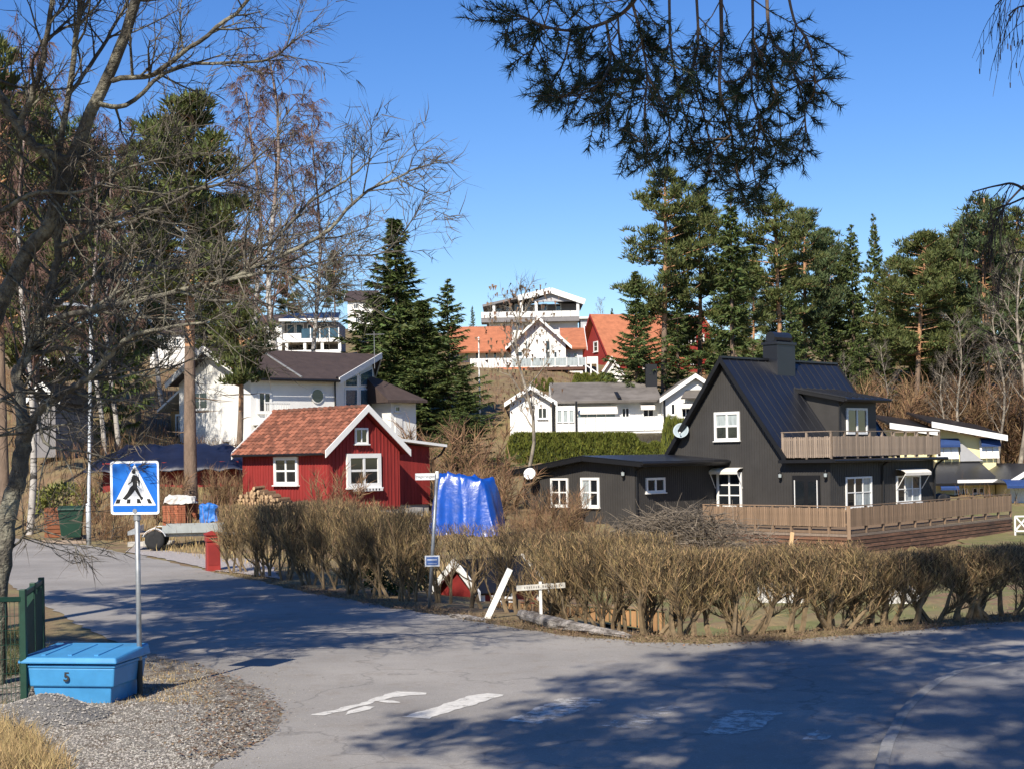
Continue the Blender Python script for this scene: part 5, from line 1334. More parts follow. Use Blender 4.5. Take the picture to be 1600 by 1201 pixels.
# ------------------------------------------------------------------ street name post
np0 = G(670,951); np1 = P(683,738,np0.y)
NP = empty('street_name_post', (np0.x,np0.y,0), 0, label='leaning grey post with white street name plate and small blue plate', category='street sign')
top = np1-np0; b = MB(); b.tube([(0,0,-.1),tuple(top)], .032, 12); b.build('pole', m_galv, NP, smooth=True)
b = MB(); b.lathe([(.034,0),(.034,.12),(.02,.13)], n=12, c=(top.x,top.y,top.z-.1)); b.build('pole_cap', m_white, NP)
lean = math.atan2(top.x,top.z)
na = P(649,744,np0.y)-np0; nb = P(680,744,np0.y)-np0
b = MB(); b.box(na.x,nb.x,-.04,-.028,na.z-.062,na.z+.058); pl_ = b.build('name_plate', m_signw, NP)
text_mesh('street_name', 'Hagerstigen', .072, mat('grey_ink',(.10,.10,.11),.6,.1,5), NP, ((na.x+nb.x)/2,-.042,na.z), (R(90),0,0), ext=.0005)
pc = P(675.5,875.5,np0.y)-np0; hw_, hh_ = 11.5/F*np0.y, 8.5/F*np0.y
b = MB(); b.box(pc.x-hw_,pc.x+hw_,-.045,-.033,pc.z-hh_,pc.z+hh_); b.build('small_plate', m_signw, NP)
b = MB(); b.box(pc.x-hw_*.82,pc.x+hw_*.82,-.048,-.046,pc.z-hh_*.76,pc.z+hh_*.76); b.build('small_blue_field', mat('faded_sign_blue',(.07,.14,.36),.4,.1,8), NP)
b = MB(); b.box(pc.x-hw_*.66,pc.x+hw_*.66,-.0505,-.0485,pc.z+hh_*.12,pc.z+hh_*.36); b.build('plate_lettering', mat('pale_lettering',(.55,.6,.7),.5,.1,9), NP)
b = MB(); b.box(pc.x-hw_*.6,pc.x+hw_*.6,-.0505,-.0485,pc.z-hh_*.5,pc.z-hh_*.42); b.build('plate_rule', MATS['pale_lettering'], NP)

# ------------------------------------------------------------------ playhouse, low fence and bits behind the hedge
po = P(752,915,31.5)
PH = House('playhouse', 'little red playhouse with white gable boards showing through the hedge', (po.x,po.y,0), R(38), 'playhouse')
pf = PH.wall((0,0,0),(1,0)); pg = PH.wall((0,0,0),(0,-1)); Wp = -PH.hit(pg,688,910)[0]; Lp = PH.hit(pf,842,910)[0]
zpr = PH.hit(PH.wall((0,Wp/2,0),(0,-1)),714,873)[1]; zpe = PH.hit(pg,750,921)[1]
gable_block(PH, 0, Lp, 0, Wp, -1.2, zpe, zpr-.05, m_redtrim, m_trim_black, axis='x', ov_=.14, fo=.12, th=.05, barge=m_white)
PH.window(pf, (783,922,800,938), 1, 1, fw=.05, name='window'); PH.window(pg, (.28*Wp,.72*Wp,zpe-.5,zpe-.08), 2, 1, px=False, fw=.05)
for xx in (.02,Lp-.02):
    k = MB(); k.box(xx-.05,xx+.05,-.03,-.002,-1.0,zpe-.02); PH.part('corner_board', k, m_white)
LFa = P(775,958,29.6); LFb = P(1040,975,27.0)
LF = empty('low_board_fence', (LFa.x,LFa.y,0), 0, label='low fence of upright brown boards standing behind the hedge stems', category='fence')
dv = Vector((LFb.x-LFa.x,LFb.y-LFa.y,0)); nB = 26
ltop = zat(850,940,28.8); m_lf = mat('amber_fence_boards',(.34,.19,.085),.8,.3,4,stretch=(6,6,.7),obvar=.22)
lang = math.atan2(dv.y,dv.x)
for i in range(nB):
    p = dv*((i+.5)/nB); k = MB(); k.box(-.052,.052,-.012,.012,-.9,ltop-.04+rs.uniform(-.01,.01)); o = k.build('board', m_lf, LF); o.location = p; o.rotation_euler = (0,rs.uniform(-.01,.01),lang)
k = MB(); k.beam((0,0,ltop),tuple(dv+Vector((0,0,ltop))),.12,.03); k.build('cap_rail', m_wood_brown, LF)
k = MB(); k.beam((0,.03,ltop-.45),tuple(dv+Vector((0,.03,ltop-.45))),.03,.07); k.build('rail', m_wood_brown, LF)
la, lb = G(761,966), P(797,888,G(761,966).y+.05)
k = MB(); k.beam((0,0,0),tuple(lb-la),.10,.03,up=(0,1,0)); o = k.build('leaning_plank', m_white, label='white painted plank leaning against the hedge by the road', category='plank'); o.location = la
ta = G(846,977)
TS = empty('wooden_signpost', ta, 0, label='low white wooden signpost with a crossboard at the hedge foot', category='signpost')
tt = P(844,908,ta.y)-ta
k = MB(); k.beam((0,0,-.1),tuple(tt),.045,.045); k.build('post', m_white, TS)
ca, cbb = P(807,918,ta.y)-ta, P(883,913,ta.y)-ta
k = MB(); k.beam((ca.x,-.035,ca.z),(cbb.x,-.035,cbb.z),.02,.085); k.build('crossboard', mat('weathered_white',(.58,.55,.48),.8,.2,8), TS)
for i in range(17):
    t = .17+i*.047
    if i == 7: continue
    c = ca.lerp(cbb,t); k = MB(); w_ = rs.uniform(.006,.012); k.box(c.x-w_,c.x+w_,-.047,-.0455,c.z-rs.uniform(.012,.022),c.z+rs.uniform(.012,.022)); k.build('faded_letter', mat('faded_letters',(.20,.18,.16),.8,.2,8), TS)
# weathered log at the road edge
m_logw = mat('weathered_log', (.33,.30,.27), .9, .35, 5, bump=1.0, bscale=14, color2=(.10,.085,.075), stretch=(1,3,3))
def knobbly(name, pts, rad, m, label, cat, seed, n=12, sq=.75):
    rr_ = random.Random(seed); mb = MB(); fine = []
    for i in range(len(pts)-1):
        for q in range(5): fine.append((Vector(pts[i]).lerp(Vector(pts[i+1]),q/5), rad[i]+(rad[i+1]-rad[i])*q/5))
    fine.append((Vector(pts[-1]),rad[-1]))
    mb.tube([p for p,_ in fine],[r for _,r in fine],n)
    o_ = Vector(pts[0]); mb.v = [tuple(Vector(v)-o_+Vector((rr_.uniform(-1,1),rr_.uniform(-1,1),rr_.uniform(-1,1)*sq))*.018) for v in mb.v]
    o = mb.build(name, m, label=label, category=cat); o.location = o_
    return o
lg_ = [G(815,972),G(860,982),G(920,991),G(985,998)]
knobbly('weathered_log', [p+Vector((0,.1,h_)) for p,h_ in zip(lg_,(.12,.10,.07,.03))], [.085,.10,.075,.035], m_logw, 'long weathered grey log lying along the road edge below the signpost', 'log', 3)
lg_ = [G(704,965),G(732,968),G(757,971)]
knobbly('driftwood_log', [p+Vector((0,.05,.03)) for p in lg_], [.04,.05,.03], m_logw, 'short pale log lying at the road edge beside the street name post', 'log', 5)
# leaning fresh board, covered grill, garden bench, poles
a, b2 = P(1232,868,48), P(1238,831,48.4)
k = MB(); k.beam((0,0,-.3),tuple(b2-a),.12,.03,up=(0,1,0)); o = k.build('fresh_board', m_wood_pale, label='pale fresh board standing upright in front of the terrace skirt', category='board'); o.location = a
hw_pt = lambda x,y: Vector((c0.x,c0.y,0)) + Vector((math.cos(TH)*x-math.sin(TH)*y, math.sin(TH)*x+math.cos(TH)*y, 0))
gp_ = hw_pt(Lh+1.4,-EX+.5); drape('covered_grill', (gp_.x,gp_.y,FLOOR-.04), .95,.6,1.12, m_blacksheet, 'barbecue under a black cover on the terrace', 'grill', 21, .7, 12)
gq_ = hw_pt(Lh+.8,-EX+1.2); TB = empty('terrace_bench', (gq_.x,gq_.y,FLOOR-.03), R(35), label='pale timber bench with slatted back on the terrace', category='bench')
for i in range(4):
    k = MB(); k.box(-.7,.7,.0,.03,.5+i*.13,.6+i*.13); k.build('back_slat', m_wood_pale, TB)
    k = MB(); k.box(-.7,.7,-.5+i*.12,-.4+i*.12,.42,.45); k.build('seat_slat', m_wood_pale, TB)
for x in (-.65,.6):
    for y in (-.48,-.02): k = MB(); k.box(x,x+.05,y,y+.05,-.02,.42 if y < -.1 else 1.0); k.build('leg', m_wood_pale, TB)
for px,d_,y0_,y1_,lab in ((751,100,530,640,'white flagpole rising in front of the spruce'),(923,160,498,575,'thin white flagpole beside the hilltop house')):
    p = on(px,d_); q = P(px,y0_,d_); k = MB(); k.tube([(0,0,-.2),(0,0,q.z-p.z)],[.07,.04],8); k.lathe([(.01,0),(.07,.05),(.07,.1),(.01,.15)],c=(0,0,q.z-p.z),n=8)
    o = k.build('flagpole', m_white, label=lab, category='flagpole'); o.location = p
an = P(585,552,90); AN = empty('roof_aerial', an, 0, label='thin television aerial standing on the white villa roof', category='aerial')
k = MB(); k.tube([(0,0,-.9),(0,0,1.25)],.02,6); k.build('mast', m_galv, AN)
k = MB(); k.tube([(-.5,0,1.1),(.6,0,1.1)],.015,5); k.build('boom', m_galv, AN)
for i in range(6): k = MB(); k.tube([(-.45+i*.19,-.25,1.1),(-.45+i*.19,.25,1.1)],.01,4); k.build('element', m_galv, AN)
for px,lab,sd_ in ((1216,'crumpled white sheet on the lawn seen through open hedge stems',31),(1398,'white plastic sheet on the lawn behind the low right hedge',32)):
    c_ = on(px,33.0); drape('garden_sheet', (c_.x,c_.y,c_.z-.02), .9,.6,.42, MATS['dirty_white_sheet'], lab, 'sheet', sd_, 1.5, 14)
# grey stone edging of the drive
for i,(px,dd) in enumerate(((222,50.5),(246,50.3))):
    k = MB(); k.box(-.5,.5,-.12,.12,-.05,.14); o = k.build('drive_kerb', m_concrete, bevel=.02); p = on(px,dd); o.location = p; o.rotation_euler = (0,0,R(-4))
    o['label'] = ('pale concrete kerb block left of the trailer on the drive','pale concrete kerb block in front of the trailer wheel')[i]; o['category'] = 'kerb block'; o['group'] = 'kerb blocks on the drive'
# ------------------------------------------------------------------ vegetation kit
m_pinebark = mat('pine_bark', (.17,.12,.085), .95, .35, 6, bump=.8, bscale=18, stretch=(1,1,.3))
m_pinebark_up = mat('orange_pine_bark', (.40,.22,.115), .9, .3, 5, bump=.4, bscale=14)
m_needle = mat('pine_needles', (.098,.116,.032), .7, .2, 1.5, island=.4, hue=.03, trans=.2)
m_needle2 = mat('blue_green_needles', (.080,.108,.040), .7, .2, 1.5, island=.4, hue=.03, trans=.2)
m_spruce = mat('spruce_needles', (.080,.108,.028), .7, .2, 1.5, island=.45, hue=.03, trans=.15)
m_nearneedle = mat('near_pine_needles', (.028,.050,.024), .6, .2, 3, island=.4, hue=.03, trans=.1)
m_greybark = mat('grey_tree_bark', (.10,.09,.072), .95, .4, 7, bump=1.0, bscale=25, color2=(.27,.255,.19), c2lo=.48, c2hi=.62)
m_darktwig = mat('grey_brown_twigs', (.095,.080,.062), .9, .2, 3, island=.35)
m_palebark = mat('pale_grey_bark', (.30,.26,.20), .9, .35, 4, color2=(.12,.10,.08))
m_birchbark = mat('birch_bark', (.42,.39,.35), .85, .2, 3, stretch=(1,1,4), color2=(.05,.045,.04), c2lo=.52, c2hi=.58)
m_birchtwig = mat('purple_birch_twigs', (.125,.072,.056), .9, .2, 3, island=.3)
m_brownbrush = mat('brown_brush_twigs', (.19,.115,.06), .95, .2, 3, island=.45, hue=.02)
m_hedge = mat('hedge_twigs', (.29,.20,.095), .9, .2, 3, island=.42, hue=.02)
m_hedgestem = mat('hedge_stems', (.19,.135,.075), .9, .3, 8, color2=(.12,.09,.055))
m_straw = mat('straw_grass', (.36,.26,.12), .9, .2, 3, island=.4, hue=.015)
m_deadleaf = mat('dead_leaves', (.165,.105,.062), .9, .2, 5, island=.45, hue=.02)
m_thuja = mat('thuja_green', (.115,.130,.018), .8, .2, 2, island=.35, hue=.02, trans=.1)
m_greenbush = mat('green_leaf_bush', (.035,.065,.016), .6, .2, 4, island=.4, hue=.03)

def rv(r): 
    while True:
        v = Vector((r.uniform(-1,1),r.uniform(-1,1),r.uniform(-1,1)))
        if .05 < v.length < 1: return v.normalized()
def blade(mb, p, d, L, w, r, m=0):
    s = d.cross(rv(r))
    if s.length < .05: s = d.cross(Vector((1,0,0)))
    s = s.normalized()*(w/2); o = len(mb.v); q = p+d*L
    mb.v.extend(((p.x-s.x,p.y-s.y,p.z-s.z),(p.x+s.x,p.y+s.y,p.z+s.z),(q.x,q.y,q.z))); mb.f.append((o,o+1,o+2)); mb.m.append(m)
def twig(mb, p, d, L, w, r, bend=.3, m=0):
    """two-joint tapering ribbon"""
    s = d.cross(rv(r))
    if s.length < .05: s = d.cross(Vector((1,0,0)))
    s = s.normalized()*(w/2); o = len(mb.v); q = p+d*(L*.5); d2 = (d+rv(r)*bend).normalized(); t = q+d2*(L*.5)
    mb.v.extend(((p.x-s.x,p.y-s.y,p.z-s.z),(p.x+s.x,p.y+s.y,p.z+s.z),(q.x+s.x*.7,q.y+s.y*.7,q.z+s.z*.7),(q.x-s.x*.7,q.y-s.y*.7,q.z-s.z*.7),(t.x,t.y,t.z)))
    mb.f.extend(((o,o+1,o+2,o+3),(o+3,o+2,o+4))); mb.m.extend((m,m))
def path(p, d, L, n, r, wob, up):
    pts = [p.copy()]; d = d.copy()
    for i in range(n):
        d = (d + rv(r)*wob + Vector((0,0,up))).normalized(); pts.append(pts[-1]+d*(L/n))
    return pts
def along(pts, t):
    k = t*(len(pts)-1); i = min(int(k), len(pts)-2); f = k-i
    return pts[i].lerp(pts[i+1], f), (pts[i+1]-pts[i]).normalized()
def deflect(d, ang, r):
    a = d.cross(rv(r)).normalized(); return (d*math.cos(ang)+a*math.sin(ang)).normalized()
def branchy(mb, tw, p, d, L, r0, lev, r, maxlev=2, kids=(7,6,5), wob=.16, up=.05, ratio=.5, ang=(35,65), sides=(7,5,3), twigL=.35, tww=.012, twn=5, tipr=.3, start=.2):
    n = max(3, min(7, int(L/.3))); pts = path(p, d, L, n, r, wob, up)
    mb.tube(pts, [r0*(1-(1-tipr)*i/n) for i in range(n+1)], sides[min(lev,len(sides)-1)], cap=False)
    if lev < maxlev:
        k = kids[min(lev,len(kids)-1)]
        for i in range(k):
            t = start+(1-start)*(i+r.random())/k; q, dd = along(pts, min(t,.99))
            branchy(mb, tw, q, deflect(dd, R(r.uniform(*ang)), r), L*ratio*r.uniform(.6,1.15)*(1.15-.5*t), r0*(1-(1-tipr)*t)*.6, lev+1, r, maxlev, kids, wob, up, ratio, ang, sides, twigL, tww, twn, tipr, .15)
    for i in range(twn):
        q, dd = along(pts, r.uniform(.25,1)); twig(tw, q, deflect(dd, R(r.uniform(20,55)), r), twigL*r.uniform(.5,1.3), tww, r, .35)

def clump(mb, c, rad, n, r, L=.30, w=.06, flat=.85):
    for _ in range(n):
        v = rv(r); v.z = abs(v.z)*.8-.15; p = c+Vector((v.x*rad,v.y*rad,v.z*rad*flat))*r.uniform(.25,1)
        d = (v*.6+Vector((0,0,.55))+rv(r)*.5).normalized(); blade(mb, p, d, L*r.uniform(.6,1.2), w, r)
def pine_mesh(H_, cb, rad, seed, dens=1.0, lean=0.0, needle=m_needle, tr=.2, L=.36, w=.10, stubs=True):
    r = random.Random(seed); tk = MB(); cr_ = MB()
    pts = []; x = y = 0
    for i in range(11):
        t = i/10; pts.append(Vector((lean*H_*t + .12*math.sin(t*4+seed), .12*math.cos(t*3+seed), H_*t*.97)))
    tk.tube(pts, [tr*(1-.80*(i/10))+.02 for i in range(11)], 9, cap=False)
    for i, f in enumerate(tk.f): tk.m[i] = 1 if (i//9) >= 4 else 0
    nl = int(62*dens*max(.6,(1-cb)*1.5))
    for i in range(nl):
        t = cb+(1-cb)*((i+r.random())/nl); p, dd = along(pts, t*.97)
        s = (t-cb)/(1-cb); prof = rad*(.55+.45*math.sin(min(1,s*1.5+.25)*math.pi*.62))*(1 if s < .6 else (1-(s-.6)/.4*.72))*r.uniform(.55,1.12)
        a = r.uniform(0,6.283); up = -.05+.55*s
        d = Vector((math.cos(a),math.sin(a),up)).normalized()
        lp_ = path(p, d, prof, 4, r, .14, .06); tk.tube(lp_, [.05*(1-s*.5)+.01,.04,.03,.02,.012], 4, m=1, cap=False)
        k = max(3, int(prof*3.5))
        for j in range(k):
            u = .35+.65*(j+r.random())/k; q, d2 = along(lp_, min(u,.99))
            q = q+Vector((r.uniform(-.45,.45),r.uniform(-.45,.45),r.uniform(-.4,.5)))*prof*.28
            clump(cr_, q, r.uniform(.34,.62), int(32*dens), r, L, w)
    for j in range(5): clump(cr_, pts[-1]+Vector((r.uniform(-.4,.4),r.uniform(-.4,.4),r.uniform(-.9,.1))), .5, 26, r, L, w)
    if stubs:
        for i in range(7):
            t = r.uniform(.2,cb+.1); p, _ = along(pts, t); a = r.uniform(0,6.283); lp_ = path(p, Vector((math.cos(a),math.sin(a),-.1)), r.uniform(.5,1.8), 3, r, .2, 0); tk.tube(lp_, [.03,.025,.015,.006], 4, m=0, cap=False)
    return tk.mesh('trunk', [m_pinebark, m_pinebark_up], True), cr_.mesh('crown', needle)
def spruce_mesh(H_, rad, seed, dens=1.0, base=.06, needle=m_spruce, droop=.35):
    r = random.Random(seed); tk = MB(); cr_ = MB()
    tk.tube([(0,0,0),(0.05,0,H_*.5),(0,.04,H_)], [.02+H_*.011,.02+H_*.006,.015], 8, cap=False)
    nb = int(165*dens); a_irr = r.uniform(0,6)
    for i in range(nb):
        t = base+(1-base)*(i/nb)**.9; z = H_*t; L = rad*(1-t)**.82*r.uniform(.35,1.3)*(1+.25*math.sin(a_irr+z*.9+1.2*math.sin(a_irr+i*2.4)))+.12
        if r.random() < .16: continue
        a = i*2.399+r.uniform(-.3,.3); d = Vector((math.cos(a),math.sin(a),.25-droop*(1-t)))
        n = 5; pts = [Vector((0,0,z))]
        for k in range(n):
            d2 = Vector((d.x,d.y,d.z+.14*k-.18)).normalized(); pts.append(pts[-1]+d2*(L/n))
        tk.tube(pts, [.035*(1-t)+.008]*2+[.02,.014,.01,.005], 3, cap=False)
        m_ = int((26+80*L/rad)*min(dens,1.2))
        for k in range(m_):
            u = .12+.88*r.random(); q, dd = along(pts, min(u,.99)); sd = dd.cross(Vector((0,0,1))).normalized()*r.choice((-1,1))
            v = (dd*.55+sd*r.uniform(.2,1.0)+Vector((0,0,r.uniform(-1.1,.12)))).normalized()
            q = q + sd*r.uniform(0,.16)*L*(1-u*.5)
            blade(cr_, q, v, r.uniform(.22,.5)*(.55+.45*L/rad+.1), r.uniform(.09,.16), r)
    for k in range(30): blade(cr_, Vector((0,0,H_*.94+r.uniform(0,.05)*H_)), (rv(r)+Vector((0,0,1))).normalized(), .35, .07, r)
    return tk.mesh('trunk', m_pinebark, True), cr_.mesh('crown', needle)
def birch_mesh(H_, rad, seed, bark=m_birchbark, twm=m_birchtwig, weep=True, nb=26, tr=.14, twn=14, start=.28, tww=.022, lean=.02, fork=False):
    r = random.Random(seed); tk = MB(); tw = MB()
    pts = [Vector((lean*H_*t/8+.30*(math.sin(t*.95+seed)-math.sin(seed)),.25*(math.cos(t*.9+seed)-math.cos(seed)),H_*t/8)) for t in range(9)]
    tk.tube(pts, [tr*(1-.86*i/8)+.012 for i in range(9)], 8, cap=False)
    if weep:
        for i in range(len(tk.f)): tk.m[i] = 1 if i//8 >= 5 else 0
    br = MB()
    for i in range(nb):
        t = start+(1-start)*(i+r.random())/nb; p, dd = along(pts, min(t,.985)); a = i*2.4+r.uniform(-.4,.4)
        L = rad*(1.25-.85*t)*r.uniform(.7,1.2); d = Vector((math.cos(a)*.75,math.sin(a)*.75,.85)).normalized()
        bp_ = path(p, d, L*1.25, 5, r, .16, -.03 if weep else .06); br.tube(bp_, [tr*.36*(1.1-t)+.008,.03*(1.2-t)+.006,.022,.016,.011,.006], 4, cap=False)
        for j in range(5):
            u = .3+.7*(j+r.random())/5; q, d2 = along(bp_, min(u,.99)); d3 = deflect(d2, R(r.uniform(25,60)), r)
            sp2 = path(q, d3, L*r.uniform(.25,.55), 3, r, .2, -.10 if weep else .1); br.tube(sp2, [.014,.011,.008,.004], 3, cap=False)
            for k in range(twn):
                q2, d4 = along(sp2, r.uniform(.1,1)); 
                if weep: v = (d4*.5+Vector((r.uniform(-.4,.4),r.uniform(-.4,.4),-r.uniform(.2,1.1)))).normalized()
                else: v = deflect(d4, R(r.uniform(15,60)), r)
                twig(tw, q2, v, r.uniform(.3,.75), tww, r, .3)
    return tk.mesh('trunk', [bark, m_birchup] if weep else bark, True), br.mesh('branches', bark if not weep else twm), tw.mesh('twigs', twm)
m_birchup = mat('upper_birch_bark', (.26,.20,.17), .9, .3, 4, stretch=(1,1,4), color2=(.08,.06,.05))
def brush_mesh(h, wid, seed, n=420, stems=9, tww=.016, tm_=m_brownbrush, sm=m_brownbrush, spread=.55):
    r = random.Random(seed); st = MB(); tw = MB()
    for i in range(stems):
        a = r.uniform(0,6.283); q = r.uniform(0,.3)*wid; d = Vector((math.cos(a)*spread*r.uniform(.2,1),math.sin(a)*spread*r.uniform(.2,1),1)).normalized()
        p = path(Vector((math.cos(a)*q,math.sin(a)*q,-.1)), d, h*r.uniform(.65,1.1), 4, r, .13, .03); st.tube(p, [.022,.018,.014,.009,.004], 4, cap=False)
        for k in range(n//stems):
            q2, dd = along(p, r.uniform(.12,1)); twig(tw, q2, deflect(dd, R(r.uniform(15,60)), r), h*r.uniform(.10,.32), tww, r, .4)
    return st.mesh('stems', sm), tw.mesh('twigs', tm_)
def plant(name, meshes, loc, label, cat, rz=0.0, sc=1.0, group=None, names=None):
    e = empty(name, loc, rz, label=label, category=cat)
    if group: e['group'] = group
    e.scale = (sc,sc,sc) if not hasattr(sc,'__len__') else sc
    for me in meshes: link(me.name.split('.')[0], me, e)
    return e

# ------------------------------------------------------------------ conifers of the right-hand wood
PM = [pine_mesh(17,.42,3.3,1), pine_mesh(17,.30,3.6,2,needle=m_needle2), pine_mesh(17,.50,3.0,3), pine_mesh(17,.22,3.4,14,1.1)]
SM = [spruce_mesh(14,2.6,5), spruce_mesh(14,2.0,6), spruce_mesh(14,3.1,7,1.25)]
def tree_at(kind, px, d, ytop, label, H0, name, sx=1.0, cat='tree', group=None, sink=.2, rz=None):
    p = on(px,d); h = zat(px,ytop,d)-p.z+sink; s = h/H0
    p.z -= sink
    return plant(name, kind, p, label, cat, random.Random(px*7+int(d)).uniform(0,6.28) if rz is None else rz, (s*sx,s*sx,s), group)
gR = 'conifers of the wood on the right'
tree_at(PM[0],1042,104,254,'tallest pine left of the wood with a bare lower trunk',17,'pine_tree',1.08,group=gR)
tree_at(PM[3],1096,108,285,'narrow pine standing right beside the tallest pine',17,'pine_tree',.95,group=gR)
tree_at(SM[1],1148,103,300,'ragged spruce right of the tallest pine above the black gable',14,'spruce_tree',1.1,group=gR)
tree_at(PM[2],1220,106,298,'pine with orange trunk rising behind the black chimney',17,'pine_tree',1.08,group=gR)
tree_at(PM[1],1262,112,322,'broad pine just right of the black chimney',17,'pine_tree',1.08,group=gR)
tree_at(SM[0],1336,112,352,'dark spruce above the dormer with a pointed crown',14,'spruce_tree',.9,group=gR)
tree_at(SM[1],1371,122,334,'slim bare-topped spruce between two fuller trees',14,'spruce_tree',.62,group=gR)
lp_pine = pine_mesh(17,.38,3.7,9,1.15,lean=.07)
tree_at(lp_pine,1428,106,350,'leaning pine with orange trunk right of the dormer',17,'pine_tree',1.2,group=gR,rz=.2)
tree_at(PM[3],1492,112,348,'dense pine above the yellow house',17,'pine_tree',1.08,group=gR)
tree_at(PM[1],1545,108,298,'tall broad pine near the right edge of the wood',17,'pine_tree',1.08,group=gR)
tree_at(PM[0],1598,112,318,'pine cut by the right picture edge',17,'pine_tree',1.08,group=gR)
tree_at(SM[2],998,100,425,'low spruce in front of the red gabled house left side',14,'spruce_tree',1.15,group=gR)
tree_at(SM[0],1062,104,440,'young spruce in front of the red gabled house right side',14,'spruce_tree',1.2,group=gR)
tree_at(SM[2],1240,100,445,'bushy spruce close behind the black chimney',14,'spruce_tree',.85,group=gR)
tree_at(SM[0],1290,104,500,'short spruce behind the black roof ridge',14,'spruce_tree',1.0,group=gR)
tree_at(SM[0],1345,104,520,'short spruce behind the dormer roof',14,'spruce_tree',1.05,group=gR)
tree_at(PM[3],1180,130,395,'distant pine in the gap above the black gable',17,'pine_tree',.9,group=gR)
tree_at(PM[1],1300,135,385,'distant pine filling the gap right of the chimney',17,'pine_tree',.9,group=gR)
tree_at(PM[3],1395,135,400,'distant pine filling the gap beside the leaning pine',17,'pine_tree',.9,group=gR)
tree_at(SM[0],1460,130,420,'distant spruce behind the leaning pine',14,'spruce_tree',1.1,group=gR)
tree_at(PM[3],1640,130,360,'distant pine just outside the right picture edge',17,'pine_tree',1.0,group=gR)
tree_at(SM[2],1580,120,470,'dark spruce low in the wood above the yellow roofs',14,'spruce_tree',1.0,group=gR)
for i,(px,d,yt,lab) in enumerate(((1130,150,480,'far spruce behind the red house right end'),(1255,150,470,'far spruce behind the black chimney'),(1345,155,450,'far spruce behind the dormer spruces'),(1420,150,460,'far spruce low behind the leaning pine'),(1520,150,450,'far spruce behind the yellow house pines'),(960,175,482,'far small spruce at the hill edge by the red house'),(742,165,478,'far small spruce left of the hilltop house'))):
    tree_at(SM[i%3],px,d,yt,lab,14,'spruce_tree',1.3 if d<160 else .8,group='far spruces on the skyline')
for i,(px,d,yt,lab) in enumerate(((1165,150,400,'pine in the gap left of the chimney pine'),(1292,118,352,'pine between the chimney pines and the dark spruce'),(1455,120,362,'pine right behind the leaning pine'),(1520,122,330,'pine between the dense pine and the tall broad pine'),(1572,124,340,'pine behind the trees at the right edge'))):
    tree_at(PM[(i*3+1)%4],px,d,yt,lab,17,'pine_tree',1.15,group=gR)
for i,(px,d,yt,lab) in enumerate(((25,90,150,'pine high behind the left picture edge'),(345,105,330,'pine left of the purple birches'))):
    tree_at(PM[(i*3)%4],px,d,yt,lab,17,'pine_tree',1.1,group='conifers on the left slope')
for i,(px,d,yt,lab) in enumerate(((1385,116,505,'young spruce low behind the right end of the dormer'),(1432,114,520,'young spruce at the foot of the leaning pine'),(1478,117,500,'young spruce right of the leaning pine foot'),(1530,115,510,'young spruce above the yellow house roof'),(1572,116,520,'young spruce among the pale leafless stems'),(1310,118,480,'young spruce left behind the dormer'))):
    tree_at(SM[(i+1)%3],px,d,yt,lab,14,'spruce_tree',1.6,group=gR)
# bare trees in that wood
BT = [birch_mesh(12,2.6,31,m_palebark,m_darktwig,False,20,.13,10,.3), birch_mesh(12,2.2,32,m_palebark,m_darktwig,False,18,.10,10,.25)]
gB = 'leafless trees at the edge of the right wood'
for i,(px,d,yt,lab) in enumerate(((1508,97,500,'pale leafless tree forking above the yellow house'),(1560,95,470,'pale leafless tree with several stems at the right edge'),(1588,93,400,'tall leafless tree at the right picture edge'),(1385,99,540,'thin leafless tree left of the leaning pine'),(1470,98,560,'thin leafless tree right of the leaning pine trunk'),(1325,100,560,'thin leafless tree above the dormer roof'))):
    tree_at(BT[i%2],px,d,yt,lab,12,'bare_tree',1.0,group=gB)
BRM = [brush_mesh(2.6,2.0,51,1000,14,.024), brush_mesh(2.6,2.4,52,1000,16,.024), brush_mesh(2.2,1.8,53,900,13,.024)]
gS = 'brown thicket shrubs behind the houses'
for i,(px,d,yt) in enumerate(((1378,100,610),(1398,101,600),(1418,100,606),(1440,101,598),(1462,100,604),(1484,101,596),(1506,100,606),(1530,101,600),(1552,100,610),(1576,101,600),(1598,100,600),(1355,102,590),(1330,103,585),(1620,100,600))):
    tree_at(BRM[i%3],px,d,yt,'brown leafless shrub in the thicket between black house and wood',2.5,'thicket_shrub',1.1,'shrub',gS)

# ------------------------------------------------------------------ trees of the left and middle
gL = 'conifers on the left slope'
big_pine = pine_mesh(16.5,.52,2.6,21,1.3,lean=-.01,tr=.21)
tree_at(big_pine,303,56.5,122,'tall pine with straight trunk beside the brick stacks',16.5,'pine_tree',1.2,group=gL)
dark_pine = pine_mesh(9,.55,1.7,22,1.0,lean=-.03,tr=.17,needle=m_needle)
tree_at(dark_pine,372,66,468,'low pine with dark trunk in front of the white villa',9,'pine_tree',1.0,group=gL)
tree_at(PM[3],60,78,130,'dense pine behind the near bare tree',17,'pine_tree',1.0,group=gL)
tree_at(PM[1],135,84,175,'dark pine left of the tall straight pine',17,'pine_tree',.85,group=gL)
tree_at(PM[0],8,62,40,'thick-trunked pine at the left picture edge',17,'pine_tree',.8,group=gL)
tree_at(PM[3],215,90,215,'dark pine standing behind the tall straight pine',17,'pine_tree',.8,group=gL)
tree_at(SM[0],175,80,235,'dark spruce between the left slope pines',14,'spruce_tree',.7,group=gL)
tree_at(PM[0],528,150,388,'far pine beside the balcony house roof',17,'pine_tree',.9,group=gL)
tree_at(PM[3],455,150,395,'far pine above the balcony house',17,'pine_tree',.9,group=gL)
tree_at(PM[1],390,145,370,'far pine behind the low dark-trunked pine',17,'pine_tree',.9,group=gL)
tree_at(PM[3],325,140,330,'far pine right of the tall straight trunk',17,'pine_tree',.9,group=gL)
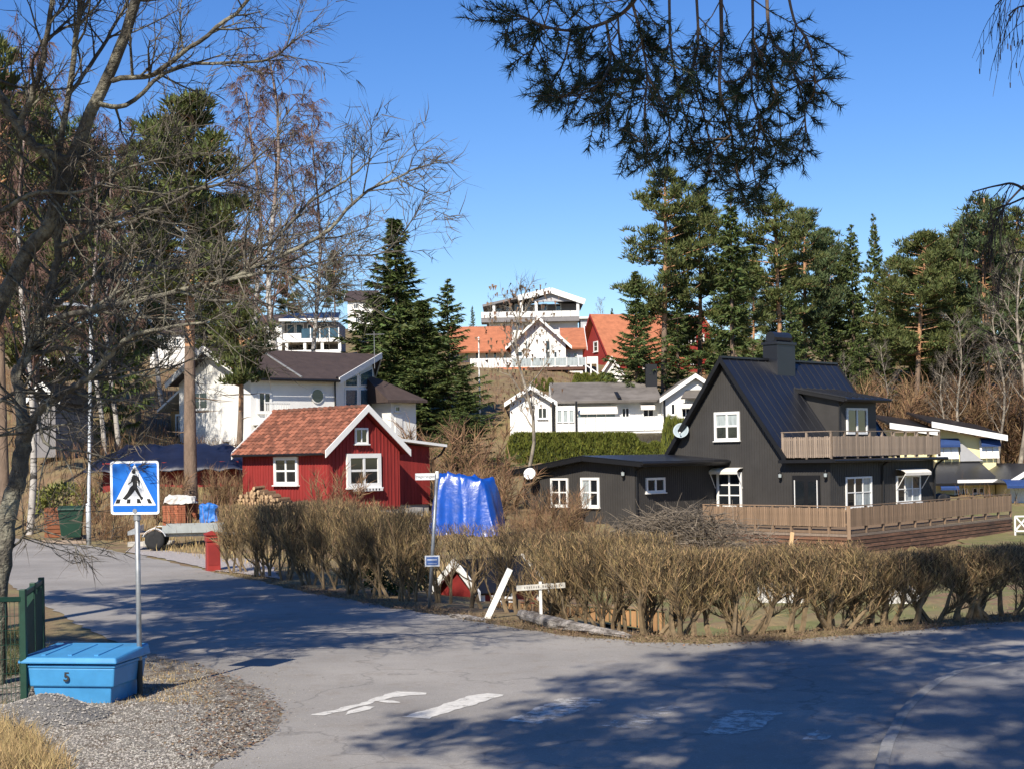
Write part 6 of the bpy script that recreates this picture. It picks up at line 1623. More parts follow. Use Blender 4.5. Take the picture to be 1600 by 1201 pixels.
tree_at(PM[1],255,140,340,'far pine left of the tall straight trunk',17,'pine_tree',.9,group=gL)
big_spruce = spruce_mesh(13,2.7,41,1.7,base=.03)
tree_at(big_spruce,622,99,342,'tall spruce standing right behind the white villa',13,'spruce_tree',1.55,group=gL)
tree_at(big_spruce,664,97,470,'wide spruce right of the tallest spruce',13,'spruce_tree',1.9,group=gL)
tree_at(SM[0],704,99,436,'open-crowned spruce between wide spruce and orange roof',14,'spruce_tree',1.35,group=gL,rz=2.0)
tree_at(SM[2],726,84,585,'low bushy spruce above the blue tarpaulin',14,'spruce_tree',2.2,group=gL)
tree_at(SM[0],592,102,470,'small spruce at the left foot of the tall spruce',14,'spruce_tree',1.0,group=gL)
m_birchup = mat('upper_birch_bark', (.26,.20,.17))
BM = [birch_mesh(15,3.0,61,nb=34,twn=22), birch_mesh(15,2.6,62,nb=30,twn=22)]
gBi = 'birches with purple-brown twigs'
tree_at(BM[0],452,92,92,'tall weeping birch with purple twigs above the white villa',15,'birch_tree',1.0,group=gBi)
tree_at(BM[1],405,96,140,'birch behind the tall weeping birch on its left',15,'birch_tree',.9,group=gBi)
tree_at(BM[0],495,98,190,'smaller birch on the right of the weeping birch',15,'birch_tree',.9,group=gBi,rz=1.2)
tree_at(BM[1],44,60,90,'white-trunked birch behind the dark near trunk',15,'birch_tree',.75,group=gBi)
tree_at(BM[0],165,76,230,'birch trunk just right of the lamp post',15,'birch_tree',.8,group=gBi,rz=3)
tree_at(BM[1],187,79,200,'second white birch trunk right of the lamp post',15,'birch_tree',.8,group=gBi,rz=4)
tree_at(BM[1],90,88,160,'birch between the lamp post and the pale house',15,'birch_tree',.8,group=gBi,rz=5)
tree_at(BM[0],255,100,210,'birch above the white slope house',15,'birch_tree',.9,group=gBi,rz=2)
DL = birch_mesh(8,1.7,71,m_palebark,m_darktwig,False,16,.07,6,.3,.014)
dlf = MB(); r = random.Random(72)
for _ in range(420):
    a = r.uniform(0,6.28); z = r.uniform(3.2,8.2); q = r.uniform(.2,1.8)*(1.1-.35*abs(z-5.5)/3)
    blade(dlf, Vector((q*math.cos(a),q*math.sin(a),z)), Vector((r.uniform(-.4,.4),r.uniform(-.4,.4),-1)).normalized(), r.uniform(.12,.24), r.uniform(.08,.13), r)
tree_at(list(DL)+[dlf.mesh('withered_leaves', m_deadleaf)],818,76,452,'slender tree holding withered brown leaves before the white bungalow',8,'withered_tree',1.0)
tree_at(BT[1],770,170,466,'thin leafless tree beside the hilltop house',12,'bare_tree',.9)
tree_at(BT[0],941,168,470,'faint leafless tree right of the hilltop house',12,'bare_tree',.8)
for i,(px,d,yt) in enumerate(((692,66,665),(748,68,668),(775,66,700),(700,60,715),(765,56,748))):
    tree_at(BRM[i%3],px,d,yt,'brown leafless shrub on the bank between red shed and black house',2.5,'bank_shrub',1.1,'shrub','brown shrubs on the middle bank')
for i,(px,d,yt) in enumerate(((838,50,770),(856,49,778),(872,50,766),(890,51,775),(905,52,790),(822,52,798),(800,47,806),(920,50,800))):
    tree_at(BRM[(i+1)%3],px,d,yt,'rust brown upright shrub in front of the low black wing',2.5,'garden_shrub',.8,'shrub','upright shrubs before the black wing')
for i,(px,d,yt,lab) in enumerate(((262,56,735,'leafless shrub at the left of the brick stacks'),(340,57,735,'leafless shrub between pine trunk and firewood'),(352,58,728,'leafless shrub against the red shed corner'),(520,50,735,'thin leafless shrub in front of the shed gable'),(160,54.5,790,'rust brown shrub beside the lamp post'),(185,54,800,'rust brown shrub left of the crossing sign pole'),(205,53,812,'rust brown shrub below the crossing sign'),(150,59,740,'leafless shrub on the bank above the lamp post'))):
    tree_at(BRM[i%3],px,d,yt,lab,2.5,'leafless_shrub',.9,'shrub','shrubs on the left bank')
# thuja hedge under the bungalow
def thuja_mesh(seed, h=1.5, w=.5):
    r = random.Random(seed); c = MB(); 
    for _ in range(1100):
        z = r.random()**.8; q = w*(1-z**2.2)**.5*r.uniform(.75,1.03); a = r.uniform(0,6.283); p = Vector((q*math.cos(a),q*math.sin(a),z*h))
        d = (Vector((math.cos(a),math.sin(a),0))*.45+Vector((0,0,1))+rv(r)*.35).normalized(); blade(c, p, d, r.uniform(.10,.2), .07, r)
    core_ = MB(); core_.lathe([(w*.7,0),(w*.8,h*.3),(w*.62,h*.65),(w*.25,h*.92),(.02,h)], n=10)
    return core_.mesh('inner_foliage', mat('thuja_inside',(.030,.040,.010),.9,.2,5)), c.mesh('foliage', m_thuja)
THM = [thuja_mesh(81), thuja_mesh(82), thuja_mesh(83)]
k_ = 0
for i in range(24):
    px = 808+i*9.8
    yt = 674 if px < 985 else 686+(px%7)
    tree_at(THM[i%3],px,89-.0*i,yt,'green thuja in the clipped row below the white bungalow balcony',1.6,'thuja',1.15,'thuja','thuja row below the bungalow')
for px,yt in ((1046,648),(1056,650),(1066,652)): tree_at(THM[k_%3],px,84,yt,'tall green thuja between bungalow and black gable',1.6,'thuja',.42,'thuja','thujas beside the black gable'); k_ += 1
for px in (905,917,930,942,955): tree_at(THM[px%3],px,112,582,'green thuja in the short hedge above the bungalow roof',1.6,'thuja',.85,'thuja','thujas above the bungalow roof')
for px in (838,850,862): tree_at(THM[px%3],px,115,590,'low green thuja below the orange-roofed house balcony',1.6,'thuja',.9,'thuja','thujas below the orange-roofed house')

# ------------------------------------------------------------------ hedge along the road: every shrub a plant of its own
def hedge_mesh(seed, h, wid, n, low=.30, stemr=.034, nst=(4,6)):
    r = random.Random(seed); st = MB(); tw = MB()
    for i in range(r.randint(*nst)):
        a = r.uniform(0,6.283); d = Vector((math.cos(a)*.42,math.sin(a)*.30,1)).normalized(); b0 = Vector((r.uniform(-.25,.25)*wid,r.uniform(-.10,.10),-.08))
        p = path(b0, d, h*.62*r.uniform(.8,1.1), 4, r, .22, .05); st.tube(p, [stemr,stemr*.86,stemr*.74,stemr*.55,.013], 5, cap=False)
        for j in range(6):
            q, dd = along(p, r.uniform(.2,.98)); p2 = path(q, deflect(dd, R(r.uniform(15,50)), r), h*r.uniform(.3,.5), 3, r, .2, .10); st.tube(p2, [.017,.013,.010,.005], 4, cap=False)
            for k in range(n//40):
                q2, d2 = along(p2, r.uniform(.1,1))
                if q2.z > h: continue
                L = min(r.uniform(.12,.36), max(.06, h*1.04-q2.z)); v = deflect((d2+Vector((0,0,.7))).normalized(), R(r.uniform(5,45)), r); twig(tw, q2, v, L, r.uniform(.006,.011), r, .45, r.choice((0,0,0,1,1,2)))
    lean = r.uniform(-.25,.25); k = 0
    while k < n:                       # the clipped upper body
        z = h*(low+(1-low)*r.random()**.7)
        q = Vector((r.uniform(-.62,.62)*wid, r.uniform(-.5,.5)*wid*.72, z))
        v = Vector((lean+r.gauss(0,.45),r.gauss(0,.4),1)).normalized(); L = min(r.uniform(.12,.36), max(.05,h*(1.02+r.gauss(0,.03)+.015*math.sin(q.x*5+seed))-z))
        twig(tw, q, v, L, r.uniform(.006,.011), r, .55, r.choice((0,0,0,1,1,2,2))); k += 1
    return st.mesh('stems', m_hedgestem), tw.mesh('twigs', [m_hedge, m_hedge2, m_hedge3])
m_hedge3 = mat('dark_hedge_twigs', (.055,.040,.024), .9, .2, 3, island=.4)
m_hedge2 = mat('olive_hedge_twigs', (.13,.095,.048), .9, .2, 3, island=.4)
HA = [hedge_mesh(100+i, 1.5, .85, 1900, .36) for i in range(6)]
HB = [hedge_mesh(200+i, 1.5, .95, 2300, .40, .052, (3,5)) for i in range(6)]
HC = [hedge_mesh(300+i, 1.5, .85, 700, .48, .036, (3,4)) for i in range(4)]
STRETCH = [('hedge shrub in the tall row between post box and street name post', 376, 676, 1.78, 1.45, .52, HA),
           ('thin hedge shrub in the gappy row in front of the playhouse', 694, 860, 1.5, 2.3, .70, HC),
           ('hedge shrub in the middle row right of the white signpost', 872, 1014, 1.50, 1.4, .46, HA),
           ('hedge shrub in the row with open lower stems before the black house', 1026, 1300, 1.30, .8, .50, HB),
           ('hedge shrub in the low row at the right before the terrace', 1312, 1640, 1.13, .8, .45, HB)]
ex, ey = EDGE[:,0], EDGE[:,1]
def edge_point(px, off):
    # the point behind the road edge seen at photo column px
    q = G(px, float(np.interp(px,[a for a,_ in EDGE_PX],[b for _,b in EDGE_PX]))); y = q.y+off*1.25; x = q.x*y/q.y
    return Vector((x, y, H(x,y) if off > .9 else 0.0))
hi_n = 0; rh = random.Random(55)
for lab, pa, pb, hh, off_, spc, HMs in STRETCH:
    px = pa
    while px <= pb:
        p = edge_point(px, off_+rh.uniform(-.1,.1)); hloc = hh*rh.uniform(.97,1.03)
        p.z = max(-.15, H(p.x,p.y))
        if lab.startswith('hedge shrub in the tall'): hloc *= .90+.14*math.sin((px-pa)/(pb-pa)*3.14)
        plant('hedge_shrub', HMs[hi_n%len(HMs)], p, lab, 'hedge shrub', rh.choice((0,math.pi))+rh.uniform(-.3,.3), (rh.uniform(.95,1.15),1.0,hloc/1.5), 'hedge along the road')
        px += spc/p.y*F; hi_n += 1
# green evergreen bush inside the hedge by the name post
gb = MB(); r = random.Random(91)
for _ in range(1600):
    v = rv(r); q = r.uniform(.5,1); p = Vector((v.x*.8*q,v.y*.45*q,.45+v.z*.45*q)); d = (v+rv(r)*.7).normalized(); blade(gb, p, d, r.uniform(.06,.12), .06, r)
gst = MB()
for i in range(6): a = r.uniform(0,6.28); gst.tube([(0,0,-.1),(.2*math.cos(a),.15*math.sin(a),.35),(.5*math.cos(a),.3*math.sin(a),.7)],[.02,.015,.008],5,cap=False)
plant('evergreen_bush', [gst.mesh('stems', m_hedgestem), gb.mesh('leaves', m_greenbush)], edge_point(625,2.6), 'dark green leafy bush low in the hedge left of the name post', 'bush')
plant('evergreen_bush', [gst.mesh('stems', m_hedgestem), gb.mesh('leaves', mat('yellow_green_leaves',(.14,.15,.03),.6,.2,4,island=.4))], on(100,61.5), 'yellow-green bush on the bank above the green bin', 'bush', .5, 1.7)
# brush pile in front of the black house
bp = MB(); r = random.Random(93); c_ = on(1050,58.5)
for i in range(1500):
    u = r.gauss(0,.42); v = r.gauss(0,.4); q = math.exp(-(u*u*1.3+v*v)*1.1); p = Vector((u*3.6+.1, v*1.3, r.random()**.8*1.45*q))
    a = r.uniform(0,6.28); d = Vector((math.cos(a),math.sin(a)*.6,r.uniform(-.2,.6))).normalized(); pts = path(p, d, r.uniform(.5,1.7), 5, r, .34, -.10)
    w_ = r.uniform(.008,.020); bp.tube([Vector((k.x,k.y,max(k.z,-.1))) for k in pts], [w_,w_*.9,w_*.8,w_*.65,w_*.5,w_*.3], 3, cap=False)
o = bp.build('brush_pile', mat('grey_cut_branches',(.165,.135,.10),.9,.25,3,island=.4), label='big heap of grey cut branches in front of the terrace', category='brush pile'); o.location = c_

# ------------------------------------------------------------------ undergrowth, grass and litter
def scatter(name, label, cat, m, pts, hmin, hmax, w, per, seed, droop=.3, kindtwig=True):
    r = random.Random(seed); mb = MB()
    for (x,y,z) in pts:
        for _ in range(per):
            p = Vector((x+r.uniform(-.12,.12),y+r.uniform(-.12,.12),z-.02)); d = Vector((r.uniform(-droop,droop),r.uniform(-droop,droop),1)).normalized()
            twig(mb, p, d, r.uniform(hmin,hmax), w, r, .5)
    return mb.build(name, m, kind='stuff', label=label, category=cat)
def area(n, pa, pb, da, db, seed, minedge=1.3):
    r = np.random.default_rng(seed); d = np.sqrt(r.uniform(da*da,db*db,n)); px = r.uniform(pa,pb,n); x = (px-CX)/F*d
    k = edge_dist(x,d) > minedge; x, d = x[k], d[k]
    dens = np.sin(x*.55+1.7*np.sin(d*.31))*np.cos(d*.42+.6*np.sin(x*.23)) + r.uniform(-1,1,len(x)); k = dens > -.25; x, d = x[k], d[k]
    z = HZ(x,d); return list(zip(x.tolist(),d.tolist(),z.tolist()))
scatter('undergrowth', 'tangled brown leafless undergrowth covering the left slope', 'undergrowth', m_brownbrush, area(5200,-60,420,52,125,1), .35,1.3,.028,3,1)
scatter('undergrowth', 'brown leafless undergrowth on the slope behind the middle houses', 'undergrowth', m_brownbrush, area(3800,560,1130,66,150,2), .3,.9,.03,3,2)
scatter('undergrowth', 'brown undergrowth on the floor of the right wood', 'undergrowth', m_brownbrush, area(4200,1100,1680,84,150,3), .4,1.5,.035,3,3)
scatter('dry_grass', 'dry straw grass on the bank below the shed', 'grass', m_straw, area(5200,190,1000,33,62,4,1.0), .10,.35,.02,4,4)
scatter('dry_grass', 'dry grass at the edge of the lawn behind the hedge', 'grass', m_straw, area(1500,1000,1700,25,40,5,.9), .06,.16,.012,3,5)
# verge at the hedge foot
r = random.Random(17); vp = []
for _ in range(2600):
    px = r.uniform(335,1640); p = edge_point(px, 0) ; k = r.uniform(-.15,1.1); vp.append((p.x+r.uniform(-.1,.1), p.y+k, .01))
scatter('verge_grass', 'thin dry grass and stalks along the foot of the hedge', 'grass', mat('dull_straw',(.19,.135,.075),.9,.2,3,island=.4), vp, .04,.14,.010,2,6,.9)
lf_ = MB()
def leaf(mb, p, s, r):
    a = r.uniform(0,6.28); u = Vector((math.cos(a),math.sin(a),r.uniform(-.4,.4)))*s; v = Vector((-math.sin(a),math.cos(a),r.uniform(-.4,.4)))*s*.6
    o = len(mb.v); mb.v.extend([tuple(p+u),tuple(p+v),tuple(p-u),tuple(p-v)]); mb.f.append((o,o+1,o+2,o+3)); mb.m.append(0)
for _ in range(3800):
    px = r.uniform(335,1640); p = edge_point(px,0) if r.random() < .25 else None
    if p is None: p = Vector((0,0,0)); q = G(px, np.interp(px,[a for a,_ in EDGE_PX],[b for _,b in EDGE_PX])); p = q
    k = r.gauss(.28,.42) if r.random() < .8 else r.uniform(-.5,1.3); leaf(lf_, Vector((p.x,p.y+k,.022+r.uniform(0,.03))), r.uniform(.012,.032), r)
for _ in range(2000):
    px, py = r.gauss(370,50), r.uniform(1020,1190)
    if px > 470: continue
    if False: px, py = r.uniform(150,445), r.uniform(1015,1150)
    if not inside((px-14,py),GRAVEL_PX): continue
    p = G(px,py); leaf(lf_, Vector((p.x,p.y,.03+r.uniform(0,.02))), r.uniform(.012,.03), r)
lf_.build('leaf_litter', m_deadleaf, kind='stuff', label='brown leaf litter lying along the road edges', category='leaves')
gt_ = []
for _ in range(330):
    px, py = r.uniform(-30,95), r.uniform(1120,1215)
    if py < 1115+px*.9: continue
    p = G(px,py); gt_.append((p.x,p.y,.01))
scatter('grass_tussock', 'straw coloured grass tussocks in the lower left corner', 'grass', m_straw, gt_, .10,.30,.008,22,8,.8)
gt_ = []
for _ in range(420):
    px = r.uniform(55,330); py = 1060+ (px-55)*-.02 + r.uniform(-25,45)
    if inside((px,py),GRAVEL_PX): p = G(px,py); gt_.append((p.x,p.y,.015))
scatter('short_dry_grass', 'short dry grass round the foot of the sand box', 'grass', m_straw, gt_, .03,.10,.007,9,9,.9)
gt_ = []
for _ in range(260):
    px = r.uniform(-20,70); py = r.uniform(985,1060); p = G(px,py); gt_.append((p.x,p.y,.01))
scatter('fence_grass', 'dark grass growing at the foot of the green fence', 'grass', mat('dull_green_grass',(.10,.10,.04),.9,.2,4,island=.4), gt_, .06,.25,.009,10,10,.6)
# ------------------------------------------------------------------ near bare tree, left
def pix(pts, d0):
    out = []
    for i,q in enumerate(pts):
        d = q[2] if len(q) > 2 else d0; out.append(P(q[0],q[1],d))
    return out
def smooth_path(pts, rad, sub=4):
    """Catmull-Rom through the given points"""
    n = len(pts); out = []; ro = []
    for i in range(n-1):
        p0,p1,p2,p3 = pts[max(i-1,0)],pts[i],pts[i+1],pts[min(i+2,n-1)]
        for k in range(sub):
            t = k/sub; out.append(.5*((2*p1)+(p2-p0)*t+(2*p0-5*p1+4*p2-p3)*t*t+(3*p1-3*p2+p3-p0)*t**3)); ro.append(rad[i]+(rad[i+1]-rad[i])*t)
    out.append(pts[-1]); ro.append(rad[-1]); return out, ro
TD = 19.0; pxm = TD/F
base = G(-9,1068)
BTREE = empty('spreading_bare_tree', (base.x,base.y,0), 0, label='large leafless tree with spreading lichen-grey limbs at the left', category='tree')
off = Vector((base.x,base.y,0))
LIMBS = [  # photo points (x, y, depth), start and end width in photo pixels
 ([(-9,1085,19),(-4,960,19),(3,880,19),(16,785,19),(31,735,19),(37,682,19)],34,26),
 ([(37,690,19),(33,635,19.1),(27,585,19.2),(42,555,19.3),(65,500,19.4),(82,440,19.4),(92,380,19.3),(86,280,19.2),(107,150,19),(125,0,18.8),(140,-150,18.6)],24,8),
 ([(37,690,19),(44,680,18.9),(60,642,18.7),(92,617,18.4),(132,594,18.1),(168,561,17.8),(200,527,17.5),(250,515,17.2),(325,503,16.9)],20,4),
 ([(-40,560,19.6),(0,480,19.6),(45,390,19.4),(80,345,19.2),(115,240,19),(165,125,18.8),(215,0,18.6),(250,-120,18.5)],30,14),
 ([(-9,900,19.2),(-40,700,19.5),(-40,560,19.6)],30,30),
 ([(94,386,19.3),(145,360,19),(210,345,18.6),(300,300,18.2),(360,281,18),(420,230,17.8)],11,3),
 ([(68,488,19.4),(145,440,19.6),(215,420,19.9),(310,415,20.2),(420,380,20.4),(480,320,20.5),(540,282,20.6),(580,250,20.6)],12,3),
 ([(60,505,19.4),(110,492,19),(165,480,18.7),(280,455,18.3),(350,440,18),(415,410,17.9),(500,370,17.8),(565,306,17.7),(615,281,17.7),(652,262,17.7)],13,3),
 ([(350,440,18),(425,425,17.7),(480,440,17.5),(532,458,17.4)],7,2.5),
 ([(280,455,18.3),(330,470,18),(400,470,17.8),(470,500,17.6)],6,2),
 ([(165,125,18.8),(240,115,18.6),(310,65,18.4),(380,10,18.3),(430,-60,18.2)],11,5),
 ([(150,160,18.8),(195,165,19),(280,105,19.2),(410,95,19.4),(462,62,19.5)],11,3),
 ([(80,345,19.2),(165,345,19.5),(225,320,19.7),(280,296,19.9),(352,290,20)],10,3),
 ([(-40,90,19),(0,150,19),(30,200,19),(70,240,19),(112,250,19)],16,20),
 ([(30,200,19),(60,120,18.8),(75,40,18.6),(90,-60,18.5)],14,8),
 ([(0,330,19.3),(60,300,19),(130,300,18.7),(200,262,18.4),(300,240,18.2)],10,3),
 ([(-20,640,19.2),(40,610,19.5),(110,640,19.8),(180,620,20.1),(240,575,20.3)],9,4),
 ([(42,555,19.3),(100,545,19.6),(170,560,19.9),(230,588,20.1),(300,560,20.3)],10,3),
 ([(60,642,18.7),(70,690,18.5),(100,702,18.3),(128,704,18.2),(160,712,18.1),(188,721,18)],7,2),
 ([(-9,880,19.1),(30,845,19),(48,826,18.8),(90,835,18.6),(110,846,18.5)],6,1.5),
 ([(107,150,19),(150,90,19.2),(190,20,19.3),(230,-60,19.3)],9,4),
 ([(92,380,19.3),(60,340,19.6),(20,300,19.8),(-30,270,20)],8,4),
 ([(215,0,18.6),(300,-10,18.4),(380,-60,18.3)],8,5),
 ([(200,527,17.5),(185,500,17.3),(178,470,17.2),(190,430,17.1)],5,1.5),
 ([(415,410,17.9),(460,420,18.1),(540,400,18.3),(600,395,18.4),(640,350,18.4)],5,1.5),
]
bl = MB(); bt = MB(); r = random.Random(202)
for pts, w0_, w1_ in LIMBS:
    w_ = pix(pts, TD); n = len(w_); rad = [max(.009,(w0_+(w1_-w0_)*i/(n-1))*pxm/2*(.82 if w0_ < 29 else .95)) for i in range(n)]
    sp3, sr = smooth_path([p-off for p in w_], rad, 5)
    sp3 = [p+rv(r)*min(.02,rr_*.5) for p,rr_ in zip(sp3,sr)]
    bl.tube(sp3, sr, 10 if w0_ > 15 else 7, cap=False)
    L_ = sum((a-b).length for a,b in zip(sp3[:-1],sp3[1:]))
    if w0_ > 29: continue
    for i in range(int(L_/.16)):
        t = .12+.88*r.random(); q, dd = along(sp3, min(t,.99)); lr = sr[min(int(t*(len(sr)-1)),len(sr)-1)]
        d = deflect(dd, R(r.uniform(30,70)), r); d.z += .12
        branchy(bl, bt, q, d.normalized(), r.uniform(.5,1.35)*(1.15-.4*t), min(.022,lr*.6), 1, r, 2, (5,5,4), .24, .05, .55, (30,65), (5,4,3), .30, .010, 4)
    q, dd = along(sp3,.98); branchy(bl, bt, q, dd, .4, sr[-1]*.9, 1, r, 2, (5,5,4), .2, .05, .55, (25,55), (5,4,3), .3, .010, 5)
bl.build('limbs', m_greybark, BTREE, smooth=True); bt.build('twigs', m_darktwig, BTREE)

# ------------------------------------------------------------------ pine whose boughs hang into the picture from above
OPx, OPy = -2.3, 2.6
OP = empty('overhanging_pine', (OPx,OPy,0), 0, label='near pine whose dark drooping boughs hang into the top of the picture', category='tree')
oo = Vector((OPx,OPy,0)); tk = MB(); nd = MB(); r = random.Random(303)
tp = [Vector((.02*z,.0,z)) for z in (-.2,2,4,6,8,10,12,14.5)]
tk.tube(tp, [.26,.24,.22,.2,.17,.14,.1,.04], 12, cap=False); tk.build('trunk', m_pinebark, OP, smooth=True)
bo = MB()
HANG = [
 ([(1030,-70),(985,5),(940,35),(880,48),(830,40),(790,25),(757,38)],8,2),
 ([(985,5),(1000,60),(1010,120),(1005,190),(1015,255)],5,1.5),
 ([(940,35),(948,90),(930,130),(895,148),(852,152)],5,1.5),
 ([(880,48),(868,95),(850,125),(836,158)],4,1.5),
 ([(1005,60),(972,110),(945,160),(915,192)],4,1.5),
 ([(1010,120),(1040,165),(1050,215),(1045,240)],4,1.5),
 ([(960,20),(965,80),(985,140),(975,190),(985,225)],4,1.5),
 ([(830,40),(815,75),(805,95)],3,1.5),
 ([(1135,-70),(1138,60),(1135,140),(1155,210),(1165,270),(1180,318)],7,1.5),
 ([(1190,-70),(1192,60),(1190,140),(1205,195),(1190,240),(1200,300)],5,1.5),
 ([(1215,-70),(1220,50),(1250,90),(1275,150),(1282,200),(1276,238)],6,1.5),
 ([(1240,-70),(1262,30),(1285,62),(1298,120),(1295,152)],5,1.5),
 ([(1048,-70),(1050,60),(1062,130),(1078,190),(1092,232)],5,1.5),
 ([(1090,-70),(1098,60),(1088,120),(1110,190),(1122,250),(1130,285)],5,1.5),
 ([(1138,60),(1110,90),(1085,110),(1075,150)],3.5,1.5),
 ([(1192,60),(1215,110),(1235,160),(1240,225)],4,1.5),
 ([(1220,50),(1200,90),(1170,130),(1165,180)],3.5,1.5),
 ([(1155,210),(1130,230),(1110,262)],3,1.5),
 ([(1205,195),(1228,225),(1235,262)],3,1.5),
]
def tuft(mb, c, d, n, r, L=.058, w=.0042, pth=None):
    if pth is not None:
        for _ in range(int(n*1.5)):
            q, dd = along(pth, r.uniform(.35,1)); v = (dd*r.uniform(.5,1.2)+rv(r)*.85).normalized(); blade(mb, q, v, L*r.uniform(.7,1.1), w, r)
        return
    for _ in range(n):
        v = (d*r.uniform(.1,1.0)+rv(r)).normalized(); p = c - d*r.uniform(0,.06); blade(mb, p, v, L*r.uniform(.7,1.15), w, r)
ntuft = 0
for pts, w0_, w1_ in HANG:
    d0 = 7.0+r.uniform(-.5,.6); w_ = [P(1020+(x-1020)*.91,y,d0+.12*i*r.uniform(-1,1))-oo for i,(x,y) in enumerate(pts)]; n = len(w_)
    sp3, sr = smooth_path(w_, [(w0_+(w1_-w0_)*i/(n-1))*d0/F/2 for i in range(n)], 5); bo.tube(sp3, sr, 6, cap=False)
    L_ = sum((a-b).length for a,b in zip(sp3[:-1],sp3[1:]))
    left_ = pts[-1][0] < 1040
    for i in range(int(L_/(.032 if left_ else .038))):
        t = .10+.90*r.random(); q, dd = along(sp3, min(t,.99)); d = (deflect(dd, R(r.uniform(25,75)), r)+Vector((0,0,-.25))).normalized()
        bl_ = r.uniform(.07,.26)*(1.1-.4*t); pp = path(q, d, bl_, 3, r, .22, .05); bo.tube(pp, [.0035,.003,.0025,.002], 3, cap=False)
        tuft(nd, pp[-1], (pp[-1]-pp[-2]).normalized(), r.randint(26,40), r, pth=pp); ntuft += 1
        if r.random() < .45:
            q2, d2 = along(pp,.5); p3 = path(q2, deflect(d2,R(45),r), bl_*.6, 2, r, .2, .05); bo.tube(p3, [.0025,.002,.0018], 3, cap=False); tuft(nd, p3[-1], (p3[-1]-p3[-2]).normalized(), 26, r)
    tuft(nd, sp3[-1], (sp3[-1]-sp3[-2]).normalized(), 40, r)
# boughs carrying them, and the crown above the picture
for (x,y,z0_) in ((1030,-70,6.4),(1100,-70,6.8),(1200,-70,7.2)):
    e_ = P(x,y,7.1)-oo; s0_ = Vector((.1,0,z0_)); midp = s0_.lerp(e_,.55)+Vector((0,0,.7))
    sp3, sr = smooth_path([s0_,midp,e_],[.06,.04,.02],6); bo.tube(sp3, sr, 7, cap=False)
ea, eb_ = P(1030,-70,7.1)-oo, P(1245,-70,7.1)-oo
bo.tube([ea, ea.lerp(eb_,.5)+Vector((0,0,.06)), eb_], [.02,.02,.015], 6, cap=False)
bo.build('boughs', m_pinebark, OP, smooth=True); nd.build('needles', m_nearneedle, OP)
def shade_crown(name, parent, seed, limbs, z0, z1, rad, ax=Vector((0,0,0)), n=60, Lb=.22, wb=.075, zc=0):
    r = random.Random(seed); b_ = MB(); c_ = MB()
    for i in range(limbs):
        z = z0+(z1-z0)*(i+r.random())/limbs; a = i*2.4+r.uniform(-.4,.4); s = (z-z0)/(z1-z0)
        L = rad*(1-.6*s)*r.uniform(.7,1.15); d = Vector((math.cos(a),math.sin(a),.15+.3*s)).normalized()
        pts = path(Vector((ax.x,ax.y,z)), d, L, 5, r, .15, .03); b_.tube(pts, [.06,.05,.04,.03,.02,.01], 5, cap=False)
        for k in range(int(L*5.2)):
            q, dd = along(pts, r.uniform(.3,1)); q = q+Vector((r.uniform(-.7,.7),r.uniform(-.7,.7),r.uniform(-.2,.4))); clump(c_, q, r.uniform(.3,.6), n, r, Lb, wb)
    b_.build('crown_limbs', m_pinebark, parent); c_.build('crown', m_needle, parent)
shade_crown('crown', OP, 404, 36, 7.6, 15.0, 3.6)
def off_pine(x, y, seed, label, limbs, z0, z1, rad, tr=.22, ax=Vector((0,0,0))):
    e = empty('roadside_pine', (x,y,0), 0, label=label, category='tree', group='roadside pines outside the picture')
    k = MB(); k.tube([(0,0,-.2),(ax.x*.3,ax.y*.3,z0*.5),(ax.x*.85,ax.y*.85,z0),(ax.x,ax.y,z1)],[tr,tr*.85,tr*.65,.04],10,cap=False); k.build('trunk', m_pinebark, e, smooth=True)
    shade_crown('crown', e, seed, limbs, z0, z1, rad, ax); return e
off_pine(0.6,-1.2,505,'roadside pine behind the viewer casting shade over the pavement',34,8.0,16.0,4.0)
off_pine(6.6,7.8,606,'roadside pine by the pavement casting shade toward the right hedge',36,8.2,17.0,3.7,.22,Vector((-3.1,1.4,0)))
off_pine(-8.8,13.6,707,'roadside pine left of the picture casting shade over the road bend',36,7.4,14.5,3.7)
off_pine(-10.6,20.0,808,'second roadside pine left of the picture casting shade over the far road',34,7.5,14.0,3.5)

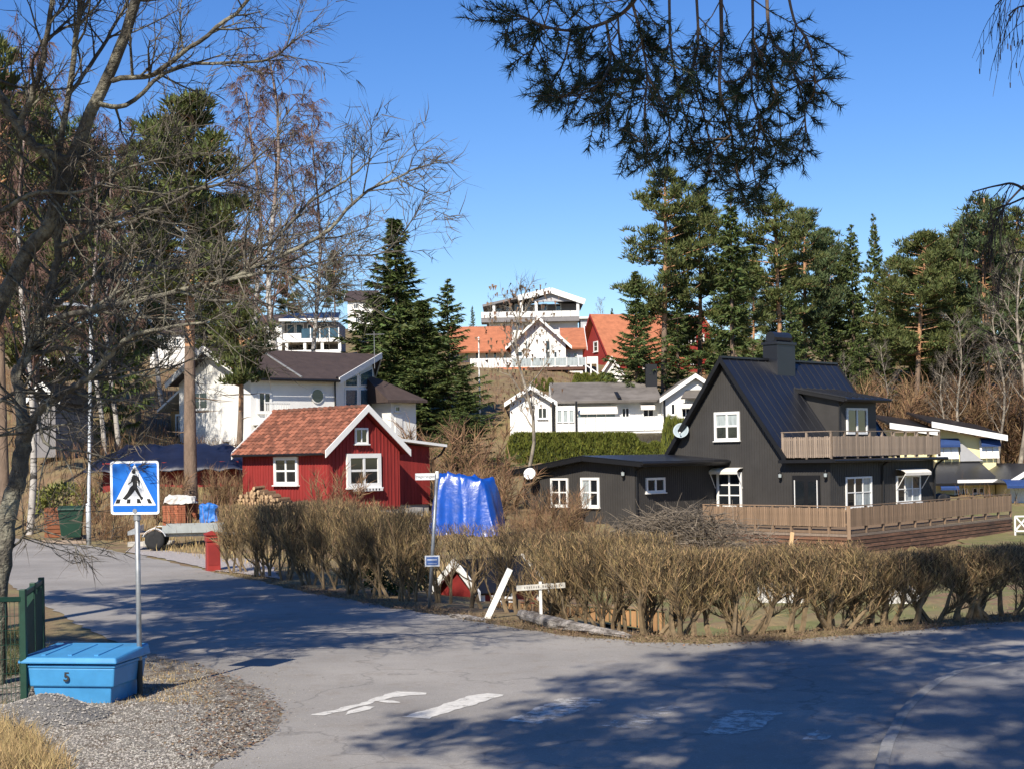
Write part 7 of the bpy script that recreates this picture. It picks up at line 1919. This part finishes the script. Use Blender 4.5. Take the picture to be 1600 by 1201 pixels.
# ------------------------------------------------------------------ birch at the right edge with hanging catkin twigs
RB = empty('roadside_birch', (6.4,14.2,0), 0, label='near birch whose hanging catkin twigs reach in at the right edge', category='tree')
ro_ = Vector((6.4,14.2,0)); k = MB(); k.tube([(0,0,-.1),(.05,0,3),(-.05,.1,6),(.1,0,10)],[.13,.12,.09,.03],10,cap=False); k.build('trunk', m_birchbark, RB, smooth=True)
bb = MB(); ct = MB(); r = random.Random(909)
BR_ = [([(1720,420),(1640,330),(1590,290),(1560,290),(1520,300)],8,2),([(1720,330),(1640,300),(1575,320),(1548,330)],6,2),([(1720,520),(1640,545),(1570,530),(1520,508)],6,1.5),([(1720,560),(1650,560),(1590,552),(1540,525)],5,1.5),
       ([(1720,60),(1640,-10),(1590,-20),(1555,10)],6,2),([(1720,100),(1650,30),(1600,10),(1575,25)],5,2),([(1720,480),(1650,420),(1600,395),(1570,400)],6,2),([(1600,290),(1565,330),(1545,380)],4,1.5)]
for pts, w0_, w1_ in BR_:
    d0 = 14.2+r.uniform(-.4,.4); w_ = [P(x,y,d0)-ro_ for x,y in pts]; n = len(w_)
    if pts[0][0] > 1700: w_ = [Vector((0,0,w_[0].z-.3))]+w_; n += 1
    sp3, sr = smooth_path(w_, [(w0_+(w1_-w0_)*i/(n-1))*d0/F/2 for i in range(n)], 5); bb.tube(sp3, sr, 5, cap=False)
    if pts[-1][1] > 500: nn = 8
    else: nn = 13
    for i in range(nn):
        q, dd = along(sp3, r.uniform(.45,.99)); pp = path(q, (dd*.5+Vector((r.uniform(-.3,.3),r.uniform(-.3,.3),-.55))).normalized(), r.uniform(.2,.75), 5, r, .16, -.14)
        bb.tube(pp, [.0045,.004,.0035,.003,.0025,.002], 3, cap=False)
        for j in range(3):
            q2, d2 = along(pp, r.uniform(.2,1)); e2 = q2+Vector((r.uniform(-.03,.03),r.uniform(-.03,.03),-r.uniform(.08,.2))); bb.tube([q2,e2],[.003,.002],3,cap=False)
            if r.random() < .35: ct.tube([e2,e2+Vector((0,0,-.05))],[.007,.005],5)
bb.build('branches', mat('dark_birch_branch',(.05,.038,.032),.9,.2,5), RB); ct.build('catkins', mat('birch_catkins',(.09,.06,.035),.9,.2,5), RB, kind='stuff')
